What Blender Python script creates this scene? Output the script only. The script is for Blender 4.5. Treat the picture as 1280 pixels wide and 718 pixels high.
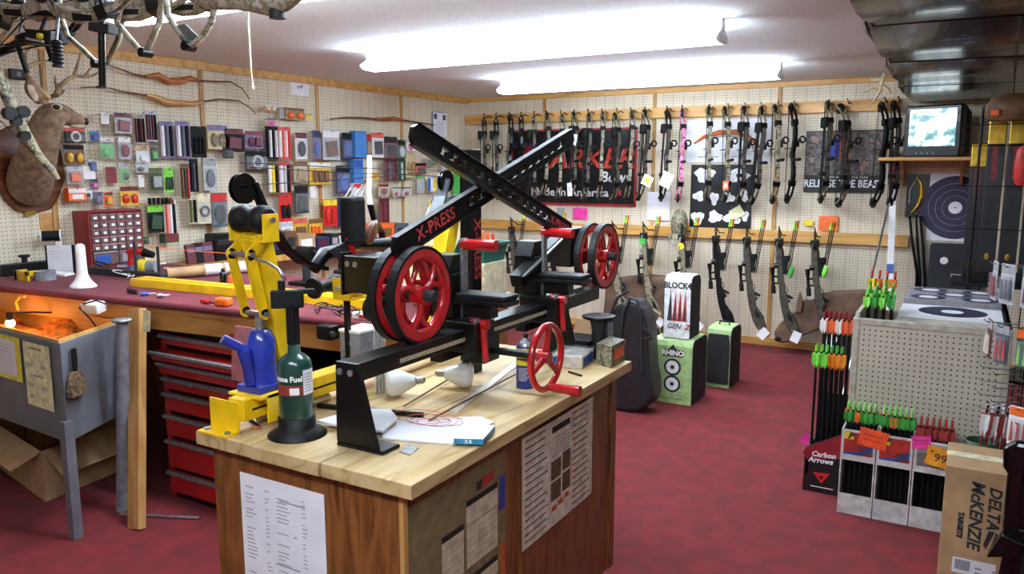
import bpy, math, random
from mathutils import Matrix, Vector, Euler
R = math.radians
for o in list(bpy.data.objects): bpy.data.objects.remove(o)
scn = bpy.context.scene
col = scn.collection

# ---------------------------------------------------------------- camera
F, CX, CY = 978.0, 640.0, 359.0
PITCH = math.atan((CY - 211.0) / F)
YAW = math.atan((1215.0 - CX) / (F / math.cos(PITCH)))
CAM = Vector((0, 0, 1.65))
cd = bpy.data.cameras.new('camera'); cam = bpy.data.objects.new('camera', cd); col.objects.link(cam)
cd.sensor_width = 36.0; cd.sensor_fit = 'HORIZONTAL'; cd.lens = F / 1280.0 * 36.0
cd.clip_start = 0.02
cam.location = CAM
cam.rotation_euler = (R(90) - PITCH, 0, YAW)
scn.camera = cam

# ---------------------------------------------------------------- world, exposure
w = bpy.data.worlds.new('world'); scn.world = w; w.use_nodes = True
w.node_tree.nodes['Background'].inputs[0].default_value = (.9, .93, 1, 1)
w.node_tree.nodes['Background'].inputs[1].default_value = 0.05
vs = scn.view_settings
vs.view_transform = 'Standard'; vs.look = 'None'; vs.gamma = 1.0; vs.use_curve_mapping = False
vs.exposure = 0.0
TUBE = 45.0        # strength of the fluorescent diffusers

# ---------------------------------------------------------------- pixel to place
_fw = Vector((-math.sin(YAW) * math.cos(PITCH), math.cos(YAW) * math.cos(PITCH), -math.sin(PITCH)))
_rt = Vector((math.cos(YAW), math.sin(YAW), 0)); _up = _rt.cross(_fw)
def P(u, v, x=None, y=None, z=None):
    d = _fw + _rt * ((u - CX) / F) - _up * ((v - CY) / F)
    if x is not None: t = x / d.x
    elif y is not None: t = y / d.y
    else: t = (z - CAM.z) / d.z
    return CAM + d * t

# ---------------------------------------------------------------- materials
def lin(h):
    h = h.lstrip('#'); out = []
    for i in (0, 2, 4):
        c = int(h[i:i + 2], 16) / 255
        out.append(c / 12.92 if c <= .04045 else ((c + .055) / 1.055) ** 2.4)
    return (*out, 1)
MATS = {}
def _new(name):
    m = bpy.data.materials.new(name); m.use_nodes = True
    nt = m.node_tree; return m, nt, nt.nodes['Principled BSDF']
def N(nt, t, **kw):
    n = nt.nodes.new(t)
    for k, v in kw.items():
        if k.startswith('i_'): n.inputs[k[2:].replace('_', ' ')].default_value = v
        else: setattr(n, k, v)
    return n
def coords(nt, scale=(1, 1, 1)):
    tc = N(nt, 'ShaderNodeTexCoord'); mp = N(nt, 'ShaderNodeMapping')
    mp.inputs['Scale'].default_value = scale
    nt.links.new(tc.outputs['Object'], mp.inputs['Vector']); return mp.outputs['Vector']
def ramp(nt, fac, stops, interp='LINEAR'):
    r = N(nt, 'ShaderNodeValToRGB'); r.color_ramp.interpolation = interp
    e = r.color_ramp.elements
    while len(e) < len(stops): e.new(.5)
    for k, (p, c) in enumerate(stops): e[k].position = p; e[k].color = lin(c) if isinstance(c, str) else c
    nt.links.new(fac, r.inputs[0]); return r.outputs[0]
def bump(nt, bs, h, strength, dist=.002):
    b = N(nt, 'ShaderNodeBump'); b.inputs['Strength'].default_value = strength; b.inputs['Distance'].default_value = dist
    nt.links.new(h, b.inputs['Height']); nt.links.new(b.outputs[0], bs.inputs['Normal'])
def noise(nt, vec, scale, detail=3, rough=.5):
    n = N(nt, 'ShaderNodeTexNoise'); n.inputs['Scale'].default_value = scale; n.inputs['Detail'].default_value = detail
    n.inputs['Roughness'].default_value = rough; nt.links.new(vec, n.inputs['Vector']); return n.outputs['Fac']
def shade(h, k):
    h = h.lstrip('#'); return ''.join('%02x' % max(0, min(255, int(int(h[i:i + 2], 16) * k))) for i in (0, 2, 4))
def pm(name, h, rough=.5, metal=0., var=.12, vs=25., bmp=0., bs=200., coat=0., alpha=1., trans=0.):
    """plain procedural material: colour with a little mottling, optional fine relief"""
    if name in MATS: return MATS[name]
    m, nt, b = _new(name); v = coords(nt)
    f = noise(nt, v, vs)
    c = ramp(nt, f, [(.3, shade(h, 1 - var)), (.7, shade(h, 1 + var))])
    nt.links.new(c, b.inputs['Base Color'])
    b.inputs['Roughness'].default_value = rough; b.inputs['Metallic'].default_value = metal
    b.inputs['Coat Weight'].default_value = coat
    if trans: b.inputs['Transmission Weight'].default_value = trans
    if alpha < 1: b.inputs['Alpha'].default_value = alpha
    if bmp: bump(nt, b, noise(nt, v, bs, 2), bmp)
    MATS[name] = m; return m
def wood(name, a, c, axis=1, scale=6., rough=.55, dark=None, bmp=.15):
    m, nt, b = _new(name)
    s = [scale * 6] * 3; s[axis] = scale * .45
    v = coords(nt, tuple(s))
    n1 = noise(nt, v, 1.0, 6, .6)
    s2 = [scale * 1.6] * 3; s2[axis] = scale * .25
    v2 = coords(nt, tuple(s2)); n2 = noise(nt, v2, 1.3, 2)
    mx = N(nt, 'ShaderNodeMath', operation='MULTIPLY_ADD'); nt.links.new(n2, mx.inputs[0]); mx.inputs[1].default_value = 5.0
    nt.links.new(n1, mx.inputs[2])
    fr = N(nt, 'ShaderNodeMath', operation='PINGPONG'); nt.links.new(mx.outputs[0], fr.inputs[0]); fr.inputs[1].default_value = .5
    ad = N(nt, 'ShaderNodeMath', operation='MULTIPLY_ADD'); nt.links.new(n1, ad.inputs[0]); ad.inputs[1].default_value = .7
    nt.links.new(fr.outputs[0], ad.inputs[2])
    cc = ramp(nt, ad.outputs[0], [(.25, dark or shade(c, .8)), (.5, c), (.9, a)])
    nt.links.new(cc, b.inputs['Base Color']); b.inputs['Roughness'].default_value = rough
    bump(nt, b, n1, bmp, .001); MATS[name] = m; return m
def camo(name, cols, scale=14., rough=.55):
    m, nt, b = _new(name); v = coords(nt)
    n = noise(nt, v, scale, 5, .65)
    k = len(cols); st = [(.3 + .42 * i / (k - 1), c) for i, c in enumerate(cols)]
    cc = ramp(nt, n, st, 'CONSTANT'); nt.links.new(cc, b.inputs['Base Color'])
    b.inputs['Roughness'].default_value = rough; MATS[name] = m; return m
def glow(name, h, s):
    m, nt, b = _new(name); b.inputs['Base Color'].default_value = lin(h)
    b.inputs['Emission Color'].default_value = lin(h); b.inputs['Emission Strength'].default_value = s
    MATS[name] = m; return m
def pegboard(name, h, hole='2a231c', axes=(1, 2), pitch=.0254, r=.13, line=None, rough=.6):
    """hardboard with a square grid of drilled holes"""
    m, nt, b = _new(name); v = coords(nt)
    sx = N(nt, 'ShaderNodeSeparateXYZ'); nt.links.new(v, sx.inputs[0])
    sq = []
    for a in axes:
        d = N(nt, 'ShaderNodeMath', operation='DIVIDE'); nt.links.new(sx.outputs[a], d.inputs[0]); d.inputs[1].default_value = pitch
        f = N(nt, 'ShaderNodeMath', operation='FRACT'); nt.links.new(d.outputs[0], f.inputs[0])
        s = N(nt, 'ShaderNodeMath', operation='SUBTRACT'); nt.links.new(f.outputs[0], s.inputs[0]); s.inputs[1].default_value = .5
        p = N(nt, 'ShaderNodeMath', operation='MULTIPLY'); nt.links.new(s.outputs[0], p.inputs[0]); nt.links.new(s.outputs[0], p.inputs[1])
        sq.append(p.outputs[0])
    ad = N(nt, 'ShaderNodeMath', operation='ADD'); nt.links.new(sq[0], ad.inputs[0]); nt.links.new(sq[1], ad.inputs[1])
    lt = N(nt, 'ShaderNodeMath', operation='LESS_THAN'); nt.links.new(ad.outputs[0], lt.inputs[0]); lt.inputs[1].default_value = r * r
    n = noise(nt, v, 3.0, 4)
    base = ramp(nt, n, [(.3, shade(h, .95)), (.7, shade(h, 1.04))])
    if line:      # vertical scored lines every few holes
        d = N(nt, 'ShaderNodeMath', operation='DIVIDE'); nt.links.new(sx.outputs[axes[0]], d.inputs[0]); d.inputs[1].default_value = line
        f = N(nt, 'ShaderNodeMath', operation='FRACT'); nt.links.new(d.outputs[0], f.inputs[0])
        l2 = N(nt, 'ShaderNodeMath', operation='LESS_THAN'); nt.links.new(f.outputs[0], l2.inputs[0]); l2.inputs[1].default_value = .035
        mxl = N(nt, 'ShaderNodeMixRGB'); nt.links.new(l2.outputs[0], mxl.inputs[0]); nt.links.new(base, mxl.inputs[1])
        mxl.inputs[2].default_value = lin(shade(h, .68)); base = mxl.outputs[0]
    mx = N(nt, 'ShaderNodeMixRGB'); nt.links.new(lt.outputs[0], mx.inputs[0]); nt.links.new(base, mx.inputs[1])
    mx.inputs[2].default_value = lin(hole); nt.links.new(mx.outputs[0], b.inputs['Base Color'])
    b.inputs['Roughness'].default_value = rough; MATS[name] = m; return m

# ---------------------------------------------------------------- mesh builder
def frame(p, q):
    d = (Vector(q) - Vector(p)).normalized()
    a = Vector((0, 0, 1)) if abs(d.z) < .95 else Vector((1, 0, 0))
    s = d.cross(a).normalized(); return d, s, s.cross(d)
class MB:
    def __init__(s): s.v = []; s.f = []; s.mi = []; s.sm = []; s.cur = 0
    def mat(s, i): s.cur = i; return s
    def add(s, vs, fs, smooth=False):
        k = len(s.v); s.v += [tuple(v) for v in vs]
        for f in fs: s.f.append(tuple(i + k for i in f)); s.mi.append(s.cur); s.sm.append(smooth)
        return s
    def box(s, x0, x1, y0, y1, z0, z1):
        vs = [(x, y, z) for z in (z0, z1) for y in (y0, y1) for x in (x0, x1)]
        return s.add(vs, [(0, 2, 3, 1), (4, 5, 7, 6), (0, 1, 5, 4), (2, 6, 7, 3), (0, 4, 6, 2), (1, 3, 7, 5)])
    def obox(s, c, size, rot=(0, 0, 0)):
        m = rot if isinstance(rot, Matrix) else Euler([R(a) for a in rot]).to_matrix()
        c = Vector(c); h = [a / 2 for a in size]
        vs = [c + m @ Vector((x * h[0], y * h[1], z * h[2])) for z in (-1, 1) for y in (-1, 1) for x in (-1, 1)]
        return s.add(vs, [(0, 2, 3, 1), (4, 5, 7, 6), (0, 1, 5, 4), (2, 6, 7, 3), (0, 4, 6, 2), (1, 3, 7, 5)])
    def bar(s, p, q, wd, th, up=(0, 0, 1)):
        """square bar p to q; th measured along up"""
        p = Vector(p); q = Vector(q); d = (q - p).normalized(); sd = d.cross(Vector(up))
        if sd.length < 1e-4: sd = d.cross(Vector((1, 0, 0)))
        sd.normalize(); u = sd.cross(d); a = sd * wd / 2; b = u * th / 2
        vs = [p - a - b, p + a - b, p + a + b, p - a + b, q - a - b, q + a - b, q + a + b, q - a + b]
        return s.add(vs, [(0, 1, 2, 3), (7, 6, 5, 4), (0, 4, 5, 1), (1, 5, 6, 2), (2, 6, 7, 3), (3, 7, 4, 0)])
    def cyl(s, p, q, r, r2=None, n=12, caps=True, smooth=True):
        r2 = r if r2 is None else r2; p = Vector(p); q = Vector(q); d, a, b = frame(p, q)
        vs = []
        for c, rr in ((p, r), (q, r2)):
            for i in range(n):
                t = 2 * math.pi * i / n; vs.append(c + a * (math.cos(t) * rr) + b * (math.sin(t) * rr))
        s.add(vs, [(i, n + i, n + (i + 1) % n, (i + 1) % n) for i in range(n)], smooth)
        if caps:
            s.add(vs[:n], [tuple(range(n))]); s.add(vs[n:], [tuple(range(n - 1, -1, -1))])
        return s
    def tube(s, pts, r, n=8, closed=False, sy=1.0, up=None):
        pts = [Vector(p) for p in pts]; L = len(pts); rs = r if isinstance(r, (list, tuple)) else [r] * L
        vs = []; prev = None
        for i, p in enumerate(pts):
            a = pts[i - 1] if (i or closed) else p; c = pts[(i + 1) % L] if (i < L - 1 or closed) else p
            d = (c - a).normalized()
            if prev is None:
                u = Vector(up) if up else (Vector((0, 0, 1)) if abs(d.z) < .9 else Vector((1, 0, 0)))
                prev = d.cross(u).normalized()
            sd = (prev - d * prev.dot(d)).normalized(); prev = sd; ud = sd.cross(d)
            for k in range(n):
                t = 2 * math.pi * (k + .5) / n; vs.append(p + sd * (math.cos(t) * rs[i]) + ud * (math.sin(t) * rs[i] * sy))
        fs = []
        for i in range(L if closed else L - 1):
            for k in range(n):
                j = (i + 1) % L
                fs.append((i * n + k, i * n + (k + 1) % n, j * n + (k + 1) % n, j * n + k))
        s.add(vs, fs, n > 4)
        if not closed:
            s.add(vs[:n], [tuple(range(n - 1, -1, -1))]); s.add(vs[-n:], [tuple(range(n))])
        return s
    def prism(s, poly, axis, a, b):
        """poly: 2-D outline in the two other axes in x,y,z order"""
        def pt(p, t):
            return {'x': (t, p[0], p[1]), 'y': (p[0], t, p[1]), 'z': (p[0], p[1], t)}[axis]
        n = len(poly); vs = [pt(p, a) for p in poly] + [pt(p, b) for p in poly]
        ar = sum(poly[i][0] * poly[(i + 1) % n][1] - poly[(i + 1) % n][0] * poly[i][1] for i in range(n))
        flip = (ar > 0) ^ (axis == 'y') ^ (b < a)
        fs = [tuple(range(n)), tuple(range(2 * n - 1, n - 1, -1))] + [(i, n + i, n + (i + 1) % n, (i + 1) % n) for i in range(n)]
        if flip: fs = [tuple(reversed(f)) for f in fs]
        return s.add(vs, fs)
    def lathe(s, prof, c=(0, 0, 0), n=20, axis='z', smooth=True):
        c = Vector(c); vs = []
        for r, h in prof:
            for i in range(n):
                t = 2 * math.pi * i / n; a, b = math.cos(t) * r, math.sin(t) * r
                vs.append(c + Vector({'z': (a, b, h), 'x': (h, a, b), 'y': (b, h, a)}[axis]))
        L = len(prof); fs = [(j * n + i, j * n + (i + 1) % n, (j + 1) * n + (i + 1) % n, (j + 1) * n + i) for j in range(L - 1) for i in range(n)]
        s.add(vs, fs, smooth)
        s.add(vs[:n], [tuple(range(n - 1, -1, -1))]); s.add(vs[-n:], [tuple(range(n))]); return s
    def ell(s, c, r, n=12, m=8, rot=None):
        c = Vector(c); r = (r, r, r) if not isinstance(r, (tuple, list)) else r; vs = []
        rm = Euler([R(a) for a in rot]).to_matrix() if rot else Matrix.Identity(3)
        for j in range(1, m):
            ph = math.pi * j / m
            for i in range(n):
                t = 2 * math.pi * i / n
                vs.append(c + rm @ Vector((r[0] * math.sin(ph) * math.cos(t), r[1] * math.sin(ph) * math.sin(t), r[2] * math.cos(ph))))
        vs += [c + rm @ Vector((0, 0, r[2])), c + rm @ Vector((0, 0, -r[2]))]
        T, Bm = len(vs) - 2, len(vs) - 1
        fs = [(j * n + i, (j + 1) * n + i, (j + 1) * n + (i + 1) % n, j * n + (i + 1) % n) for j in range(m - 2) for i in range(n)]
        fs += [(T, i, (i + 1) % n) for i in range(n)] + [(Bm, (m - 2) * n + (i + 1) % n, (m - 2) * n + i) for i in range(n)]
        return s.add(vs, fs, True)
    def torus(s, c, Rr, r, axis='x', n=28, m=8, flat=1.0):
        c = Vector(c); vs = []
        for i in range(n):
            t = 2 * math.pi * i / n
            for j in range(m):
                p = 2 * math.pi * j / m; a = Rr + r * math.cos(p); h = r * flat * math.sin(p)
                x, y = a * math.cos(t), a * math.sin(t)
                vs.append(c + Vector({'z': (x, y, h), 'x': (h, x, y), 'y': (y, h, x)}[axis]))
        return s.add(vs, [(i * m + j, ((i + 1) % n) * m + j, ((i + 1) % n) * m + (j + 1) % m, i * m + (j + 1) % m) for i in range(n) for j in range(m)], True)
    def ring(s, c, r0, r1, h0, h1, axis='x', n=32):
        """flat band: rectangular section, radii r0<r1, from h0 to h1 along axis"""
        c = Vector(c); vs = []
        for i in range(n):
            t = 2 * math.pi * i / n
            for r, h in ((r0, h0), (r1, h0), (r1, h1), (r0, h1)):
                x, y = r * math.cos(t), r * math.sin(t)
                vs.append(c + Vector({'z': (x, y, h), 'x': (h, x, y), 'y': (y, h, x)}[axis]))
        return s.add(vs, [(i * 4 + j, ((i + 1) % n) * 4 + j, ((i + 1) % n) * 4 + (j + 1) % 4, i * 4 + (j + 1) % 4) for i in range(n) for j in range(4)])
    def sheet(s, grid, th=None):
        """grid of points [row][col]; th gives it a thickness along -normal"""
        rws, cs = len(grid), len(grid[0]); vs = [Vector(p) for r in grid for p in r]
        fs = [(i * cs + j, i * cs + j + 1, (i + 1) * cs + j + 1, (i + 1) * cs + j) for i in range(rws - 1) for j in range(cs - 1)]
        s.add(vs, fs, True)
        if th:
            t = Vector(th); k = [v + t for v in vs]; s.add(k, [tuple(reversed(f)) for f in fs], True)
            rim = [j for j in range(cs)] + [i * cs + cs - 1 for i in range(1, rws)] + [(rws - 1) * cs + j for j in range(cs - 2, -1, -1)] + [i * cs for i in range(rws - 2, 0, -1)]
            n = len(rim); a = [vs[i] for i in rim] + [k[i] for i in rim]
            s.add(a, [(i, n + i, n + (i + 1) % n, (i + 1) % n) for i in range(n)])
        return s
    def loft(s, rings, caps=True, smooth=True):
        n = len(rings[0]); vs = [p for r in rings for p in r]
        fs = [(j * n + i, j * n + (i + 1) % n, (j + 1) * n + (i + 1) % n, (j + 1) * n + i) for j in range(len(rings) - 1) for i in range(n)]
        s.add(vs, fs, smooth)
        if caps: s.add(rings[0], [tuple(range(n - 1, -1, -1))], smooth); s.add(rings[-1], [tuple(range(n))], smooth)
        return s
    def mesh(s, name, mats):
        me = bpy.data.meshes.new(name); me.from_pydata(s.v, [], s.f)
        for m in (mats if isinstance(mats, (list, tuple)) else [mats]): me.materials.append(MATS[m] if isinstance(m, str) else m)
        me.polygons.foreach_set('material_index', s.mi); me.polygons.foreach_set('use_smooth', s.sm); me.update(); return me
    def build(s, name, mats, parent=None, bev=0, loc=None, seg=2):
        o = bpy.data.objects.new(name, s.mesh(name, mats)); col.objects.link(o); o.parent = parent
        if loc is not None: o.location = loc
        if bev:
            b = o.modifiers.new('bevel', 'BEVEL'); b.width = bev; b.segments = seg; b.limit_method = 'ANGLE'; b.angle_limit = R(40)
        return o
def wb(mb, name, mats, root, bev=0, seg=2):
    """build a part given in room coordinates under an unrotated root"""
    return mb.build(name, mats, root, bev, -Vector(root.location), seg)
def tag(o, label=None, cat=None, group=None, kind=None):
    if label: o['label'] = label
    if cat: o['category'] = cat
    if group: o['group'] = group
    if kind: o['kind'] = kind
    return o
def thing(name, label, cat, loc=(0, 0, 0), rot=(0, 0, 0), group=None):
    o = bpy.data.objects.new(name, None); col.objects.link(o); o.location = loc
    o.rotation_euler = [R(a) for a in rot]; o.empty_display_size = .05; return tag(o, label, cat, group)
def kids(o): return [c for c in bpy.data.objects if c.parent == o]
def copy_tree(o, parent=None, depth=0):
    c = o.copy(); col.objects.link(c); c.parent = parent
    for ch in list(o.children): copy_tree(ch, c, depth + 1)
    return c
def text(s, size, mat, parent, m, name='lettering', bold=0., shear=0., al='CENTER', spacing=1., ext=.0006, sx=1.):
    cu = bpy.data.curves.new('t', 'FONT'); cu.body = s; cu.size = size; cu.align_x = al; cu.align_y = 'CENTER'
    cu.shear = shear; cu.space_character = spacing; cu.offset = bold; cu.extrude = ext; cu.resolution_u = 2
    t = bpy.data.objects.new('t', cu); col.objects.link(t)
    me = bpy.data.meshes.new_from_object(t); bpy.data.objects.remove(t); bpy.data.curves.remove(cu)
    me.materials.clear(); me.materials.append(MATS[mat]); me.name = name
    if sx != 1.: me.transform(Matrix.Diagonal((sx, 1, 1, 1)))
    o = bpy.data.objects.new(name, me); col.objects.link(o); o.parent = parent; o.matrix_local = m; return o
def face(c, right, up):
    """matrix whose local x is right, y is up"""
    r = Vector(right).normalized(); u = Vector(up).normalized(); n = r.cross(u)
    m = Matrix((r, u, n)).transposed().to_4x4(); m.translation = Vector(c); return m
rng = random.Random(7)

# ---------------------------------------------------------------- shared materials
pm('black_metal', '0b0b0c', .38, .0, .15, 40, coat=.06)
pm('black_matte', '0c0c0d', .7, 0, .2, 60)
pm('black_rubber', '0e0e0f', .55, 0, .15, 80, .2, 150)
pm('black_gloss', '070708', .18, 0, .1, 20)
pm('dark_grey', '26282b', .5, 0, .15, 40)
pm('steel', 'b4b6b8', .3, .9, .1, 60)
for k_ in ('black_metal', 'black_matte', 'black_rubber', 'dark_grey'): MATS[k_].node_tree.nodes['Principled BSDF'].inputs['Specular IOR Level'].default_value = .3
pm('dull_steel', '8f9193', .45, .7, .15, 60)
pm('grey_plastic', '7d8086', .5)
pm('white', 'eeeeec', .6, 0, .03)
pm('paper', 'eeeef2', .75, 0, .03, 8)
pm('ink', '2b2b2e', .8)
pm('ink_grey', '8a8a90', .8)
pm('red_paint', 'b0141a', .25, 0, .12, 12, coat=.5)
pm('red', 'c4221f', .4)
pm('dark_red', '7d1620', .5)
pm('orange', 'f0641e', .45)
pm('yellow_paint', 'e8bc10', .35, 0, .1, 10, coat=.3)
pm('yellow', 'e6c62a', .5)
pm('blue', '2450a0', .45)
pm('blue_paint', '20308c', .3, 0, .15, 20, coat=.4)
pm('green', '3fa042', .5)
pm('lime', '7fd44a', .45)
pm('pink', 'e83a9a', .55)
pm('cardboard', 'b08d64', .8, 0, .08, 12, .1, 80)
pm('cream', 'd8cfae', .6)
pm('gold', 'b8973c', .28, 1.)
pm('skin_wood', 'c08a50', .5)
pm('clear', 'dfe4e6', .12, 0, .05, 30, alpha=.14)
pm('clear_bag', 'e6e8ea', .15, 0, .08, 60, .5, 60, alpha=.2)
camo('camo', ['2e2a22', '6b6350', '8d8468', '4b4a36', 'a39a82', '39342a'], 16)
camo('camo_dark', ['1f1c18', '4a4335', '2c2a22', '645b47', '35302a'], 20)
camo('camo_light', ['5a5140', 'a8a08c', '7f765e', 'c2bba8', '6a6650', '3c372e'], 14)
camo('camo_pink', ['30282a', 'd0608e', 'e08aae', '5a3a44', 'd06a96', 'c8b8be'], 16)
wood('pine', 'c8ae80', 'b99c6a', 1, 4., .5, '9c7a4a')
wood('pine_x', 'd2a25c', 'c49048', 0, 2.5, .5, 'ac7836')
wood('pine_z', 'bf9256', 'ae7e44', 2, 2.5, .55, '946834')
wood('oak_veneer', '87562a', '70431e', 2, 7., .35, '4c2b12')
wood('red_veneer', 'a4653a', '8a4f2a', 2, 4., .4, '6a3a1e')
wood('walnut', '7a4a2a', '5e351c', 0, 6., .4)
pm('end_grain', 'c9b18a', .75, 0, .15, 60, .2, 120)
# ================================================================ the room
XL, XR, YF, YB, ZC = -4.92, 2.7, -2.6, 7.46, 2.42
def carpet(name, h, sc=260.):
    m, nt, b = _new(name); v = coords(nt)
    n = noise(nt, v, sc, 2, .7); n2 = noise(nt, v, 9., 3)
    mm = N(nt, 'ShaderNodeMath', operation='MULTIPLY_ADD'); nt.links.new(n, mm.inputs[0]); mm.inputs[1].default_value = .75; nt.links.new(n2, mm.inputs[2])
    c = ramp(nt, mm.outputs[0], [(.45, shade(h, .8)), (.85, h), (1.3, shade(h, 1.15))]); nt.links.new(c, b.inputs['Base Color'])
    b.inputs['Roughness'].default_value = .95; b.inputs['Sheen Weight'].default_value = .03
    bump(nt, b, n, .5, .004); MATS[name] = m
carpet('carpet', '681319'); carpet('bench_carpet', '66212a', 300.)
def popcorn(name, h):
    m, nt, b = _new(name); v = coords(nt)
    n = noise(nt, v, 55., 3, .6); b.inputs['Base Color'].default_value = lin(h)
    c = ramp(nt, n, [(.35, shade(h, .94)), (.6, h)]); nt.links.new(c, b.inputs['Base Color'])
    b.inputs['Roughness'].default_value = .9; bump(nt, b, n, .35, .01); MATS[name] = m
popcorn('ceiling_texture', 'f2f8f6')
pegboard('peg_left', 'e0d4ba', axes=(1, 2), line=.1016)
pegboard('peg_back', 'dccfb5', axes=(0, 2), line=.1016)
pm('wall_paint', 'd2c4ac', .7)
def struct(name, mb, mat, parent=None, bev=0):
    o = mb.build(name, mat, parent, bev)
    if parent is None: tag(o, kind='structure')
    return o
struct('floor', MB().box(XL - .1, XR + .1, YF - .1, YB + .1, -.1, 0), 'carpet')
struct('ceiling', MB().box(XL - .1, XR + .1, YF - .1, YB + .1, ZC, ZC + .1), 'ceiling_texture')
wall_left = struct('wall_left', MB().box(XL - .1, XL, YF, YB, 0, ZC), 'peg_left')
wall_back = struct('wall_back', MB().box(XL, XR, YB, YB + .1, 0, ZC), 'peg_back')
struct('wall_right', MB().box(XR, XR + .1, YF, YB, 0, ZC), 'wall_paint')
struct('wall_front', MB().box(XL, XR, YF - .1, YF, 0, ZC), 'wall_paint')
n = 0
def trim(mb, mat):
    global n
    n += 1; return struct('trim_%d' % n, mb, mat, bev=.003)
trim(MB().box(XL, XL + .02, YF, YB, ZC - .06, ZC), 'pine_x')                 # under the ceiling
trim(MB().box(XL + .02, -.5, YB - .02, YB, ZC - .045, ZC), 'pine_x')
struct('baseboard_back', MB().box(XL, XR, YB - .018, YB, 0, .07), 'pine_x', bev=.003)
struct('baseboard_left', MB().box(XL, XL + .018, YF, YB - .02, 0, .07), 'pine_x', bev=.003)
for u, v in ((51, 65), (251, 120), (396, 130), (501, 150)):                   # battens over the board joints
    y = P(u, v, x=XL).y
    trim(MB().box(XL, XL + .012, y - .018, y + .018, .07, ZC - .06), 'pine_z')
for u, v in ((681, 124), (819, 125), (975, 120)):
    x = P(u, v, y=YB).x
    trim(MB().box(x - .018, x + .018, YB - .012, YB, .07, ZC - .045), 'pine_z')
RAIL_HI = trim(MB().box(XL + .01, -.56, YB - .05, YB - .012, 2.135, 2.235), 'pine_x')
RAIL_LO = trim(MB().box(XL + .01, -.42, YB - .05, YB - .012, .99, 1.09), 'pine_x')

# fluorescent ceiling fixtures
pm('fixture_white', 'f2f2f0', .4)
glow('diffuser', 'e0eeff', TUBE)
def fixture(y, x0, x1, label):
    t = thing('ceiling_light', label, 'light', ((x0 + x1) / 2, y, ZC), group='fluorescent ceiling lights')
    L = (x1 - x0) / 2
    MB().box(-L, L, -.03, .03, -.052, -.001).build('housing', 'fixture_white', t, .004)
    prof = [(-.03, -.05), (-.098, -.092), (-.1, -.1), (-.085, -.116), (-.04, -.122), (.04, -.122), (.085, -.116), (.1, -.1), (.098, -.092), (.03, -.05)]
    MB().prism(prof, 'x', -L + .012, L - .012).build('diffuser', 'diffuser', t)
    for s in (-1, 1):
        e = MB().prism([(a * 1.03, b - .002) for a, b in prof], 'x', s * L, s * (L - .014)); e.build('end_cap', 'fixture_white', t, .002)
    return t
fixture(4.2, -3.55, -1.17, 'long white fluorescent fixture on the ceiling above the press bench side')
fixture(6.05, -3.62, -1.25, 'long white fluorescent fixture on the ceiling by the bow wall')
fixture(2.3, -3.4, -1.0, 'long white fluorescent fixture on the ceiling above the hanging camo bows')
fixture(0.1, -1.6, .78, 'unseen fluorescent fixture added above the camera to light the gondola and island front')  # added lamp out of view, brightens the gondola end and island front

# dark glossy panel soffit over the right aisle
pm('soffit_panel', '2b2623', .22, 0, .15, 6, coat=.2)
pm('soffit_edge', '8a7a6c', .5)
sof = thing('soffit', 'dark glossy panelled soffit hanging under the ceiling above the right aisle', 'soffit', (0, 0, 0))
sof['kind'] = 'structure'
ys = [1.2, 2.35, 3.55, 4.72, 6.0, YB - .06]
for k in range(5):
    y0, y1 = ys[k] + .012, ys[k + 1] - .012; xe = -.345 - .03 * k
    g = []
    for i in range(7):
        t = i / 6; row = []
        for j in range(9):
            s = j / 8; x = xe + (XR - .02 - xe) * s
            sag = -.028 * math.sin(math.pi * t) * (1 - .6 * s) + .012 * math.sin(7 * t + 3 * s + k)
            row.append((x, y0 + (y1 - y0) * t, 2.205 + sag))
        g.append(row)
    MB().sheet(g, (0, 0, .014)).build('panel', 'soffit_panel', sof)
    g = []
    for i in range(7):
        t = i / 6; bl = .035 * math.sin(2 * math.pi * t + k * 1.3) + .02
        g.append([(xe - .012 - (.03 + bl) * (h / 4), y0 + (y1 - y0) * t, 2.2 + .2 * h / 4) for h in range(5)])
    MB().sheet(g, (.008, 0, 0)).build('edge_strip', 'soffit_edge', sof)
for k in range(6):
    y = min(max(ys[k], ys[0] + .02), ys[-1] - .02)
    MB().box(-.34 - .03 * k, XR - .02, y - .01, y + .01, 2.225, ZC - .002).build('hanger_rib', 'black_matte', sof)
# ================================================================ island workbench
ZB = .90
isl = thing('workbench', 'wooden island workbench with thick plank top and oak panel sides', 'workbench', (-1.49, 2.12, 0))
def bx(x0, x1, y0, y1, z0, z1): return MB().box(x0 + 1.49, x1 + 1.49, y0 - 2.12, y1 - 2.12, z0, z1)
xs = [-1.882, -1.652, -1.397, -1.100]
for k in range(3):
    b = bx(xs[k] + .002, xs[k + 1] - .002, 1.413 + (.004, 0, .003)[k], 2.835, ZB - .038, ZB)
    b.build('plank', ['pine', 'end_grain'], isl, .002)
bx(-1.845, -1.155, 1.445, 1.463, .05, ZB - .038).build('front_panel', 'oak_veneer', isl, .001)
for a in ((1.463, 2.07), (2.075, 2.79)):
    bx(-1.173, -1.155, a[0], a[1], .05, ZB - .038).build('side_panel', 'oak_veneer', isl, .001)
bx(-1.845, -1.827, 1.463, 2.79, .05, ZB - .038).build('side_panel', 'oak_veneer', isl, .001)
bx(-1.827, -1.173, 2.772, 2.79, .05, ZB - .038).build('back_panel', 'oak_veneer', isl, .001)
bx(-1.16, -1.146, 1.44, 1.456, .05, ZB - .038).build('corner_strip', 'pine_z', isl)
bx(-1.155, -1.147, 2.745, 2.795, .05, ZB - .038).build('corner_strip', 'oak_veneer', isl)
bx(-1.155, -1.147, 2.03, 2.1, .05, ZB - .038).build('corner_strip', 'oak_veneer', isl)
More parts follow.
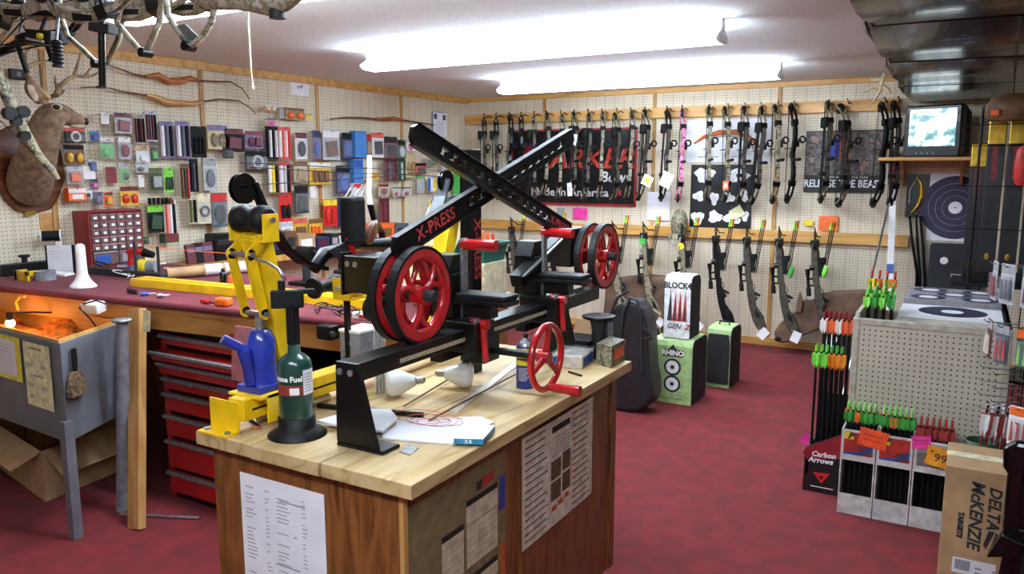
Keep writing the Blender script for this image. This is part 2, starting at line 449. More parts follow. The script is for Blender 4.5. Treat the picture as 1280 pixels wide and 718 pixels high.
bx(-1.82, -1.18, 1.47, 2.76, 0, .05).build('plinth', 'black_matte', isl)

# ================================================================ carpet-topped counter (peninsula off the left wall)
ZT = 1.03
ctr = thing('counter', 'long timber-framed counter topped with burgundy carpet', 'counter', (0, 0, 0))
fl, fr_ = P(0, 358, z=ZT), P(464, 404, z=ZT)
dx = (fr_ - fl).normalized()
A = fl + dx * ((XL + .02 - fl.x) / dx.x); Bp = fl + dx * ((-1.93 - fl.x) / dx.x)
yb_ = 3.32
poly = [(A.x, A.y), (Bp.x, Bp.y), (Bp.x, yb_), (A.x, yb_)]
def inset(d, e=0): return [(A.x + e, A.y + d), (Bp.x - e, Bp.y + d), (Bp.x - e, yb_ - e), (A.x + e, yb_ - e)]
MB().prism(inset(0), 'z', ZT - .035, ZT).build('carpet_top', 'bench_carpet', ctr, .014, seg=3)
MB().prism(inset(.03, .01), 'z', ZT - .06, ZT - .035).build('top_board', 'pine_x', ctr)
def along(x): return A.y + (x - A.x) * dx.y / dx.x
def beam(x0, x1, off, th, z0, z1):
    return MB().prism([(x0, along(x0) + off), (x1, along(x1) + off), (x1, along(x1) + off + th), (x0, along(x0) + off + th)], 'z', z0, z1)
beam(A.x + .01, Bp.x - .03, .05, .04, ZT - .15, ZT - .06).build('apron', 'pine_x', ctr, .003)
pt = P(168, 392, y=2.26); pb = P(171, 661, z=0)
MB().bar((pb.x, pb.y, 0), (pt.x, along(pt.x) - .012, ZT - .04), .085, .04, (0, 1, 0)).build('post', 'pine_z', ctr, .003)
MB().box(-2.02, -1.94, along(-1.98) + .06, yb_ - .02, 0.0, ZT - .06).build('end_panel', 'red_veneer', ctr, .002)
MB().box(XL + .03, -2.03, yb_ - .06, yb_ - .03, 0, ZT - .06).build('back_panel', 'red_veneer', ctr)
MB().box(-3.16, -3.10, 2.38, 3.0, .33, .37).build('stretcher', 'pine_x', ctr, .003)
MB().box(-4.86, -4.8, 2.4, 2.46, 0, ZT - .06).build('post', 'pine_z', ctr, .003)
MB().prism([(-2.03, along(-2.03) + .5), (-1.93, along(-1.93) + .5), (-1.93, yb_), (-2.03, yb_)], 'z', ZT, ZT + .012).build('edge_board', 'pine_x', ctr)
# ================================================================ scissor-arm bow press on the island
xp = thing('bow_press', 'black scissor-arm bow press with red spoked wheels on the island workbench', 'bow press', (-1.41, 2.2, ZB))
def xw(mb, name, mats, parent=None, bev=0):
    if parent is None: return wb(mb, name, mats, xp, bev)
    o = mb.build(name, mats, parent, bev); return o
BX0, BX1 = -1.445, -1.37
bm = xw(MB().box(BX0, BX1, 1.545, 3.12, 1.085, 1.137), 'beam', 'black_metal', bev=.004)
pm('ruler', 'b0a890', .4, .4, .2, 200)
xw(MB().box(BX1, BX1 + .0015, 1.72, 2.62, 1.1, 1.113), 'scale_strip', 'ruler')
def foot(y, xo=0, d=1):
    f = MB().prism([(-1.447 + xo, ZB + .012), (-1.30 + xo, ZB + .012), (-1.362 + xo, 1.139), (-1.442 + xo, 1.139)], 'y', y, y + .012)
    f.box(-1.447 + xo, -1.285 + xo, y - .0, y + .075 * d, ZB, ZB + .012)
    o = xw(f, 'foot', 'black_metal', bev=.004)
    for xx in (-1.425, -1.388): xw(MB().cyl((xx + xo, y - .004, 1.112), (xx + xo, y + .002, 1.112), .009, n=12), 'bolt', 'dull_steel')
foot(1.533); foot(2.76, 0)
# wheels
def yspoke(b, c, ang, r0, rs, r1, w_, th, sp):
    def pt(a, r): return Vector((c[0], c[1] + math.cos(a) * r, c[2] + math.sin(a) * r))
    b.bar(pt(ang, r0), pt(ang, rs), th, w_, (1, 0, 0)) if False else None
    b.tube([pt(ang, r0), pt(ang, rs)], w_ / 2, 8)
    for s in (-1, 1): b.tube([pt(ang, rs * .92), pt(ang + s * sp * .55, (rs + r1) / 2), pt(ang + s * sp, r1)], w_ * .42, 8)
def wheel_pair(y, z):
    for x, lab in ((-1.47, 0), (-1.402, 1)):
        b = MB().ring((x, y, z), .116, .139, -.014, .014, 'x', 40)
        b.torus((x, y, z), .117, .0135, 'x', 40, 8)
        for k in range(3): yspoke(b, (x, y, z), R(-92 + 120 * k), .02, .062, .116, .022, .014, R(24))
        wh = xw(b, 'wheel', 'red_paint')
        t = MB().ring((x, y, z), .1385, .1475, -.0145, .0145, 'x', 40); t.build('rubber_tyre', 'black_rubber', wh)
        MB().cyl((x - .022, y, z), (x + .022, y, z), .028, n=20).build('hub', 'red_paint', wh)
    xw(MB().cyl((-1.54, y, z), (-1.345, y, z), .017, n=16), 'axle', 'dark_grey')
W1 = P(516, 368, x=-1.43); W2 = P(748, 320, x=-1.43)
wheel_pair(W1.y, W1.z); wheel_pair(W2.y, W2.z)
# scissor arms with punched slots
def arm(p, q, x0, x1, wdt, s0, s1, n_, name='scissor_arm', mid=None):
    d = Vector((0, q.y - p.y, q.z - p.z)); L = d.length; d.normalize(); nn = Vector((0, -d.z, d.y))
    def pt(s, t): v = Vector((0, p.y, p.z)) + d * s + nn * t; return (v.y, v.z)
    h = wdt / 2; b = MB(); a0, a1 = s0 * L, s1 * L
    b.prism([pt(a, b_) for a, b_ in ((0, -h * .5), (0, h * .5), (h * .5, h), (a0, h), (a0, -h), (h * .5, -h))], 'x', x0, x1)
    b.prism([pt(a, b_) for a, b_ in ((a1, -h), (a1, h), (L - h * .5, h), (L, h * .5), (L, -h * .5), (L - h * .5, -h))], 'x', x0, x1)
    for s in (-1, 1): b.prism([pt(a0, s * h), pt(a1, s * h), pt(a1, s * h * .42), pt(a0, s * h * .42)], 'x', x0, x1)
    st = (a1 - a0) / n_
    for k in range(n_ + 1):
        a = a0 + k * st; g = st * .3 if 0 < k < n_ else st * .1
        if mid and mid[0] < (a / L) < mid[1]: g = st * .55
        b.prism([pt(a - g, -h * .45), pt(a + g, -h * .2), pt(a + g, h * .45), pt(a - g, h * .2)], 'x', x0, x1)
    o = xw(b, name, 'black_metal')
    # raised edge flanges
    f = MB()
    for s in (-1, 1): f.prism([pt(h * .5, s * h), pt(L - h * .5, s * h), pt(L - h * .5, s * (h + .004)), pt(h * .5, s * (h + .004))], 'x', x0 - .006, x1 + .006)
    f.build('flange', 'black_metal', o, .001)
    return o, d, nn
PA, QA = P(513, 165, x=-1.41), P(712, 291, x=-1.41)
PB, QB = P(492, 313, x=-1.44), P(716, 170, x=-1.44)
armA, dA, nA = arm(PA, QA, -1.415, -1.4, .062, .13, .82, 14)
armB, dB, nB = arm(PB, QB, -1.45, -1.435, .062, .33, .93, 12)
pm('red_print', 'b8393c', .5)
def on_arm(pq, d, x, s, L, txt, size):
    c = Vector((x, pq.y, pq.z)) + d * s
    return text(txt, size, 'red_print', armB if pq is PB else armA, face(c, d, Vector((1, 0, 0)).cross(d)), bold=.0008, ext=.0008, spacing=1.08)
LB = (QB - PB).length
on_arm(PB, dB, -1.4345, LB * .175, 0, 'X-PRESS', .056)
on_arm(PA, dA, -1.3995, (QA - PA).length * .895, 0, 'X-PRESS', .045)
cv = P(620, 241, x=-1.42)
xw(MB().cyl((-1.47, cv.y, cv.z), (-1.39, cv.y, cv.z), .014, n=16).cyl((-1.43, cv.y, cv.z), (-1.43, cv.y - .005, cv.z + .09), .004, n=8), 'pivot_bolt', 'black_metal')
# column behind, lettering on its side
pc = P(590, 187, x=-1.55); CYL = pc.y
po = xw(MB().box(-1.585, -1.53, CYL - .03, CYL + .03, ZB, pc.z), 'column', 'black_metal', bev=.003)
text('X-PRESS', .062, 'red_print', po, face(Vector((-1.5292, CYL, 1.36)), (0, 0, -1), (0, 1, 0)), bold=.001, ext=.0006)
xw(MB().cyl((-1.54, CYL, pc.z - .1), (-1.44, CYL, pc.z - .1), .008, n=10).cyl((-1.46, CYL, pc.z - .1), (-1.44, CYL, pc.z - .1), .013, n=10), 'clamp_pin', 'steel')
# carriages
def carriage(y, far):
    c = MB()
    c.box(-1.49, -1.33, y - .045, y + .075, 1.06, 1.16)
    c.box(-1.535, -1.44, y - .01, y + .09, 1.16, 1.31)
    c.box(-1.50, -1.455, y - .06, y + .12, 1.02, 1.09)
    c.prism([(y - .02, 1.31), (y + .1, 1.31), (y + .07, 1.37), (y + .01, 1.37)], 'x', -1.53, -1.45)
    xw(c, 'carriage', 'black_metal', bev=.004)
    for k in range(5): xw(MB().cyl((-1.34, y - .03 + k * .022, 1.16), (-1.34, y - .03 + k * .022, 1.172), .006, n=8), 'screw', 'dull_steel')
    xw(MB().box(-1.43, -1.418, y + .02, y + .05, 1.09, 1.425), 'upright', 'dull_steel', bev=.002)
    xw(MB().cyl((-1.43, y + .035, 1.405), (-1.30, y + .035, 1.405), .0185, n=20), 'roller', 'red_paint')
    t = MB().box(-1.43, -1.235, y - .02, y + .075, 1.215, 1.232); xw(t, 'tray', 'black_metal', bev=.003)
    xw(MB().box(-1.427, -1.238, y - .017, y + .072, 1.232, 1.25), 'pad', 'black_rubber', bev=.006)
    xw(MB().box(-1.41, -1.30, y, y + .05, 1.17, 1.215), 'tray_support', 'black_metal', bev=.004)
    lv = MB().cyl((-1.37, y + .0, 1.152), (-1.31, y + .0, 1.152), .017, n=16)
    lv.tube([(-1.33, y, 1.15), (-1.325, y - .002, 1.1), (-1.315, y - .006, 1.03)], [.014, .0115, .010], 10)
    xw(lv, 'clamp_lever', 'red_paint')
carriage(2.1, 0); carriage(2.665, 1)
# gear housing left of the near wheels, slanted strut at the far carriage
h = MB().box(-1.66, -1.53, W1.y - .05, W1.y + .06, 1.27, 1.385); h.box(-1.668, -1.66, W1.y - .055, W1.y + .0, 1.26, 1.395)
hg = xw(h, 'gear_housing', 'black_metal', bev=.005)
for xx in (-1.64, -1.61): MB().cyl((xx, W1.y - .054, 1.36), (xx, W1.y - .049, 1.36), .009, n=12).build('bolt', 'dull_steel', hg)
xw(MB().cyl((-1.57, W1.y - .03, 1.225), (-1.50, W1.y - .03, 1.225), .04, n=20), 'idler', 'black_rubber')
q0, q1 = P(645, 352, x=-1.46), P(703, 296, x=-1.46)
xw(MB().bar(q0, q1, .05, .05, (1, 0, 0)), 'strut', 'black_metal', bev=.003)
xw(MB().bar(q0 + Vector((.027, 0, .02)), q1 + Vector((.027, 0, .02)), .006, .02, (1, 0, 0)), 'strut_plate', 'steel')
xw(MB().box(-1.585, -1.49, W2.y - .16, W2.y + .02, W2.z - .04, W2.z + .13), 'gear_housing', 'black_metal', bev=.006)
# hand wheel
HW = P(683, 447, x=-1.17)
b = MB().torus(HW, .107, .0115, 'x', 40, 10)
for k in range(3):
    a = R(80 + 120 * k); b.tube([HW + Vector((-.004, math.cos(a) * .02, math.sin(a) * .02)), HW + Vector((0, math.cos(a) * .107, math.sin(a) * .107))], [.012, .009], 8)
b.cyl(HW - Vector((.03, 0, 0)), HW + Vector((.012, 0, 0)), .021, n=20)
hw = xw(b, 'hand_wheel', 'red_paint')
ka = R(-82); kp = HW + Vector((0, math.cos(ka) * .105, math.sin(ka) * .105))
MB().lathe([(.012, 0), (.014, .02), (.0155, .065), (.019, .108), (.0185, .117)], kp, 16, 'x').build('crank_knob', 'red_paint', hw)
xw(MB().cyl((-1.46, HW.y, HW.z), HW - Vector((.02, 0, 0)), .013, n=16), 'drive_shaft', 'black_metal')
xw(MB().box(-1.48, -1.38, HW.y - .05, HW.y + .05, HW.z - .04, 1.085), 'shaft_bracket', 'black_metal', bev=.004)

# ================================================================ yellow hydraulic bow press
yp = thing('hydraulic_press', 'yellow steel bow press with blue bottle jack on the island workbench', 'bow press', (-1.77, 1.6, ZB))
def yw(mb, name, mats, bev=0, parent=None): return wb(mb, name, mats, yp, bev) if parent is None else mb.build(name, mats, parent, bev)
YX0, YX1 = -1.80, -1.735
yw(MB().box(YX0, YX1, 1.47, 2.78, .935, 1.0), 'base_beam', 'yellow_paint', .004)
yw(MB().box(YX1 - .001, YX1 + .001, 1.5, 2.7, .962, .968), 'groove', 'black_matte')
for y, d in ((1.47, -1), (2.78, 1)):
    b = MB().box(-1.872, -1.752, min(y, y + .006 * d), max(y, y + .006 * d), ZB, .992).box(-1.872, -1.752, min(y, y + .055 * d), max(y, y + .055 * d), ZB, ZB + .006)
    br = yw(b, 'end_bracket', 'yellow_paint', .001)
    for xx in (-1.855, -1.77): MB().cyl((xx, y + .032 * d, ZB + .006), (xx, y + .032 * d, ZB + .011), .0095, n=6).build('bolt', 'dull_steel', br)
jk = P(330, 486, x=-1.765)
b = MB().box(-1.83, -1.695, jk.y - .075, jk.y + .09, .998, 1.005).box(-1.70, -1.695, jk.y - .05, jk.y + .09, .925, 1.005)
yw(b, 'jack_platform', 'yellow_paint')
# bottle jack
J = Vector((-1.768, jk.y, 1.005))
b = MB().box(J.x - .05, J.x + .05, J.y - .055, J.y + .06, J.z, J.z + .02)
b.lathe([(.045, .02), (.042, .03), (.04, .1), (.041, .15), (.036, .16), (.03, .175), (.024, .18)], J, 20)
b.tube([J + Vector((.0, -.045, .025)), J + Vector((.0, -.05, .07)), J + Vector((-.01, -.056, .125))], [.018, .016, .02], 12)
jb = yw(b, 'jack_body', 'blue_paint', .002)
MB().cyl(J + Vector((-.01, -.04, .12)), J + Vector((-.045, -.1, .165)), .014, n=12).build('pump_socket', 'blue_paint', jb)
MB().cyl(J + Vector((0, 0, .18)), J + Vector((0, 0, .225)), .013, n=14).build('ram', 'steel', jb)
# lift arm and linkage
def arm_y(y0, z0, y1, z1, name):
    return yw(MB().bar((-1.768, y0, z0), (-1.768, y1, z1), .064, .064, (1, 0, 0)), name, 'yellow_paint', .004)
T1 = P(318, 282, x=-1.768)
arm_y(jk.y + .1, .99, T1.y, T1.z - .02, 'lift_arm')
FT = P(562, 262, x=-1.768)
arm_y(FT.y - .16, .99, FT.y, FT.z - .02, 'lift_arm')
l0, l1 = P(301, 318, x=-1.76), P(322, 392, x=-1.75)
for xx in (-1.80, -1.722):
    b = MB().bar((xx, l0.y, l0.z), (xx, l1.y, l1.z), .008, .028, (0, 1, 0)).cyl((xx - .004, l0.y, l0.z), (xx + .004, l0.y, l0.z), .016, n=16).cyl((xx - .004, l1.y, l1.z), (xx + .004, l1.y, l1.z), .016, n=16)
    b.bar((xx, l0.y, l0.z), (xx, T1.y, T1.z - .03), .008, .03, (0, 1, 0))
    yw(b, 'link_plate', 'yellow_paint')
for p in (l0, l1): yw(MB().cyl((-1.812, p.y, p.z), (-1.71, p.y, p.z), .008, n=10), 'link_pin', 'steel')
def saddle(p):
    b = MB().box(-1.845, -1.70, p.y - .03, p.y + .03, p.z - .045, p.z - .038)
    for xx in (-1.842, -1.703): b.box(xx - .0035, xx + .0035, p.y - .028, p.y + .028, p.z - .045, p.z + .035)
    s = yw(b, 'roller_bracket', 'yellow_paint', .001)
    MB().cyl((-1.86, p.y, p.z + .018), (-1.69, p.y, p.z + .018), .0085, n=12).build('axle_bolt', 'steel', s)
    pr = [(.03, -.064), (.04, -.058), (.042, -.03), (.036, -.02), (.033, 0), (.036, .02), (.042, .03), (.04, .058), (.03, .064)]
    MB().lathe(pr, (-1.772, p.y, p.z + .018), 24, 'x').build('roller', 'black_rubber', s)
saddle(T1); saddle(FT)

# ================================================================ black compound bow clamped in the yellow press
pm('limb_grey', '4a4e50', .35)
yq = P(441, 357, x=-1.74)
for yy in (-.055, .0, .055): yw(MB().box(-1.775, -1.70, yq.y + yy - .003, yq.y + yy + .003, yq.z - .035, yq.z + .03), 'cross_plate', 'yellow_paint')
yw(MB().box(-1.775, -1.70, yq.y - .058, yq.y + .058, yq.z - .041, yq.z - .035), 'cross_bracket', 'yellow_paint')
yw(MB().cyl((-1.74, yq.y - .08, yq.z), (-1.74, yq.y + .08, yq.z), .009, n=12), 'cross_bolt', 'steel')
yw(MB().bar((-1.768, yq.y, yq.z - .038), (-1.768, yq.y, 1.0), .016, .016, (1, 0, 0)), 'cross_post', 'black_metal')
cb = thing('compound_bow', 'black compound bow held strings-up in the yellow hydraulic press', 'bow', (-1.768, T1.y, T1.z))
xb = -1.768
def cw(mb, name, mats, bev=0): return wb(mb, name, mats, cb, bev)
c1, c2 = P(305, 232, x=xb), P(556, 224, x=xb)
def limb(pts, w0, w1, name='limb', mat='black_metal'):
    b = MB(); m = len(pts); rings = []
    for i, p in enumerate(pts):
        a, c = pts[max(0, i - 1)], pts[min(m - 1, i + 1)]; d = (c - a).normalized(); n_ = Vector((1, 0, 0)).cross(d); hw_ = (w0 + (w1 - w0) * i / (m - 1)) / 2; th = .006
        rings.append([p + Vector((hw_, 0, 0)) + n_ * th, p - Vector((hw_, 0, 0)) + n_ * th, p - Vector((hw_, 0, 0)) - n_ * th, p + Vector((hw_, 0, 0)) - n_ * th])
    b.loft(rings, smooth=False); cw(b, name, mat)
limb([P(u, v, x=xb) for u, v in ((316, 228), (330, 262), (343, 290), (358, 312), (378, 328), (404, 336))], .03, .05)
limb([P(u, v, x=xb) for u, v in ((556, 224), (551, 246), (544, 266), (533, 283), (519, 296), (498, 303))], .045, .078, mat='limb_grey')
def cam_wheel(c, s):
    pr = []
    for i in range(20):
        t = 2 * math.pi * i / 20; r = .043 * (1 + .22 * math.cos(t + s)); pr.append((c.y + r * math.cos(t), c.z + r * math.sin(t)))
    b = MB().prism(pr, 'x', xb - .009, xb - .004).prism(pr, 'x', xb + .004, xb + .009)
    b.prism([(c.y + (p[0] - c.y) * .86, c.z + (p[1] - c.z) * .86) for p in pr], 'x', xb - .005, xb + .005)
    b.cyl((xb - .022, c.y, c.z), (xb + .022, c.y, c.z), .007, n=10)
    cw(b, 'cam', 'black_gloss')
cam_wheel(c1, 2.); cam_wheel(c2, 1.)
rs = [P(u, v, x=xb) for u, v in ((392, 337), (405, 318), (428, 312), (445, 306), (470, 306), (494, 304), (508, 304))]
cw(MB().tube(rs, [.02, .024, .022, .018, .02, .024, .018], 8), 'riser', 'black_metal')
gb = P(455, 292, x=xb + .03)
b = MB().loft([[P(u + du, v + dv, x=xb + dx_) for du, dv, dx_ in ((0, -4, 0), (3, 0, .02), (0, 4, 0), (-3, 0, -.02))] for u, v in ((451, 300), (456, 296), (463, 286), (470, 278))])
cw(b, 'limb_pocket', 'black_metal')
cw(MB().ell(P(464, 291, x=xb + .028), (.018, .022, .045), rot=(-28, 0, 0)), 'grip', 'walnut')
qa = P(444, 273, x=xb + .05)
q = MB().box(xb + .02, xb + .07, qa.y - .045, qa.y + .035, qa.z - .085, qa.z + .07)
cw(q, 'quiver_hood', 'black_matte', .012)
for k in range(4): cw(MB().cyl((xb + .03 + .01 * k, qa.y - .03 + .015 * k, qa.z + .06), (xb + .03 + .01 * k, qa.y + .01 + .012 * k, qa.z + .1), .0025, n=6), 'arrow_tip', 'steel')
for (a, c, nm) in ((P(300, 203, x=xb), P(552, 213, x=xb), 'bowstring'), (P(312, 209, x=xb - .008), P(566, 221, x=xb - .008), 'cable'), (P(322, 231, x=xb + .008), P(548, 214, x=xb + .008), 'cable')):
    cw(MB().tube([a, a.lerp(c, .4) - Vector((0, 0, .004)), c], .0014, 6), nm, 'black_matte')
b = MB().prism([(P(u, v, x=xb).y, P(u, v, x=xb).z) for u, v in ((398, 312), (424, 300), (441, 345), (428, 352), (412, 322))], 'x', xb + .03, xb + .045)
cw(b, 'riser_plate', 'dark_grey', .002)
cw(MB().tube([P(434, 297, x=xb + .05), P(440, 312, x=xb + .05), P(444, 326, x=xb + .05)], [.008, .011, .009], 10), 'release_lever', 'red_paint')
s0 = P(404, 348, x=xb - .05)
b = MB().lathe([(.034, -.06), (.036, -.05), (.03, -.042), (.02, -.03), (.02, .03), (.03, .042), (.036, .05), (.034, .06)], (xb - .06, s0.y + .02, s0.z - .03), 20, 'y')
cw(b, 'rubber_bobbin', 'black_rubber')
# ================================================================ things on the island
def one(mb, name, mats, label, cat, loc=None, bev=0, group=None, seg=2):
    """a thing made of one mesh given in room coordinates, its origin moved to loc"""
    loc = Vector(loc) if loc is not None else Vector((0, 0, 0))
    if loc.length: mb.v = [tuple(Vector(p) - loc) for p in mb.v]
    o = mb.build(name, mats, None, bev, loc, seg); return tag(o, label, cat, group)
def wraptext(s, size, mat, parent, r, z, a0, bold=0., name='lettering'):
    """lettering bent round an upright cylinder, centred on angle a0"""
    o = text(s, size, mat, parent, Matrix.Identity(4), name, bold, ext=.0003)
    for v in o.data.vertices:
        a = a0 + v.co.x / r; rr = r + v.co.z
        v.co = Vector((math.cos(a) * rr, math.sin(a) * rr, z + v.co.y))
    o.data.update(); return o
def wrapband(r, z0, z1, a0, a1, n_=16):
    b = MB(); g = [[(math.cos(a0 + (a1 - a0) * i / n_) * r, math.sin(a0 + (a1 - a0) * i / n_) * r, z) for i in range(n_ + 1)] for z in (z0, z1)]
    return b.sheet(g)
pm('propane_green', '173c33', .25, 0, .1, 10, coat=.4)
pm('label_brown', '7c2e1c', .5)
pb_ = P(372, 543, z=ZB)
pr = thing('propane_cylinder', 'dark green propane fuel cylinder with torch on a black cone stand', 'cylinder', (pb_.x, pb_.y, ZB))
MB().lathe([(.083, 0), (.083, .004), (.055, .022), (.052, .026), (.052, .055), (.048, .057)], n=32).build('stand', 'black_rubber', pr)
MB().lathe([(.0465, .045), (.0475, .052), (.0475, .2), (.046, .212), (.04, .224), (.028, .234), (.018, .238), (.016, .262), (.012, .263)], n=32).build('tank', 'propane_green', pr)
A0 = math.atan2(-pb_.y, -pb_.x)          # towards the camera
lb = wrapband(.0479, .125, .155, A0 - 1.4, A0 + .45).build('label_band', 'label_brown', pr)
wrapband(.0479, .125, .196, A0 + .45, A0 + 1.5).build('label_panel', 'paper', pr)
wrapband(.0481, .128, .148, A0 - .35, A0 + .2).build('label_notice', 'paper', pr)
b = MB()
for k in range(7): b.add(wrapband(.0483, .135 + k * .008, .137 + k * .008, A0 + .52, A0 + 1.2 - .1 * (k % 3), 8).v, [(i, i + 1, i + 10, i + 9) for i in range(8)])
tag(b.build('label_print', 'ink_grey', pr), kind='stuff')
wraptext('Propane Fuel', .021, 'white', pr, .048, .172, A0 - .75, .0008)
tc = thing('gas_torch', 'black gas torch with bent steel burner tube on the propane cylinder', 'torch', (pb_.x, pb_.y, ZB + .262))
toff = Vector((pb_.x, pb_.y, ZB + .262))
MB().box(-.014, .014, -.014, .014, 0, .115).build('valve_stem', 'black_matte', tc, .004)
rr_ = Vector((math.cos(YAW + .2), math.sin(YAW + .2), 0)); M3 = face((0, 0, 0), rr_, (0, 0, 1)).to_3x3()
MB().obox(M3 @ Vector((-.012, .13, 0)), (.088, .05, .026), M3).build('body', 'black_matte', tc, .004)
MB().obox(M3 @ Vector((.04, .15, 0)), (.045, .014, .02), M3).build('trigger', 'black_matte', tc, .003)
bc = M3 @ Vector((-.026, .16, 0))
MB().cyl(bc - Vector((0, 0, .01)), bc + Vector((0, 0, .022)), .01, n=14).build('burner_cap', 'black_rubber', tc)
bp = [bc + Vector((0, 0, .02))] + [P(u, v, y=pb_.y - .02) - toff for u, v in ((356, 350), (348, 337), (334, 328), (313, 323))]
MB().tube(bp, [.0055, .005, .0045, .0045, .006], 10).build('burner_tube', 'steel', tc)

# spray can
sc_ = P(657, 484, z=ZB)
sp = thing('spray_can', 'blue and yellow lubricant spray can standing behind the hand wheel', 'spray can', (sc_.x, sc_.y, ZB))
pm('can_blue', '1c2f7c', .3); pm('can_yellow', 'e8d21c', .35)
MB().lathe([(.031, 0), (.033, .003), (.033, .145), (.031, .148)], n=28).build('body', 'can_blue', sp)
MB().lathe([(.031, .147), (.0315, .15), (.024, .162), (.015, .17), (.014, .174)], n=28).build('dome', 'steel', sp)
MB().lathe([(.007, .172), (.008, .176), (.008, .188), (.006, .19)], n=14).build('nozzle', 'black_matte', sp)
A1 = math.atan2(-sc_.y, -sc_.x)
wrapband(.0333, .108, .142, A1 - 1.5, A1 + 1.5, 24).build('label_band', 'can_yellow', sp)
wrapband(.0333, .083, .102, A1 - 1.2, A1 + .9, 20).build('label_swoosh', 'can_yellow', sp)
wraptext('WD-40', .027, 'ink', sp, .0335, .125, A1 - .25, .0012)
b = MB()
for k in range(8): b.add(wrapband(.0334, .03 + k * .006, .032 + k * .006, A1 - .8, A1 + .1 + .12 * (k % 3), 6).v, [(i, i + 1, i + 8, i + 7) for i in range(6)])
tag(b.build('label_print', 'white', sp), kind='stuff')

# flood bulbs
pm('frosted_glass', 'e9e9e4', .18, 0, .03, 10, coat=.6)
pm('bulb_base', 'a8a59c', .35, .8)
def bulb(c, axis, label, tilt=0):
    a = Vector(axis).normalized(); d, s1, s2 = frame((0, 0, 0), a)
    t = thing('flood_bulb', label, 'light bulb', c, group='flood bulbs on the workbench')
    t.rotation_euler = a.to_track_quat('Z', 'Y').to_euler()
    MB().lathe([(.001, .05), (.02, .049), (.036, .044), (.045, .034), (.0475, .022), (.045, .01), (.036, -.012), (.026, -.034), (.02, -.046), (.018, -.05)], n=32).build('globe', 'frosted_glass', t)
    pr_ = [(.019, -.05)]
    for k in range(5): pr_ += [(.0125, -.054 - k * .005), (.0135, -.0565 - k * .005)]
    pr_ += [(.008, -.082), (.004, -.085)]
    MB().lathe(pr_, n=20).build('screw_base', 'bulb_base', t)
bl = P(500, 478, z=.948); bulb((bl.x, bl.y, .948), (-.75, -.66, -.05), 'round frosted flood bulb lying face-on beside the press foot')
br_ = P(574, 468, z=.948); bulb((br_.x, br_.y, .948), (.72, .35, -.03), 'frosted flood bulb lying with its metal base towards the other bulb')

# magazine, book, papers, tube, thread, rods
def flat(pts, z0, z1): return MB().prism([(p.x, p.y) for p in pts], 'z', z0, z1)
def q(*uv): return [P(u, v, z=ZB) for u, v in uv]
one(flat(q((478, 550), (480, 527), (600, 523), (618, 530), (566, 557)), ZB + .001, ZB + .006), 'magazine', 'paper', 'thin white magazine lying under the blue edged book', 'magazine', (-1.25, 1.75, ZB + .001))
bk = thing('book', 'thin book with white cover and blue spine lying on the workbench edge', 'book', (-1.18, 1.78, ZB + .006))
pm('book_blue', '2a7ea0', .4)
cb_ = [P(566, 553, z=ZB + .02), P(600, 565, z=ZB + .006), P(619, 531, z=ZB + .02), P(570, 529, z=ZB + .02)]
cb_ = [P(567, 548, z=ZB + .024), P(604, 549, z=ZB + .024), P(619, 532, z=ZB + .024), P(580, 530, z=ZB + .024)]
wb(flat(cb_, ZB + .0225, ZB + .024), 'cover', 'paper', bk, .0005)
wb(flat(cb_, ZB + .0065, ZB + .0225), 'spine_and_pages', 'book_blue', bk, .001)
m0 = (cb_[0] + cb_[1]) / 2; dd = (cb_[1] - cb_[0]).normalized()
text('X R', .012, 'white', bk, face(Vector((m0.x, m0.y - .0008, ZB + .0145)) - bk.location, dd, (0, 0, 1)), bold=.0006)
pd = thing('paper_stack', 'small stack of white papers on a round of brown card', 'papers', (-1.42, 1.68, ZB))
cpt = P(462, 533, z=ZB)
wb(MB().lathe([(.075, 0), (.078, .003), (.078, .014), (.075, .016)], (cpt.x, cpt.y, ZB), 24), 'card_round', 'cardboard', pd)
wb(flat([P(u, v, z=ZB + .02) for u, v in ((395, 527), (440, 536), (478, 540), (497, 524), (488, 513), (455, 512))], ZB + .017, ZB + .024), 'sheet', 'paper', pd)
tp, tq = P(398, 507, z=ZB + .009), P(529, 519, z=ZB + .009)
tb = thing('black_tube', 'slim black tube with ringed end lying on the workbench', 'tube', (tp.x, tp.y, ZB))
wb(MB().cyl(tp, tq, .0085, n=14), 'barrel', 'black_metal', tb)
for f in (.86, .92, .96): wb(MB().cyl(tp.lerp(tq, f), tp.lerp(tq, f + .012), .0092, n=14), 'ring', 'dark_grey', tb)
for u0, v0, u1, v1, lab in ((536, 526, 656, 462, 'thin brown arrow shaft lying beside the flat steel rule'), (505, 508, 606, 447, 'thin brown arrow shaft lying behind the flood bulbs')):
    a, c = P(u0, v0, z=ZB + .011), P(u1, v1, z=ZB + .011)
    o = thing('arrow_shaft', lab, 'arrow shaft', (a.x, a.y, ZB + .008))
    wb(MB().cyl(a, c, .003, n=8), 'shaft', 'walnut', o); wb(MB().cyl(c, c + (c - a).normalized() * .02, .0034, .0005, n=8), 'point', 'steel', o)
a, c = P(566, 516, z=ZB), P(650, 452, z=ZB); d = (c - a).normalized(); s = Vector((-d.y, d.x, 0)) * .014
pm('rule', 'd9d4c6', .3, .2, .1, 100)
one(flat([a - s, a + s, c + s, c - s], ZB + .0005, ZB + .003), 'steel_rule', 'rule', 'flat pale rule lying along the workbench planks', 'ruler', (a.x, a.y, ZB))
pm('thread', 'b04a36', .6)
th = MB(); rg = random.Random(3); cp = P(535, 532, z=ZB)
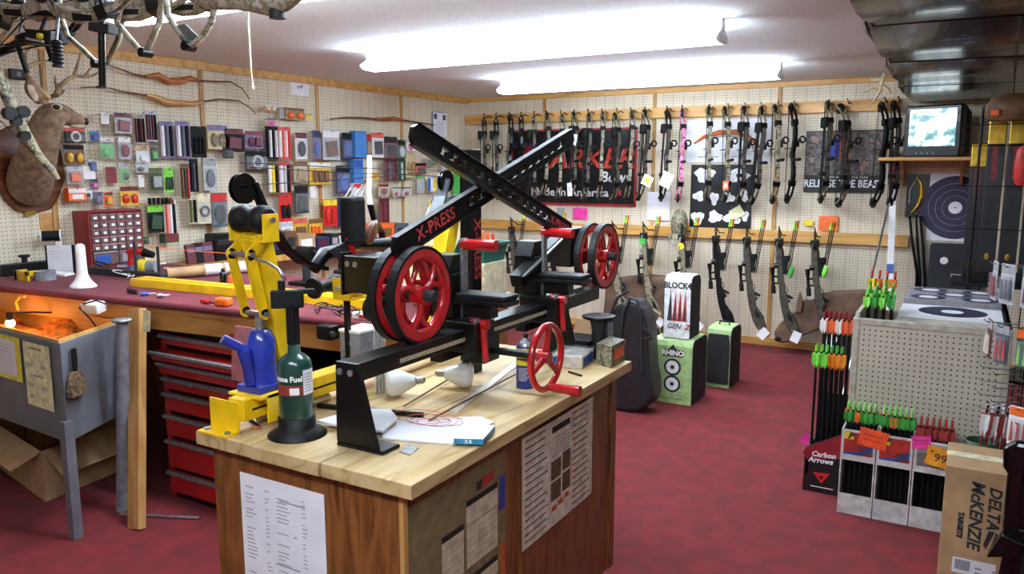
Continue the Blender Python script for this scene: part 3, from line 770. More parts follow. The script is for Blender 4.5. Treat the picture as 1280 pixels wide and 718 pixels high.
for k in range(5):
    pts = []; ph = rg.uniform(0, 6)
    for i in range(26):
        t = i / 25 * 6.28; pts.append(cp + Vector((math.cos(t + ph) * (.035 + .02 * k) + rg.uniform(-.004, .004), math.sin(t * (1 + .3 * (k % 2)) + ph) * (.03 + .008 * k), .011 + .003 * k)))
    th.tube(pts, .0008, 5)
tag(one(th, 'serving_thread', 'thread', 'loose tangle of thin red serving thread on the white magazine', 'thread', cp), kind='stuff')
one(flat(q((499, 566), (512, 556), (524, 561), (512, 570)), ZB + .0005, ZB + .003), 'clip_plate', 'dull_steel', 'small flat metal plate lying near the bench front edge', 'plate', P(510, 563, z=ZB))
one(MB().cyl(P(711, 465, z=ZB + .004), P(727, 470, z=ZB + .004), .004, n=8), 'rubber_plug', 'black_rubber', 'small black rubber peg lying behind the hand wheel handle', 'peg', P(711, 465, z=ZB))
kn = thing('hobby_knife', 'hobby knife with dark blade and orange tip by the jack base', 'knife', P(318, 535, z=ZB))
a, c = P(308, 521, z=ZB + .006), P(324, 533, z=ZB + .006); wb(MB().cyl(a, c, .006, .003, n=10), 'handle', 'black_matte', kn)
e_ = c + (c - a).normalized() * .02; wb(MB().bar(c, e_, .004, .001), 'blade', 'steel', kn); wb(MB().obox(c - Vector((0, .012, -.0)), (.014, .01, .008), (0, 0, 30)), 'cap', 'orange', kn, .002)
a, c = P(322, 523, z=ZB + .012), P(420, 493, z=ZB + .012)
one(MB().cyl(a, a.lerp(c, .9), .011, n=16), 'paper_roll', 'cream', 'cream paper roll lying along the yellow press base', 'roll', (a.x, a.y, ZB))

# electrics box on the yellow beam, clear tube
gb_ = thing('junction_box', 'grey metal junction box resting on the yellow press beam', 'box', (-1.767, 2.0, 1.0))
wb(MB().box(-1.805, -1.715, 1.945, 2.06, 1.0, 1.105), 'case', 'grey_plastic', gb_, .004)
wb(MB().box(-1.808, -1.712, 1.942, 2.063, 1.105, 1.115), 'lid', 'white', gb_, .003)
for xx, zz in ((-1.79, 1.02), (-1.73, 1.02), (-1.76, 1.07)): wb(MB().cyl((xx, 1.944, zz), (xx, 1.9405, zz), .004, n=8), 'screw', 'steel', gb_)
wb(MB().cyl((-1.7145, 1.99, 1.08), (-1.711, 1.99, 1.08), .006, n=10), 'knockout', 'steel', gb_)
c = P(476, 492, z=ZB)
ct = thing('clear_tube', 'clear plastic tube of thin rods standing behind the press beam', 'tube', (c.x, c.y, ZB))
MB().lathe([(.02, 0), (.021, .002), (.021, .33), (.02, .33), (.02, .004), (.001, .004)], n=20).build('tube_wall', 'clear', ct)
for k in range(6): a = k * 1.05; MB().cyl((math.cos(a) * .012, math.sin(a) * .012, .005), (math.cos(a) * .012, math.sin(a) * .012, .31), .0028, n=6).build('rod', 'dull_steel', ct)

# small box with blue labels, camo carton, black stand
pm('kraft_white', 'd6cfc4', .7)
sb = thing('parts_box', 'small white plastic tub with blue label and clear lid', 'tub', (-1.27, 2.6, ZB))
sbp = [P(u, v, z=ZB) for u, v in ((690, 459), (727, 463), (742, 452), (705, 447))]
wb(flat(sbp, ZB, ZB + .052), 'tub', 'kraft_white', sb, .006)
ce = sum(sbp, Vector()) / 4
wb(flat([ce + (p - ce) * 1.07 for p in sbp], ZB + .052, ZB + .058), 'lid', 'clear', sb, .002)
d1, d2 = (sbp[1] - sbp[0]).normalized(), (sbp[2] - sbp[1]).normalized()
for p0, dd_, f0, f1 in ((sbp[0], d1, .02, .35), (sbp[1], d2, .1, .9)):
    nrm = Vector((dd_.y, -dd_.x, 0)) * .0012; L = (sbp[1] - sbp[0]).length if dd_ is d1 else (sbp[2] - sbp[1]).length
    aa, bb = p0 + dd_ * L * f0 + nrm, p0 + dd_ * L * f1 + nrm
    wb(MB().sheet([[(aa.x, aa.y, ZB + .008), (bb.x, bb.y, ZB + .008)], [(aa.x, aa.y, ZB + .04), (bb.x, bb.y, ZB + .046)]]), 'label', 'blue', sb)
cx_ = thing('camo_carton', 'small camouflage printed carton with orange panel at the bench corner', 'carton', (-1.16, 2.74, ZB))
cp4 = [P(u, v, z=ZB) for u, v in ((745, 456), (764, 461), (781, 451), (762, 446))]
wb(flat(cp4, ZB, ZB + .085), 'box', 'camo', cx_, .002)
nrm = Vector(((cp4[2] - cp4[1]).y, -(cp4[2] - cp4[1]).x, 0)).normalized() * .001
aa, bb = cp4[1].lerp(cp4[2], .2) + nrm, cp4[1].lerp(cp4[2], .9) + nrm
wb(MB().sheet([[(aa.x, aa.y, ZB + .025), (bb.x, bb.y, ZB + .025)], [(aa.x, aa.y, ZB + .065), (bb.x, bb.y, ZB + .065)]]), 'panel', 'orange', cx_)
ps = thing('parts_stand', 'black plastic stand with flat oval top behind the camo carton', 'stand', (-1.27, 2.78, ZB))
sc0 = P(748, 448, z=ZB)
top = P(748, 394, y=sc0.y).z
wb(MB().loft([[Vector((sc0.x + math.cos(t * .5236) * rx, sc0.y + math.sin(t * .5236) * ry, z)) for t in range(12)] for rx, ry, z in ((.03, .024, ZB), (.032, .026, ZB + .03), (.03, .024, top - .06), (.04, .03, top - .012))]), 'column', 'dark_grey', ps)
wb(MB().lathe([(.064, 0), (.068, .003), (.068, .009), (.055, .012)], (sc0.x, sc0.y, top - .012), 24), 'top_plate', 'black_metal', ps)
for k in range(3): wb(MB().tube([(sc0.x + .05 + .008 * k, sc0.y - .02, top - .02), (sc0.x + .05 + .008 * k, sc0.y - .02, ZB + .09)], .0022, 6), 'rod', 'dull_steel', ps)
bx_ = thing('card_tray', 'open brown card tray with dark lining behind the parts tub', 'tray', (-1.4, 2.72, ZB))
t4 = [P(u, v, z=ZB) for u, v in ((702, 446), (735, 449), (752, 440), (716, 436))]
wb(flat(t4, ZB, ZB + .07), 'tray', 'black_matte', bx_, .002)
ce = sum(t4, Vector()) / 4
wb(MB().sheet([[(t4[3].x, t4[3].y, ZB + .07), (t4[2].x, t4[2].y, ZB + .07)], [(t4[3].x, t4[3].y + .03, ZB + .12), (t4[2].x, t4[2].y + .03, ZB + .12)]], (0, .003, 0)), 'flap', 'cardboard', bx_)

# ---------------------------------------------------------------- printed sheets on the island sides
pm('print_olive', '7a6c4a', .6); pm('print_tan', 'c8bb9c', .6); pm('print_dark', '1c1a17', .6); pm('print_cream', 'd9d2c0', .6)
pm('print_red', 'a82a22', .6); pm('print_blue', '2c3a8c', .6); pm('print_orange', 'b0561e', .6); pm('print_grey', '9a9590', .6)
pm('print_brown', '5c4630', .6); pm('print_green', '55604a', .6)
def sheet_thing(name, label, cat, c, right, up, w_, h_, base, rects, mats, curl=0.):
    """a printed sheet: rects are (x0,y0,x1,y1,material index) in 0..1 from its lower left corner"""
    t = thing(name, label, cat, c); t.matrix_world = face(c, right, up)
    g = [[(w_ * (j / 8 - .5), h_ * (i / 8 - .5), .0008 + curl * (math.sin(3 * i / 8 + j) * .3 + (1 - i / 8) ** 2)) for j in range(9)] for i in range(9)]
    MB().sheet(g, (0, 0, -.0006)).build('sheet', base, t)
    def zf(x, y): return .0012 + (curl * (math.sin(3 * y + x * 8) * .3 + (1 - y) ** 2) if curl else 0)
    b = MB()
    for x0, y0, x1, y1, m in rects:
        b.mat(m); pts = [(x0, y0), (x1, y0), (x1, y1), (x0, y1)]
        b.add([((x - .5) * w_, (y - .5) * h_, zf(x, y) + .0001 * m) for x, y in pts], [(0, 1, 2, 3)])
    if rects: tag(b.build('print', mats, t), kind='stuff')
    return t
rg = random.Random(11); rc = []
for colx in ((.06, .2), (.3, .36), (.44, .6), (.74, .8)):
    for k in range(44):
        if rg.random() < .78:
            y = .93 - k * .02; rc.append((colx[0], y, colx[0] + (colx[1] - colx[0]) * rg.uniform(.5, 1), y + .006, 0))
for k in range(5): rc.append((.38 + rg.uniform(0, .3), .9 - k * .17, .6 + rg.uniform(0, .2), .908 - k * .17, 1))
for k in range(44): rc.append((.05, .925 - k * .02, .95, .926 - k * .02, 2))
pm('ink_pale', 'b9b9c0', .8); pm('ink_soft', 'a6a6ac', .8); pm('ink_faint', 'd2d2d8', .8)
f0, f1 = P(300, 592, y=1.4425), P(405, 616, y=1.4425)
sheet_thing('price_sheet', 'long white printed price sheet hanging on the front panel of the island', 'paper', ((f0.x + f1.x) / 2, 1.4425, .8 - .28), (1, 0, 0), (0, 0, 1), f1.x - f0.x, .56, 'paper', rc, ['ink_soft', 'ink_grey', 'ink_faint'])
# olive bow chart
rc = [(.0, .0, 1, 1, 0)]
rc = [(.03, .3, .26, .42, 1), (.03, .46, .26, .58, 1), (.05, .36, .22, .375, 2), (.05, .52, .22, .535, 2)]
for bx0, bx1, by0, by1 in ((.3, .52, .42, .78), (.55, .9, .6, .86), (.55, .9, .12, .54), (.3, .52, .02, .38), (.55, .9, .0, .1)):
    rc.append((bx0, by0, bx1, by1, 1)); rc.append((bx0, by1, bx1, by1 + .025, 2))
    nr = int((by1 - by0) / .03)
    for k in range(nr): rc.append((bx0, by0 + k * .03, bx1, by0 + k * .03 + .003, 4 if k % 6 else 2))
    for k in range(1, 8): x = bx0 + (bx1 - bx0) * k / 8; rc.append((x, by0, x + .003, by1, 4))
rc += [(.66, .9, .72, .94, 5), (.72, .905, .86, .945, 3), (.92, .75, .99, .9, 6), (.92, .3, .99, .6, 7), (.92, .2, .99, .28, 8), (.3, .4, .9, .415, 2)]
pa, pb2 = P(493, 640, x=-1.1465), P(632, 563, x=-1.1465)
ya, yb2 = 1.465, 1.945
sheet_thing('bow_chart', 'olive printed bow selection chart on the near side of the island', 'poster', (-1.1545, (ya + yb2) / 2, .81 - .36), (0, 1, 0), (0, 0, 1), yb2 - ya, .72, 'print_olive', rc,
            ['print_olive', 'print_tan', 'print_dark', 'print_red', 'print_grey', 'ink', 'print_blue', 'print_orange', 'paper'])
rc = []; rg = random.Random(5)
for cx0, cx1 in ((.03, .34), (.68, .97)):
    for k in range(15):
        y = .95 - k * .064
        rc.append((cx0, y, cx1 - rg.uniform(0, .08), y + .012, rg.choice((1, 1, 2, 1))))
        rc.append((cx0, y - .018, cx1 - rg.uniform(.05, .15), y - .014, 3))
        rc.append((cx0, y - .002, cx0 + .05, y + .016, rg.choice((4, 5, 6))))
rc += [(.38, .88, .64, .94, 1), (.37, .44, .51, .62, 2), (.53, .46, .65, .64, 2), (.37, .24, .51, .42, 2), (.53, .26, .65, .44, 2)]
for k in range(6): rc.append((.38, .66 + k * .032, .64, .672 + k * .032, 3))
for k in range(3): rc.append((.38 + k * .09, .14 + .02 * k, .45 + k * .09, .19 + .02 * k, 4))
rc += [(.352, .02, .356, .98, 3), (.665, .02, .669, .98, 3)]
sheet_thing('arrow_chart', 'pale printed arrow catalogue poster on the far side of the island', 'poster', (-1.1465, 2.3, .63), (0, 1, 0), (0, 0, 1), .53, .375, 'print_cream', rc,
            ['print_cream', 'print_dark', 'print_brown', 'print_grey', 'print_orange', 'print_green', 'print_red'])
# ================================================================ under the counter: tool chest, tank, pipe, boxes
pm('chest_red', 'a81a1c', .28, 0, .08, 8, coat=.3)
tcx = thing('tool_chest', 'red steel tool chest with silver drawer pulls under the counter', 'tool chest', (-3.0, 2.62, 0))
def tw(mb, name, mats, bev=0, parent=None): return wb(mb, name, mats, tcx, bev) if parent is None else mb.build(name, mats, parent, bev)
cx0, cx1, cy0, cy1 = -3.395, -2.56, 2.395, 2.9
tw(MB().box(cx0, cx1, cy0 + .01, cy1, .0, .9), 'case', 'black_metal', .004)
tw(MB().box(cx0, cx0 + .03, cy0, cy0 + .01, 0, .9), 'front_post', 'chest_red'); tw(MB().box(cx1 - .03, cx1, cy0, cy0 + .01, 0, .9), 'front_post', 'chest_red')
hz = [.847, .774, .711, .631, .552, .438, .309, .146]
bot = [.795, .725, .65, .57, .46, .33, .165, .035]
for k in range(8):
    z1 = hz[k]; z0 = bot[k]; off = -.055 if k == 1 else (-.02 if k == 2 else 0)
    d = tw(MB().box(cx0 + .012, cx1 - .012, cy0 - .012 + off, cy0 + .01, z0 + .006, z1), 'drawer', 'chest_red', .003)
    MB().prism([(cy0 - .012 + off, z1 - .02), (cy0 - .03 + off, z1 - .012), (cy0 - .03 + off, z1 - .001), (cy0 - .022 + off, z1 + .004), (cy0 - .012 + off, z1 + .003)], 'x', cx0 + .01, cx1 - .01).build('pull', 'dull_steel', d)
tw(MB().box(cx0, cx1, cy0 - .01, cy1, .885, .905), 'top_rim', 'chest_red', .004)
tw(MB().cyl((cx0 + .24, cy0 - .036, .625), (cx0 + .24, cy0 - .028, .625), .012, n=12), 'lock', 'steel')
# pink plastic sheet hanging off the counter edge
pm('pink_sheet', 'b9767c', .5, 0, .1, 20, .3, 40)
ps0 = [P(u, v, y=2.3) for u, v in ((305, 378), (340, 385), (338, 480), (303, 470))]
one(MB().sheet([[(ps0[3].x, 2.24, ps0[3].z), (ps0[2].x, 2.25, ps0[2].z)], [((ps0[3].x + ps0[0].x) / 2, 2.235, .86), (ps0[2].x, 2.24, .86)], [(ps0[0].x, 2.245, .985), (ps0[1].x, 2.25, .985)]], (0, .004, 0)), 'plastic_sheet', 'pink_sheet', 'dusty pink plastic sheet hanging at the counter edge behind the blue jack', 'sheet', (ps0[0].x, 2.3, .7))

# grey steel tank on legs
pm('tank_grey', '64656a', .5, 0, .1, 6, .1, 30)
pm('cork_orange', 'c86a1c', .85, 0, .35, 30, .8, 60)
TZ0, TZ1 = .45, .9
FR = Vector((-3.357, 1.88, 0)); BR = Vector((-3.56, 2.3, 0)); FL = Vector((-4.45, 1.95, 0)); BL = Vector((-4.6, 2.34, 0))
tk = thing('media_tank', 'grey painted steel tank on legs with orange granules inside', 'tank', (-3.95, 2.1, 0))
cen = (FR + BR + FL + BL) / 4
def ring_(f, z): return [cen + (p - cen) * f + Vector((0, 0, z)) for p in (FR, BR, BL, FL)]
b = MB(); o4 = [ring_(.985, TZ0), ring_(1.0, TZ1), ring_(.97, TZ1), ring_(.955, TZ0 + .02)]
b.loft(o4, caps=False, smooth=False); b.add(ring_(.985, TZ0), [(3, 2, 1, 0)]); b.add(ring_(.955, TZ0 + .02), [(0, 1, 2, 3)])
wb(b, 'tub', 'tank_grey', tk, .004)
b = MB().loft([ring_(.968, TZ0 + .02), ring_(.968, TZ1 + .012), ring_(.94, TZ1 + .012), ring_(.94, TZ0 + .02)], caps=False, smooth=False)
wb(b, 'liner', 'pine_x', tk)
rg = random.Random(2); g = []
for i in range(13):
    row = []
    for j in range(25):
        s, t = j / 24, i / 12; p = (FL.lerp(FR, s)).lerp(BL.lerp(BR, s), t); p = cen + (p - cen) * .94
        row.append((p.x, p.y, .76 + .06 * math.sin(s * 9) * math.sin(t * 4) + rg.uniform(-.02, .02) + .06 * t))
    g.append(row)
tag(wb(MB().sheet(g), 'granules', 'cork_orange', tk), kind='stuff')
for p in ring_(.975, 0):
    wb(MB().prism([(p.x - .022, p.y - .022), (p.x + .022, p.y - .022), (p.x + .022, p.y + .022), (p.x - .022, p.y + .022)], 'z', 0, TZ0 + .1), 'leg', 'tank_grey', tk, .003)
lb_ = P(14, 402, y=2.05); glow('warm_bulb', 'ffb45c', 90.)
wb(MB().ell((-4.18, 2.1, .87), .022), 'heat_bulb', 'warm_bulb', tk); wb(MB().cyl((-4.18, 2.1, .885), (-4.18, 2.1, .925), .014, n=12), 'bulb_socket', 'black_matte', tk); wb(MB().tube([(-4.18, 2.1, .92), (-4.15, 2.2, .915), (-4.1, 2.3, .9)], .005, 6), 'bulb_cord', 'black_rubber', tk)
# papers and brush on the tank
dF = (FR - FL).normalized(); nF = Vector((dF.y, -dF.x, 0)); dR = (BR - FR).normalized(); nR = Vector((dR.y, -dR.x, 0))
def tankpt(u, v, off=.006):
    # meet the front plane of the tub
    r = P(u, v, y=1.9) - CAM; t = ((FR + nF * off - CAM).dot(nF)) / r.dot(nF); return CAM + r * t
def fsheet(name, label, uv, base, rects, mats, off=.005):
    ps_ = [tankpt(u, v, off) for u, v in uv]; c = sum(ps_, Vector()) / 4
    return sheet_thing(name, label, 'paper', c, dF, (0, 0, 1), (ps_[1] - ps_[0]).length, (ps_[0].z + ps_[1].z - ps_[2].z - ps_[3].z) / 2, base, rects, mats)
pm('lemon', 'e9d640', .6); pm('pale_yellow', 'e6e3b4', .7)
fsheet('notice', 'white chart in a yellow border taped to the grey tank', ((-34, 408), (27, 425), (27, 476), (-34, 462)), 'lemon', [(.06, .1, .9, .9, 0)] + [(.1, .15 + k * .08, .85, .155 + k * .08, 1) for k in range(9)], ['paper', 'ink_grey'])
fsheet('notice', 'pale yellow handwritten note taped to the grey tank beside its corner', ((30, 427), (63, 434), (66, 513), (34, 506)), 'pale_yellow', [(.2, .9, .7, .93, 0)] + [(x, y + .02 * k, x + .22, y + .02 * k + .01, 0) for x in (.1, .6) for y in (.12, .3, .62) for k in range(3)] + [(.3, .48, .7, .5, 0)], ['ink_grey'])
def sidept(u, v, off): r = P(u, v, y=1.9) - CAM; t = ((FR + nR * off - CAM).dot(nR)) / r.dot(nR); return CAM + r * t
br0 = sidept(92, 437, .02)
bs = thing('bench_brush', 'black handled brush with brown bristles hanging on the tank side', 'brush', br0)
a, c, e_ = sidept(92, 436, .02), sidept(94, 464, .02), sidept(97, 494, .02)
wb(MB().tube([a, a.lerp(c, .5), c], [.011, .013, .010], 10), 'handle', 'black_rubber', bs)
pm('bristle', '5a4630', .9, 0, .5, 60, .8, 90)
b = MB().loft([[p + dR * sx * w_ + nR * sy * .012 for sx, sy in ((-1, -1), (1, -1), (1, 1), (-1, 1))] for p, w_ in ((c, .018), (c.lerp(e_, .3), .04), (c.lerp(e_, .75), .055), (e_, .05))], smooth=False)
wb(b, 'bristles', 'bristle', bs)
cd0 = sidept(140, 402, -.1)
cdp = [P(u, v, y=2.2) for u, v in ((125, 415), (112, 398), (99, 385), (104, 380), (120, 376), (132, 380))]
one(MB().tube(cdp, .004, 6), 'tank_cord', 'black_rubber', 'black cord looping out of the grey tank to a white adapter', 'cord', cdp[0])
one(MB().obox(P(118, 384, y=2.24), (.1, .07, .05), (10, 0, 12)), 'adapter', 'white', 'white plastic adapter box above the grey tank', 'adapter', P(118, 386, y=2.24), .006)
hp = [P(u, v, y=2.18) for u, v in ((23, 388), (20, 378), (24, 372), (31, 371))]
one(MB().tube(hp, .007, 8), 'yellow_hook', 'yellow', 'curved yellow plastic handle standing in the tank', 'handle', hp[0])
# leaning pipe
p0, p1 = P(155, 637, z=0), P(152.5, 402, y=2.14)
pp = thing('grey_pipe', 'grey pipe standing upright against the counter post', 'pipe', p0)
wb(MB().cyl((p0.x, p0.y, .0), p1, .034, .026, n=18), 'tube', 'grey_plastic', pp)
wb(MB().lathe([(.03, 0), (.044, .004), (.044, .014), (.03, .018)], p1 - Vector((0, 0, .004)), 18), 'flange', 'dull_steel', pp)
a, c = P(150, 643, z=.008), P(250, 648, z=.008)
one(MB().cyl(a, c, .0075, n=10), 'steel_rod', 'steel', 'thin steel rod lying on the carpet by the counter post', 'rod', (a.x, a.y, 0))
tg = P(186, 402, y=2.25)
one(MB().sheet([[(tg.x - .03, 2.236, tg.z - .05), (tg.x + .022, 2.236, tg.z - .045)], [(tg.x - .022, 2.24, tg.z + .055), (tg.x + .03, 2.24, tg.z + .05)]], (0, .0015, 0)), 'price_card', 'pale_yellow', 'blank pale card tag stapled under the counter edge by the post', 'tag', tg)
# cardboard box under the tank
cb0 = thing('cardboard_box', 'open brown cardboard box on the carpet under the grey tank', 'box', (-4.0, 2.3, 0))
k4 = [Vector((-3.88, 2.03, 0)), Vector((-3.45, 2.5, 0)), Vector((-4.0, 2.78, 0)), Vector((-4.45, 2.3, 0))]
k4 = [P(57, 628, z=0), P(148, 590, z=0), Vector((-4.3, 2.75, 0)), P(-8, 580, z=0)]
kc = sum(k4, Vector()) / 4
def kr(f, z): return [kc + (p - kc) * f + Vector((0, 0, z)) for p in k4]
b = MB().loft([kr(1, 0), kr(1, .26), kr(.985, .26), kr(.985, .01)], caps=False, smooth=False); b.add(kr(1, 0), [(3, 2, 1, 0)]); b.add(kr(.985, .01), [(0, 1, 2, 3)])
wb(b, 'carton', 'cardboard', cb0)
for i in range(4):
    p, q_ = k4[i], k4[(i + 1) % 4]; n_ = Vector(((q_ - p).y, -(q_ - p).x, 0)).normalized()
    z = .26; dr = (.1, -.03, .05, .06)[i]
    wb(MB().sheet([[p + Vector((0, 0, z)), q_ + Vector((0, 0, z))], [p + n_ * .14 + Vector((0, 0, z - dr)), q_ + n_ * .14 + Vector((0, 0, z - dr))]], (0, 0, .004)), 'flap', 'cardboard', cb0)

# ================================================================ on the counter
def cpt_(u, v, z=ZT): return P(u, v, z=z)
# yellow rail
yb0 = thing('spare_rail', 'long yellow steel channel rail lying along the carpet counter', 'rail', cpt_(165, 356))
a, c = P(166, 358, z=ZT), P(470, 388, z=ZT); dd = (c - a).normalized(); sd = Vector((-dd.y, dd.x, 0))
c = a + dd * 1.62
for s, zz in ((0, .0), (.075, 0)):
    aa, cc = a + sd * s, c + sd * s
    wb(MB().bar(aa + Vector((0, 0, .0225)), cc + Vector((0, 0, .0225)), .03, .045, (0, 0, 1)), 'channel', 'yellow_paint', yb0, .003)
wb(MB().bar(a + sd * .04 + Vector((0, 0, .04)), c + sd * .04 + Vector((0, 0, .04)), .03, .012), 'web', 'yellow_paint', yb0)
# jig: dark bar with two posts and orange string
jg = thing('string_jig', 'dark grey string jig with two upright posts on the carpet counter', 'jig', cpt_(150, 346))
a, c = P(40, 335, z=ZT), P(205, 351, z=ZT)
wb(MB().bar(a + Vector((0, 0, .02)), c + Vector((0, 0, .02)), .045, .04), 'bar', 'dark_grey', jg, .003)
tp1 = None
for u in (153, 203):
    f = P(u, 350, z=ZT); f2 = a + (c - a) * max(0, min(1, (f.x - a.x) / (c.x - a.x)))
    wb(MB().cyl(f2 + Vector((0, 0, .03)), f2 + Vector((0, 0, .21 if u == 153 else .19)), .0085, n=12), 'post', 'dark_grey', jg)
    if u == 153: tp1 = f2 + Vector((0, 0, .2))
s1 = P(298, 318, y=3.2)
one(MB().tube([tp1, P(203, 311, y=2.8), s1], .0022, 6), 'string_line', 'orange', 'taut orange string running from the jig post across the counter', 'string', tp1)
# funnel
fc = P(104, 359, z=ZT)
fn = thing('funnel', 'tall white plastic funnel standing mouth-down on the carpet counter', 'funnel', (fc.x, fc.y, ZT))
MB().lathe([(.066, 0), (.068, .004), (.062, .012), (.045, .03), (.034, .05), (.028, .07)], n=24).build('cone', 'white', fn)
MB().lathe([(.028, .068), (.026, .1), (.024, .21), (.022, .222), (.012, .23)], n=20).build('spout', 'white', fn)
# tape roll, yellow bracket, black bar, black clamp
tr = P(57, 350, z=ZT)
one(MB().ring((tr.x, tr.y, ZT + .026), .032, .055, -.026, .026, 'z', 28), 'tape_roll', 'grey_plastic', 'thick roll of grey duct tape on the carpet counter', 'tape', (tr.x, tr.y, ZT))
yk = P(30, 351, z=ZT)
one(MB().box(yk.x - .075, yk.x + .06, yk.y - .01, yk.y + .002, ZT, ZT + .055).box(yk.x - .075, yk.x - .05, yk.y - .01, yk.y + .05, ZT, ZT + .055).box(yk.x + .03, yk.x + .06, yk.y - .01, yk.y + .05, ZT + .03, ZT + .055), 'yellow_bracket', 'yellow_paint', 'short yellow steel bracket on the carpet counter by the tape roll', 'bracket', (yk.x, yk.y, ZT), .002)
bb_ = thing('black_vise', 'long black fletching clamp with knob by the deer mount wall', 'clamp', (-4.82, 2.6, ZT))
a, c = P(0, 340, x=-4.82), P(62, 336, x=-4.82); a.z = c.z = ZT
wb(MB().bar(a + Vector((0, 0, .035)), c + Vector((0, 0, .035)), .06, .07), 'bed', 'black_metal', bb_, .005)
kk = a.lerp(c, .5) + Vector((0, 0, .07))
wb(MB().cyl(kk, kk + Vector((0, 0, .03)), .016, n=14).cyl(kk + Vector((0, 0, .03)), kk + Vector((0, 0, .045)), .03, n=16), 'knob', 'black_rubber', bb_)
# notepad on stand
ns = P(76, 336, z=ZT + .03)
nd = thing('note_stand', 'white ruled notepad clipped to a dark upright stand', 'notepad', (ns.x, ns.y, ZT))
rgt = Vector((.55, .83, 0)).normalized(); rgt = Vector((math.cos(R(40)), math.sin(R(40)), 0)); nrm = Vector((rgt.y, -rgt.x, 0))
wb(MB().obox(ns + Vector((0, 0, .04)) - nrm * .01, (.16, .012, .2), (0, 0, 40)), 'board', 'black_matte', nd)
wb(MB().obox(ns + Vector((0, 0, .055)), (.135, .004, .17), (0, 0, 40)), 'pad', 'paper', nd)
for k in range(8): wb(MB().obox(ns + nrm * .0028 + Vector((0, 0, -.01 + k * .016)), (.12, .0006, .0015), (0, 0, 40)), 'ruled_line', 'ink_pale', nd)
wb(MB().obox(ns + Vector((0, 0, .15)) + nrm * .002, (.035, .012, .025), (0, 0, 40)), 'clip', 'white', nd, .003)
wb(MB().obox(ns + nrm * .06 + Vector((.03, 0, -.02)), (.13, .08, .015), (0, 5, 20)), 'loose_sheets', 'paper', nd, .003)
wb(MB().obox(ns + Vector((0, 0, -.045)), (.1, .08, .03), (0, 0, 40)), 'stand_foot', 'black_matte', nd, .004)
# red small-parts cabinet
pm('cabinet_red', '8e1c24', .4); pm('drawer_clear', '6a5252', .25, 0, .15, 30, coat=.5)
rc0 = thing('parts_cabinet', 'red small-parts cabinet with rows of clear drawers against the pegboard', 'cabinet', (-4.83, 3.08, ZT))
ry0, ry1, rz0, rz1, rx0, rx1 = 2.9, 3.27, ZT, 1.385, -4.91, -4.74
wb(MB().box(rx0, rx1 - .006, ry0, ry0 + .008, rz0, rz1).box(rx0, rx1 - .006, ry1 - .008, ry1, rz0, rz1).box(rx0, rx1 - .006, ry0 + .008, ry1 - .008, rz1 - .008, rz1).box(rx0, rx1 - .006, ry0 + .008, ry1 - .008, rz0, rz0 + .008).box(rx0, rx0 + .006, ry0 + .008, ry1 - .008, rz0 + .008, rz1 - .008), 'case', 'cabinet_red', rc0)
ww = (ry1 - ry0 - .02) / 6; top = rz1 - .02
for r_ in range(5):
    z1 = top - r_ * .048; z0 = z1 - .042
    wb(MB().box(rx0 + .01, rx1 - .004, ry0 + .008, ry1 - .008, z1 + .0005, z1 + .0055), 'shelf_strip', 'cabinet_red', rc0)
    for k in range(6):
        y0 = ry0 + .01 + k * ww
        d = wb(MB().box(rx0 + .03, rx1, y0 + .002, y0 + ww - .002, z0, z1), 'drawer', 'drawer_clear', rc0, .002)
        MB().box(rx1, rx1 + .008, y0 + ww * .3, y0 + ww * .68, z0 + .012, z0 + .028).build('drawer_label', 'white', d)
for k in range(2):
    y0 = ry0 + .01 + k * ww * 3; z1 = top - 5 * .048
    d = wb(MB().box(rx0 + .03, rx1, y0 + .003, y0 + ww * 3 - .003, rz0 + .012, z1), 'drawer', 'drawer_clear', rc0, .002)
    MB().box(rx1, rx1 + .003, y0 + .02, y0 + ww * 2, rz0 + .02, z1 - .02).build('drawer_label', 'blue' if k == 0 else 'ink_grey', d)
# spool on the wall
sw = P(63, 295, x=-4.8)
so = thing('thread_spool', 'spool of black thread on a peg of the left pegboard wall', 'spool', sw)
dv = Vector((-.43, -.65, 0)).normalized()
wb(MB().cyl(sw - dv * .05, sw + dv * .045, .031, n=20), 'thread', 'black_matte', so)
for k in (-.055, .045): wb(MB().cyl(sw + dv * k, sw + dv * (k + .006), .037, n=20), 'flange', 'white', so)
wb(MB().tube([sw + dv * .07, sw - dv * .07, (XL + .002, sw.y + .12, sw.z)], .004, 8), 'peg', 'dull_steel', so)
# kraft tube roll
a, c = P(208, 342, z=ZT + .035), P(312, 333, z=ZT + .04)
kt = thing('paper_tube', 'long kraft paper roll with white wrapper lying on the counter', 'roll', (a.x, a.y, ZT))
for k, (f0, f1, r_, m_) in enumerate(((0, .45, .03, 'cardboard'), (.44, .64, .0335, 'paper'), (.63, .69, .031, 'cardboard'), (.68, 1, .034, 'paper'))):
    wb(MB().cyl(a.lerp(c, f0), a.lerp(c, f1), r_, n=18), 'wrap' if k % 2 else 'roll', m_, kt)
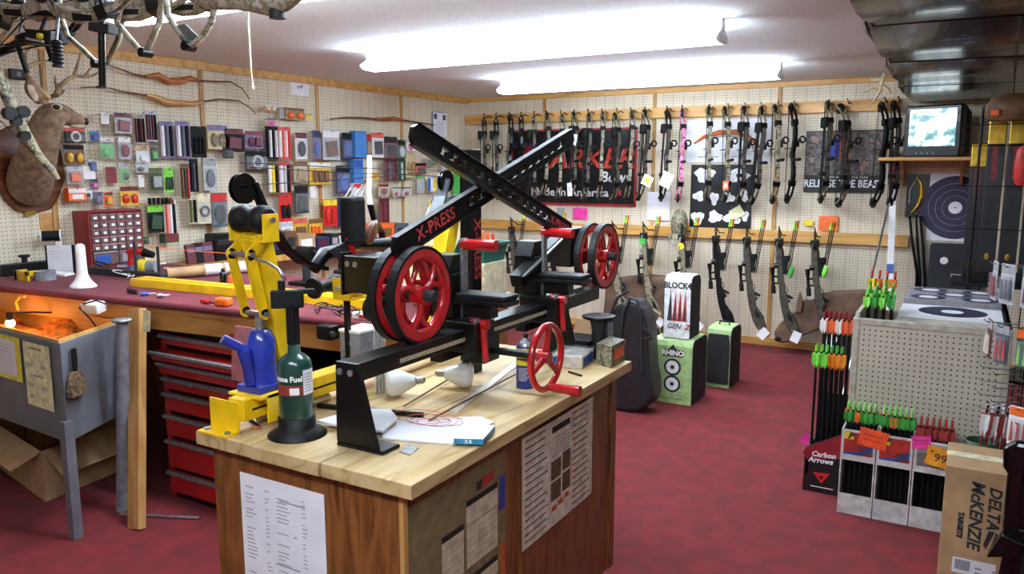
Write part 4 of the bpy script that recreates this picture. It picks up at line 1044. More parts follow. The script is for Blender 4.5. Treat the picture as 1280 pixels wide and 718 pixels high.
# tape measure and cords
tm = P(183, 343, z=ZT)
to = thing('tape_measure', 'yellow and grey tape measure lying beside the kraft roll', 'tape measure', tm)
wb(MB().cyl(tm + Vector((-.04, -.01, .045)), tm + Vector((.0, .01, .045)), .043, n=20), 'reel_case', 'yellow', to, .003)
wb(MB().cyl(tm + Vector((.0, .01, .045)), tm + Vector((.05, .035, .045)), .036, n=20), 'side_cover', 'grey_plastic', to, .003)
g_ = P(168, 322, z=ZT + .1); g_ = Vector((-4.55, 3.02, ZT))
rc1 = thing('glue_gun', 'red and black glue gun standing by the parts cabinet', 'glue gun', g_)
wb(MB().tube([g_ + Vector((.0, 0, .1)), g_ + Vector((.05, .02, .11)), g_ + Vector((.1, .04, .1))], [.018, .024, .016], 10), 'barrel', 'red', rc1)
wb(MB().tube([g_ + Vector((.03, 0, .1)), g_ + Vector((.02, .0, .05)), g_ + Vector((.02, 0, .0))], [.018, .016, .02], 10), 'handle', 'red', rc1)
wb(MB().cyl(g_ + Vector((.1, .04, .1)), g_ + Vector((.16, .065, .085)), .028, .02, n=14), 'nozzle', 'black_matte', rc1)
rg = random.Random(9)
for k, (u, v, m_, lab) in enumerate(((125, 340, 'black_rubber', 'loose black cable coil on the counter behind the funnel'), (150, 348, 'white', 'loose white cable on the counter behind the string jig'), (215, 345, 'cream', 'short pale cord looped beside the string jig post'))):
    c0 = P(u, v, z=ZT); pts = []
    for i in range(40):
        t = i / 39 * 9; pts.append(c0 + Vector((math.cos(t) * (.06 + .01 * k) + .02 * t / 3, math.sin(t) * .035, .008 + .004 * (i / 10) + (.03 if m_ != 'black_rubber' else .045) * max(0, math.sin(t * .5)))))
    one(MB().tube(pts, .0045 if k == 0 else .003, 6), 'cable', m_, lab, 'cable', (c0.x, c0.y, ZT))
for k, (u, v, sx, sz, m_, nm, lab) in enumerate(((268, 362, .03, .085, 'black_gloss', 'glue_bottle', 'small black bottle standing behind the yellow rail'), (280, 365, .035, .082, 'orange', 'glue_bottle', 'small orange bottle standing behind the yellow rail'))):
    p = P(u, v, z=ZT); p = p + Vector((-.05, .1, 0))
    t = thing(nm, lab, 'bottle', (p.x, p.y, ZT))
    MB().lathe([(sx * .55, 0), (sx * .6, .003), (sx * .6, sz * .8), (sx * .4, sz * .92), (sx * .3, sz * .93)], n=16).build('body', m_, t)
    MB().cyl((0, 0, sz * .9), (0, 0, sz * 1.12), sx * .32, sx * .25, n=12).build('cap', 'black_matte', t)
# hand tools along the front edge
def tool(u0, v0, u1, v1, hm, tm_, label, nm='screwdriver', cat='tool', r=.011):
    a, c = P(u0, v0, z=ZT + .012), P(u1, v1, z=ZT + .012); t = thing(nm, label, cat, (a.x, a.y, ZT + .001))
    wb(MB().tube([a, a.lerp(c, .25), a.lerp(c, .5)], [r * .8, r, r * .8], 10), 'handle', hm, t)
    wb(MB().cyl(a.lerp(c, .5), c, .0035, n=8), 'shaft', tm_, t)
tool(252, 376, 272, 380, 'red', 'dark_grey', 'red handled screwdriver lying near the orange tape case')
tool(160, 363, 182, 368, 'black_rubber', 'steel', 'black handled pliers lying at the yellow rail end', 'pliers')
tool(176, 368, 195, 367, 'blue', 'steel', 'blue handled pliers lying before the yellow rail', 'pliers')
tool(196, 370, 212, 369, 'dull_steel', 'steel', 'short steel wrench lying before the yellow rail', 'wrench')
p = P(280, 383, z=ZT)
t = thing('tape_case', 'orange plastic tape measure case on the counter front edge', 'tape measure', (p.x, p.y, ZT + .001))
MB().obox((0, 0, .02), (.075, .05, .04), (0, 0, 10)).build('case', 'orange', t, .012, seg=3)
MB().obox((-.045, -.01, .006), (.02, .016, .004), (0, 0, 10)).build('tape_end', 'yellow', t)
# power strip and leads at the right end
p = P(457, 402, z=ZT)
t = thing('power_strip', 'white power strip with red switch on the counter end', 'power strip', (p.x - .02, p.y + .03, ZT + .001))
MB().box(-.06, .06, -.025, .025, 0, .03).build('body', 'white', t, .006)
MB().box(-.02, .015, -.0275, -.024, .008, .022).build('switch', 'red', t, .002)
for k, (u, v) in enumerate(((410, 392), (435, 396))):
    c0 = P(u, v, z=ZT); pts = [c0 + Vector((.16 * (i / 30 - .5) + .03 * math.sin(i * .9 + k), .05 * math.sin(i * .55 + k), .006 + .03 * abs(math.sin(i * .4)))) for i in range(31)]
    one(MB().tube(pts, .003, 6), 'cable', 'black_rubber', ('thin black lead curled before the yellow rail by the power strip', 'thin black lead tangled behind the junction box')[k], 'cable', (c0.x, c0.y, ZT))
# black cordless battery block under the counter end
p = P(410, 415, y=2.36)
t = thing('charger', 'black charger block mounted at the counter front under the power strip', 'charger', p)
MB().obox((0, 0, 0), (.08, .06, .06)).build('body', 'black_metal', t, .008); MB().cyl((.04, -.02, .0), (.06, -.03, 0), .012, n=10).build('plug', 'dark_grey', t)
# spare roller unit in yellow bracket behind
p = P(440, 368, z=ZT)
t = thing('roller_unit', 'yellow bracket with black roller lying on the counter behind the press', 'roller', (p.x, p.y + .12, ZT))
MB().box(-.09, .1, -.03, .03, 0, .006).box(-.09, -.082, -.03, .03, .006, .08).box(.0, .008, -.03, .03, .006, .08).box(.092, .1, -.03, .03, .006, .08).build('bracket', 'yellow_paint', t)
MB().lathe([(.03, .012), (.036, .02), (.036, .035), (.02, .045), (.02, .06), (.036, .07), (.036, .082), (.03, .088)], (0, 0, .05), 18, 'x').build('roller', 'black_rubber', t)
MB().cyl((-.1, 0, .05), (.11, 0, .05), .008, n=10).build('bolt', 'steel', t)
MB().obox((-.17, .05, .05), (.12, .14, .1), (0, 0, 20)).build('motor_block', 'black_metal', t, .01)
# cream tilted bin, white limb, beige drawers, green box
cb3 = P(522, 312, x=-2.1)
t = thing('parts_bin', 'cream moulded plastic bin propped up tilted on the counter', 'bin', (cb3.x, cb3.y, ZT))
t.rotation_euler = (R(0), R(0), R(-30))
zb = P(520, 250, y=cb3.y).z - ZT
g = MB(); tilt = Euler((R(-25), 0, 0)).to_matrix()
def tl(v): w_ = tilt @ Vector(v); return w_ + Vector((0, 0, .02))
for (x0, x1, y0, y1, z0, z1) in ((-.12, .12, .0, .008, 0, zb), (-.12, -.11, -.08, 0, 0, zb), (.11, .12, -.08, 0, 0, zb), (-.12, .12, -.08, 0, zb - .01, zb), (-.045, -.038, -.06, 0, 0, zb), (.035, .042, -.06, 0, 0, zb)):
    vs_ = [tl((x, y, z)) for z in (z0, z1) for y in (y0, y1) for x in (x0, x1)]
    g.add(vs_, [(0, 2, 3, 1), (4, 5, 7, 6), (0, 1, 5, 4), (2, 6, 7, 3), (0, 4, 6, 2), (1, 3, 7, 5)])
pm('bin_cream', 'e2d9a8', .5); g.build('bin', 'bin_cream', t)
MB().box(-.1, .1, .02, .05, 0, zb * .6).build('prop', 'cardboard', t)
lp = [P(u, v, x=-2.3) for u, v in ((462, 194), (462, 215), (461, 240), (463, 256), (468, 275), (477, 290), (483, 320), (485, 345), (487, 372))]
wl = thing('recurve_limb', 'slim curved white and black bow limb standing on the counter', 'bow limb', lp[-1])
def ribbon(pts, w_, th, name, mat, parent):
    rings = []
    for p in pts: rings.append([p + Vector((sx * w_, sy * th, 0)) for sx, sy in ((-1, -1), (1, -1), (1, 1), (-1, 1))])
    return wb(MB().loft(rings, smooth=False), name, mat, parent)
ribbon(lp[:4], .011, .004, 'blade', 'white', wl); ribbon(lp[3:], .015, .006, 'root', 'black_gloss', wl)
def boxes_on(c, specs): pass
dc = P(596, 367, z=ZT)
D0 = Vector((-2.17, 3.06, ZT + .012))
t = thing('drawer_unit', 'beige small drawer unit with three drawers on the counter corner', 'drawer unit', (-2.02, 3.15, ZT + .013))
MB().box(-.1, .1, -.1, .1, 0, .17).build('case', 'cream', t, .003)
for k in range(3):
    d = MB().box(-.096, .096, -.112, -.1, .006 + k * .055, .055 + k * .055).build('drawer', 'cream', t, .003)
    MB().box(-.03, .03, -.116, -.112, .022 + k * .055, .035 + k * .055).build('pull', 'skin_wood', d)
    MB().box(.045, .085, -.1135, -.112, .02 + k * .055, .045 + k * .055).build('drawer_label', 'paper', d)
pm('teal_plastic', '12665a', .45)
t = thing('tool_tote', 'teal plastic tote on top of the beige drawer unit', 'tote', (-2.02, 3.15, ZT + .1835))
MB().loft([[(-.09, -.09, 0), (.09, -.09, 0), (.09, .09, 0), (-.09, .09, 0)], [(-.105, -.105, .085), (.105, -.105, .085), (.105, .105, .085), (-.105, .105, .085)], [(-.1, -.1, .085), (.1, -.1, .085), (.1, .1, .085), (-.1, .1, .085)], [(-.086, -.086, .006), (.086, -.086, .006), (.086, .086, .006), (-.086, .086, .006)]], smooth=False).build('bin', 'teal_plastic', t)
MB().ring((0, 0, 0), .1, .112, 0, .001, 'z', 4) and None
MB().box(-.115, .115, -.115, -.103, .078, .092).box(-.115, .115, .103, .115, .078, .092).box(-.115, -.103, -.103, .103, .078, .092).box(.103, .115, -.103, .103, .078, .092).build('rim', 'teal_plastic', t)
for k, (dx_, m_, lab, h_) in enumerate(((-.08, 'blue', 'blue handled pliers sticking up from the teal tote', .13), (-.05, 'grey_plastic', 'grey handled pliers sticking up from the teal tote', .1), (0.0, 'blue', 'short blue handled cutters sticking up from the teal tote', .085), (.05, 'orange', 'orange handled cutters sticking up from the teal tote', .07), (.075, 'red', 'red handled cutters sticking up from the teal tote', .06))):
    o = thing('pliers', lab, 'pliers', (-2.02 + dx_, 3.14, ZT + .195))
    for s in (-1, 1): MB().tube([(s * .002, 0, 0), (s * .008, 0, .06), (s * .016, 0, .06 + h_ * .6), (s * .012, 0, .06 + h_)], [.004, .005, .007, .006], 8).build('handle', m_, o)
p = P(560, 345, x=-2.1)
t = thing('tackle_box', 'large teal tackle box on the counter behind the spoked wheels', 'tool box', (-2.4, 3.05, ZT))
MB().box(-.12, .14, -.1, .1, 0, .16).build('base', 'teal_plastic', t, .01); MB().box(-.125, .145, -.105, .105, .16, .21).build('lid', 'teal_plastic', t, .012)
MB().box(-.02, .04, -.115, -.104, .13, .18).build('latch', 'grey_plastic', t, .003)
MB().tube([(-.05, 0, .21), (-.05, 0, .24), (.07, 0, .24), (.07, 0, .21)], .008, 8).build('handle', 'black_rubber', t)
# dark clutter of bow vises on the counter's far side
for k, (x, y, lab) in enumerate(((-3.05, 3.05, 'black bow vise with round clamp standing on the counter behind the yellow press'), (-2.8, 3.2, 'grey bench grinder standing on the counter by the wall side'))):
    t = thing(('bow_vise', 'bench_grinder')[k], lab, ('vise', 'grinder')[k], (x, y, ZT))
    MB().box(-.08, .08, -.06, .06, 0, .02).build('base', 'black_metal', t, .004)
    if k == 0:
        MB().cyl((0, 0, .02), (0, 0, .14), .022, n=16).build('pillar', 'dark_grey', t); MB().cyl((-.05, 0, .17), (.05, 0, .17), .04, n=20).build('clamp', 'black_metal', t); MB().tube([(.05, 0, .17), (.09, -.03, .19), (.13, -.05, .18)], .008, 8).build('lever', 'black_rubber', t)
    else:
        MB().cyl((-.07, 0, .09), (.07, 0, .09), .055, n=20).build('motor', 'grey_plastic', t); MB().box(-.04, .04, -.04, .04, .02, .06).build('pedestal', 'dark_grey', t)
        for s in (-1, 1): MB().cyl((s * .075, 0, .09), (s * .105, 0, .09), .065, n=24).build('wheel_guard', 'black_metal', t)
# ================================================================ products hanging on the left pegboard
XW = XL + .085
for nm, h in (('maroon', '5e1422'), ('navy', '1c2454'), ('purple', '6a5f86'), ('grey_card', '9a9a9c'), ('olive', '5d6234'), ('lime_card', '78c832'), ('gold_card', 'd0a02c'), ('brown_card', '6e4a2e'), ('sky', '3c7cc0'), ('beige_card', 'c4b48c'), ('green_dark', '27452a'), ('green_card', '46b04e'), ('coral', 'd8604e'), ('silver_card', 'b9bcc0'), ('tan_item', '9a7a4a'), ('slate', '4a525c')):
    pm('c_' + nm, h, .5, 0, .1, 40)
CM = {'k': 'black_matte', 'w': 'white', 'r': 'red', 'R': 'dark_red', 'm': 'c_maroon', 'n': 'c_navy', 'p': 'c_purple', 'g': 'c_green_card', 'G': 'c_green_dark', 'l': 'c_lime_card', 'y': 'yellow', 'Y': 'c_gold_card', 'o': 'orange', 'b': 'blue', 's': 'c_sky', 'S': 'c_silver_card', 'e': 'c_grey_card', 'B': 'c_brown_card', 'c': 'cream', 't': 'c_tan_item', 'd': 'dark_grey', 'x': 'c_slate', 'C': 'camo', 'i': 'pink', 'a': 'c_beige_card', 'L': 'c_olive', 'q': 'c_coral'}
def pack(u0, v0, u1, v1, kind, cc, what, xo=0., hook=True):
    xw_ = XW + xo
    a, c = P(u0, (v0 + v1) / 2, x=xw_), P(u1, (v0 + v1) / 2, x=xw_); um = (u0 + u1) / 2
    zt, zb_ = P(um, v0, x=xw_).z, P(um, v1, x=xw_).z
    w_, h_ = (c.y - a.y) * .96, zt - zb_; yc = (a.y + c.y) / 2
    t = thing({'bx': 'product_box', 'bg': 'product_bag', 'tg': 'price_tag'}.get(kind, 'product_pack'), what, {'bx': 'box', 'bg': 'bag', 'tg': 'tag'}.get(kind, 'package'), (xw_, yc, zb_), group='goods hanging on the left pegboard')
    c1, c2, c3 = CM[cc[0]], CM[cc[1]], CM[cc[2]]
    H = w_ / 2; rg_ = random.Random(int(u0 * 7 + v0))
    if kind == 'tg':
        MB().box(-.0008, .0008, -H, H, 0, h_).build('card', c1, t)
    elif kind == 'bx':
        D = min(.07, w_ * .5)
        MB().box(-D / 2, D / 2, -H, H, 0, h_).build('carton', c1, t, .002)
        MB().box(D / 2, D / 2 + .001, -H * .98, H * .98, h_ * .62, h_ * .95).build('panel', c2, t)
        MB().box(D / 2, D / 2 + .0012, -H * .6, H * .7, h_ * .15, h_ * .5).build('picture', c3, t)
    elif kind == 'bg':
        n_ = 6; r1 = []
        g = [[(.0 + .022 * math.sin(math.pi * j / n_) * math.sin(math.pi * min(1, i / n_ * 1.05)), -H + w_ * j / n_, h_ * i / n_) for j in range(n_ + 1)] for i in range(n_ + 1)]
        MB().box(-.004, -.001, -H * .9, H * .9, h_ * .08, h_ * .72).build('insert', c1, t)
        MB().sheet(g).build('film', 'clear_bag', t)
        MB().box(-.001, .001, -H, H, h_ * .84, h_).build('header', c2, t)
        MB().ell((.006, rg_.uniform(-.2, .2) * w_, h_ * .32), (.008, w_ * .26, h_ * .2)).build('contents', c3, t)
    elif kind == 'st':      # tall pack of upright strips
        MB().box(-.003, 0, -H, H, 0, h_).build('card', c1, t)
        k_ = max(2, len(cc) - 1); sw_ = w_ * .94 / k_
        for k in range(k_):
            m_ = CM[cc[1 + k % (len(cc) - 1)]]; y0 = -H + .03 * w_ + k * sw_
            MB().prism([(0, y0), (0, y0 + sw_ * .82), (.014, y0 + sw_ * .6), (.014, y0 + sw_ * .2)], 'z', h_ * .06, h_ * .88).build('strip', m_, t)
    else:
        MB().box(-.003, 0, -H, H, 0, h_).build('card', c1, t, .001)
        MB().box(0, .0012, -H * .97, H * .97, h_ * .76, h_ * .98).build('header', c2, t)
        if kind == 'rg': MB().torus((.008, 0, h_ * .42), min(w_, h_) * .3, min(w_, h_) * .085, 'x', 20, 6).build('ring', c3, t)
        elif kind == 'tw':
            for s in (-1, 1): MB().ell((.01, s * w_ * .24, h_ * .36), (.012, w_ * .17, h_ * .25)).build('item', c3, t)
        else:
            k_ = rg_.choice((1, 2, 3)) if kind == 'cd' else 1
            for k in range(k_):
                yy = (k - (k_ - 1) / 2) * w_ * .8 / k_
                if rg_.random() < .5: MB().obox((.009, yy, h_ * .38), (.018, w_ * .62 / k_, h_ * .5), (rg_.uniform(-12, 12), 0, 0)).build('item', c3, t, .004)
                else: MB().ell((.009, yy, h_ * .38), (.013, w_ * .34 / k_, h_ * .28)).build('item', c3, t)
        if kind in ('bl', 'rg'):
            pr_ = [(-H * .88, h_ * .06), (H * .88, h_ * .06), (H * .88, h_ * .72), (-H * .88, h_ * .72)]
            MB().loft([[(.0005, y, z) for y, z in pr_], [(.022, y * .88, h_ * .4 + (z - h_ * .4) * .88) for y, z in pr_], [(.026, y * .72, h_ * .4 + (z - h_ * .4) * .72) for y, z in pr_]], smooth=False).build('blister', 'clear', t)
    if hook:
        MB().tube([(XL + .002, yc, zt - .008), (xw_ + .03, yc, zt - .012), (xw_ + .036, yc, zt + .004)], .0022, 6).build('peg_hook', 'dull_steel', wall_left)
    return t
GOODS = [
 (126, 141, 136, 155, 'tg', 'www', 'small white paper tag on a hook beside the deer muzzle'),
 (80, 160, 107, 179, 'rg', 'krw', 'black card pack with white ring and red band under the deer muzzle'),
 (112, 164, 125, 177, 'bl', 'bsb', 'small blue rounded pack near the deer muzzle'),
 (143, 141, 165, 167, 'bl', 'SmR', 'clear pack of dark red parts at the start of the top row'),
 (168, 144, 181, 180, 'st', 'emkmk', 'clear pack of maroon and black rods under the wooden recurve'),
 (182, 139, 196, 177, 'st', 'Smxmk', 'clear pack of maroon and grey rods with a bright top'),
 (125, 173, 143, 199, 'bg', 'gwg', 'green bag with clear header hanging under the blue pack'),
 (148, 171, 164, 199, 'bl', 'SwR', 'silver white pack with maroon item beside the green bag'),
 (169, 183, 188, 205, 'bg', 'wYw', 'white bag with orange label above silver hardware'),
 (169, 202, 186, 216, 'bg', 'SSx', 'small clear bag of silver hardware'),
 (79, 181, 106, 206, 'tw', 'BkY', 'brown pack with two gold discs beside the deer neck'),
 (83, 208, 104, 230, 'bl', 'eSo', 'grey pack with a round orange item beside the deer plaque'),
 (104, 208, 119, 224, 'tg', 'www', 'square white card on the pegboard beside the orange round item'),
 (110, 199, 121, 215, 'bl', 'nSb', 'small navy and white pack behind the square white card'),
 (112, 224, 123, 237, 'bl', 'pGi', 'tiny purple pack below the square white card'),
 (132, 209, 146, 229, 'tg', 'RRR', 'maroon card tag hanging askew below the green bag'),
 (149, 204, 162, 228, 'bg', 'gSG', 'green bag hanging under the silver white pack'),
 (173, 219, 180, 234, 'tg', 'www', 'narrow white tag over the yellow twin pack'),
 (82, 235, 105, 251, 'bx', 'oww', 'bright orange box with white label under the deer plaque'),
 (105, 234, 116, 249, 'bg', 'wSk', 'small clear bag beside the bright orange box'),
 (116, 240, 129, 256, 'bl', 'xpp', 'small slate pack beside the clear bag above the red cabinet'),
 (130, 240, 141, 258, 'cd', 'oBY', 'orange card pack above the red cabinet'),
 (150, 233, 174, 257, 'tw', 'Ymr', 'yellow and red twin pack with maroon header above the red cabinet'),
 (200, 152, 218, 198, 'st', 'pwxk', 'tall grey purple pack with white label below the wooden recurve tip'),
 (220, 152, 238, 198, 'st', 'pwxk', 'tall grey purple pack with white label beside the black glove'),
 (188, 184, 197, 201, 'bl', 'GGg', 'small green pack wedged behind the tall purple packs'),
 (239, 158, 258, 197, 'cd', 'kkk', 'black glove pack with plain black card'),
 (259, 156, 285, 187, 'cd', 'apC', 'beige pack with camo item and blue header'),
 (280, 161, 305, 190, 'cd', 'kmm', 'black pack with maroon print beside the beige camo pack'),
 (306, 164, 329, 186, 'cd', 'pRm', 'purple and maroon pack with a white emblem'),
 (278, 184, 292, 198, 'bl', 'kdk', 'small black pack below the maroon print pack'),
 (187, 210, 204, 238, 'cd', 'GLe', 'dark green card pack with grey parts'),
 (205, 210, 217, 241, 'cd', 'llG', 'tall lime green card pack'),
 (226, 205, 237, 249, 'st', 'BBGr', 'tall narrow brown and green pack with red foot'),
 (237, 199, 248, 240, 'st', 'kkxk', 'tall black pack with a red header strip below the black glove'),
 (254, 198, 271, 238, 'bl', 'Sex', 'tall grey clear pack with dark coiled item'),
 (183, 246, 218, 256, 'st', 'akkkkkB', 'wide pack of small black heads in a row'),
 (184, 257, 205, 291, 'cd', 'klG', 'black pack with lime header right of the red cabinet'),
 (206, 250, 221, 295, 'st', 'wqwk', 'tall white pack with black cushion and red base'),
 (202, 292, 221, 303, 'bx', 'GRR', 'low green and red box under the tall white pack'),
 (236, 246, 247, 280, 'st', 'cLk', 'narrow cream pack with a dark side strip'),
 (247, 242, 264, 280, 'rg', 'ccx', 'cream card pack with dark coiled cord'),
 (264, 241, 285, 284, 'bl', 'xrd', 'clear dark pack with bright red header'),
 (178, 296, 187, 306, 'bl', 'gGk', 'small green pack at the cabinet corner'),
 (331, 132, 345, 139, 'tw', 'Yww', 'small gold pack high on the pegboard near the paper drawing'),
 (349, 134, 355, 148, 'tg', 'eee', 'narrow grey tag beside the brown eyed pack'),
 (356, 135, 381, 150, 'tw', 'tBo', 'brown pack with two orange discs high on the pegboard'),
 (383, 142, 389, 150, 'tg', 'yyy', 'tiny yellow tag beside the brown eyed pack'),
 (334, 148, 345, 158, 'bg', 'iGi', 'tiny pink bag above the black and white strip pack'),
 (332, 158, 348, 199, 'st', 'kkwkw', 'tall pack of black and white strips'),
 (348, 159, 364, 199, 'st', 'rwqwr', 'tall pack of white strips on a red card'),
 (369, 165, 384, 199, 'bl', 'wmk', 'white card pack with black fitting and dark header'),
 (306, 189, 336, 213, 'rg', 'dkS', 'dark pack with wide clear ring behind the near bow cam'),
 (335, 202, 349, 243, 'st', 'Lwyk', 'tall pack of yellow and white strips behind the bow strings'),
 (349, 202, 364, 243, 'st', 'rwSk', 'tall red edged pack of white strips behind the bow strings'),
 (349, 244, 365, 277, 'cd', 'rrk', 'red card pack with black clip'),
 (367, 201, 385, 229, 'bl', 'aBt', 'beige pack with brown item behind the bow strings'),
 (386, 203, 414, 231, 'cd', 'YwB', 'wide golden yellow pack with a dark item'),
 (368, 232, 386, 267, 'bl', 'dkk', 'dark grey pack with black round item'),
 (388, 233, 395, 247, 'tg', 'www', 'small white tag below the golden yellow pack'),
 (366, 273, 385, 301, 'cd', 'YqB', 'orange yellow pack with brown tool and red header'),
 (386, 273, 404, 299, 'cd', 'YBo', 'orange yellow pack with brown header'),
 (404, 249, 422, 283, 'cd', 'ryr', 'red pack with bright yellow header'),
 (422, 247, 436, 283, 'st', 'nnxb', 'navy pack beside the yellow headed pack'),
 (349, 278, 363, 292, 'bx', 'wSS', 'small white box below the red clip pack'),
 (391, 163, 401, 199, 'bl', 'pnb', 'narrow blue purple pack beside the wall batten'),
 (403, 163, 425, 200, 'bl', 'SwB', 'clear pack with brown parts and a red disc'),
 (428, 166, 440, 199, 'bl', 'nkb', 'black and blue pack beside the bright blue box'),
 (440, 164, 455, 197, 'bx', 'sss', 'bright blue box under the long dark recurve'),
 (456, 168, 465, 196, 'bl', 'Brt', 'narrow brown pack with red header'),
 (465, 165, 480, 197, 'bl', 'wqk', 'white pack with orange header and two black parts'),
 (480, 171, 497, 199, 'bl', 'mdk', 'dark maroon pack in the top row'),
 (481, 200, 496, 226, 'st', 'mmxm', 'maroon strip pack below the dark maroon pack'),
 (497, 175, 507, 199, 'bl', 'GdS', 'dark green pack with white part in the top row'),
 (498, 200, 507, 226, 'st', 'GGSG', 'dark green strip pack in the second row'),
 (439, 199, 451, 229, 'bx', 'sbs', 'bright blue box in the second row'),
 (440, 229, 449, 246, 'bx', 'wrw', 'small white box with red top under the blue box'),
 (420, 207, 438, 242, 'bl', 'nkb', 'navy rounded pack with grey lower half'),
 (451, 200, 463, 225, 'cd', 'aae', 'beige pack behind the slim white limb'),
 (464, 216, 474, 225, 'tg', 'YYY', 'small yellow card behind the bow strings'),
 (473, 230, 486, 245, 'bl', 'aRR', 'small pack with dark red item'),
 (474, 248, 487, 279, 'st', 'mmm', 'plain maroon pack in the lowest row'),
 (491, 234, 501, 246, 'bg', 'SGr', 'clear bag with red part'),
 (502, 234, 514, 246, 'bg', 'SkR', 'clear bag with dark red part'),
 (508, 174, 520, 190, 'bg', 'wSi', 'clear bag with pale pink part behind the scissor arm'),
 (507, 191, 519, 222, 'cd', 'aat', 'beige pack below the scissor arm'),
 (519, 204, 533, 218, 'bl', 'rkk', 'red and black pack below the scissor arm'),
 (521, 220, 531, 242, 'bg', 'SgS', 'clear bag with green header'),
 (532, 196, 548, 208, 'bg', 'LyL', 'yellow topped bag under the scissor arm'),
 (534, 221, 546, 240, 'st', 'Sbwy', 'pack of blue white and yellow strips'),
 (569, 217, 580, 248, 'bx', 'ggg', 'tall bright green box near the room corner'),
 (560, 182, 574, 197, 'bg', 'xsn', 'dark bag with blue part near the room corner'),
 (551, 196, 566, 214, 'bg', 'SyS', 'clear bag near the room corner'),
]
for g_ in GOODS: pack(*g_)
# leaning packets and black cases standing along the foot of the board
for k, (u0, v0, u1, v1, m_, lab) in enumerate(((236, 306, 247, 331, 'c_maroon', 'maroon packet leaning on the board beside the kraft roll'), (246, 304, 257, 331, 'black_matte', 'black packet leaning on the board between maroon ones'), (256, 303, 269, 331, 'c_maroon', 'dark maroon packet leaning at the end of the kraft roll'), (271, 293, 298, 331, 'black_metal', 'square black case standing on the counter by the board'))):
    a, c = P(u0, v1, x=-4.72), P(u1, v1, x=-4.72); zt = P(u0, v0, x=-4.72).z; z0 = min(a.z, zt - .05)
    z0 = ZT if a.y < yb_ else .98
    t = thing('leaning_packet' if k < 3 else 'hard_case', lab, 'packet' if k < 3 else 'case', (-4.72, (a.y + c.y) / 2, z0), (0, -8 if k < 3 else 0, 0))
    D = .03 if k < 3 else .12
    MB().box(-D, 0, -(c.y - a.y) / 2, (c.y - a.y) / 2, 0, zt - z0).build('body', m_, t, .004)
    MB().box(0, .0015, -(c.y - a.y) * .4, (c.y - a.y) * .4, (zt - z0) * .6, (zt - z0) * .8).build('label', 'c_purple' if k < 3 else 'dark_grey', t)
# a wall shelf behind the counter carries those
tag(wb(MB().box(XL + .001, -4.6, yb_ + .01, 6.6, .94, .98), 'board', 'pine_x', thing('wall_shelf', 'long plank shelf along the left pegboard behind the counter', 'shelf', (XL, 5, .94))), None)
rg = random.Random(21)
cols = ['c_slate', 'black_matte', 'c_brown_card', 'cardboard', 'c_navy', 'dark_grey', 'white', 'c_maroon', 'c_grey_card', 'orange']
nms = {'c_slate': 'slate grey', 'black_matte': 'black', 'c_brown_card': 'brown', 'cardboard': 'kraft', 'c_navy': 'navy', 'dark_grey': 'charcoal', 'white': 'white', 'c_maroon': 'maroon', 'c_grey_card': 'pale grey', 'orange': 'orange'}
y = yb_ + .8; i = 0; used = {}
while y < 6.45:
    w_ = rg.uniform(.1, .22); h_ = rg.uniform(.07, .2); m_ = cols[i % len(cols)]; nx = cols[(i + 3) % len(cols)]
    nx = cols[(i + 3 + 2 * used.get(m_, 0)) % len(cols)]; used[m_] = used.get(m_, 0) + 1
    t = thing('stock_box', '%s stock box with %s label on the plank shelf along the left pegboard' % (nms[m_], nms[nx]), 'box', (-4.75, y + w_ / 2, .98), group='stock boxes on the wall shelf')
    MB().box(-.1, .1, -w_ / 2 + .004, w_ / 2 - .004, 0, h_).build('carton', m_, t, .003)
    MB().box(.1, .1012, -w_ * .35, w_ * .3, h_ * .3, h_ * .75).build('label', nx, t)
    MB().box(-.102, .102, -w_ / 2 + .002, w_ / 2 - .002, h_ * .88, h_ + .003).build('lid', m_, t, .002)
    y += w_ + .01; i += 1
# papers on the wall
sheet_thing('drawing', 'white paper with small grey animal drawing high on the left pegboard', 'paper', P(374.5, 108, x=XL + .004), (0, 1, 0), (0, 0, 1), P(386, 108, x=XL).y - P(363, 108, x=XL).y, .15, 'paper', [(.35, .42, .62, .5, 0), (.55, .46, .68, .58, 0), (.4, .3, .44, .44, 0), (.56, .3, .6, .44, 0), (.2, .85, .8, .88, 1)], ['ink_grey', 'ink_pale'])
pk = sheet_thing('price_list', 'white price list with dark corner pictures clipped on blue backing by the room corner', 'paper', P(550, 156, x=XL + .03), (0, 1, 0), (0, 0, 1), P(559, 156, x=XL).y - P(542, 156, x=XL).y, .245, 'paper', [(.06, .72, .28, .94, 0), (.7, .7, .92, .92, 0)] + [(.2, .1 + .07 * k, .8, .12 + .07 * k, 1) for k in range(8)], ['slate_dummy' if False else 'c_slate', 'ink_pale'])
MB().box(-.12, .09, -.12, .13, -.008, -.004).build('backing', 'c_sky', pk)
# wooden recurve bows on pegs
def recurve(pts_l, pts_h, pts_r, x, label, mat_h, rl=.008, rh=.022):
    t = thing('recurve_bow', label, 'bow', P(*pts_h[len(pts_h) // 2], x=x), group='recurve bows on the left pegboard')
    L = [P(u, v, x=x) for u, v in pts_l]; H_ = [P(u, v, x=x) for u, v in pts_h]; Rr = [P(u, v, x=x) for u, v in pts_r]
    def grad(n_, a, b): return [a + (b - a) * k / (n_ - 1) for k in range(n_)]
    wb(MB().tube(L, grad(len(L), rl * .5, rl), 6), 'limb', 'walnut', t)
    wb(MB().tube(Rr, grad(len(Rr), rl, rl * .5), 6), 'limb', 'walnut', t)
    m = len(H_); wb(MB().tube(H_, [rl + (rh - rl) * math.sin(math.pi * (k + .6) / (m + .2)) for k in range(m)], 8), 'handle', mat_h, t)
    wb(MB().tube([L[0], Rr[-1]], .0012, 5), 'bowstring', 'cream', t)
    return t
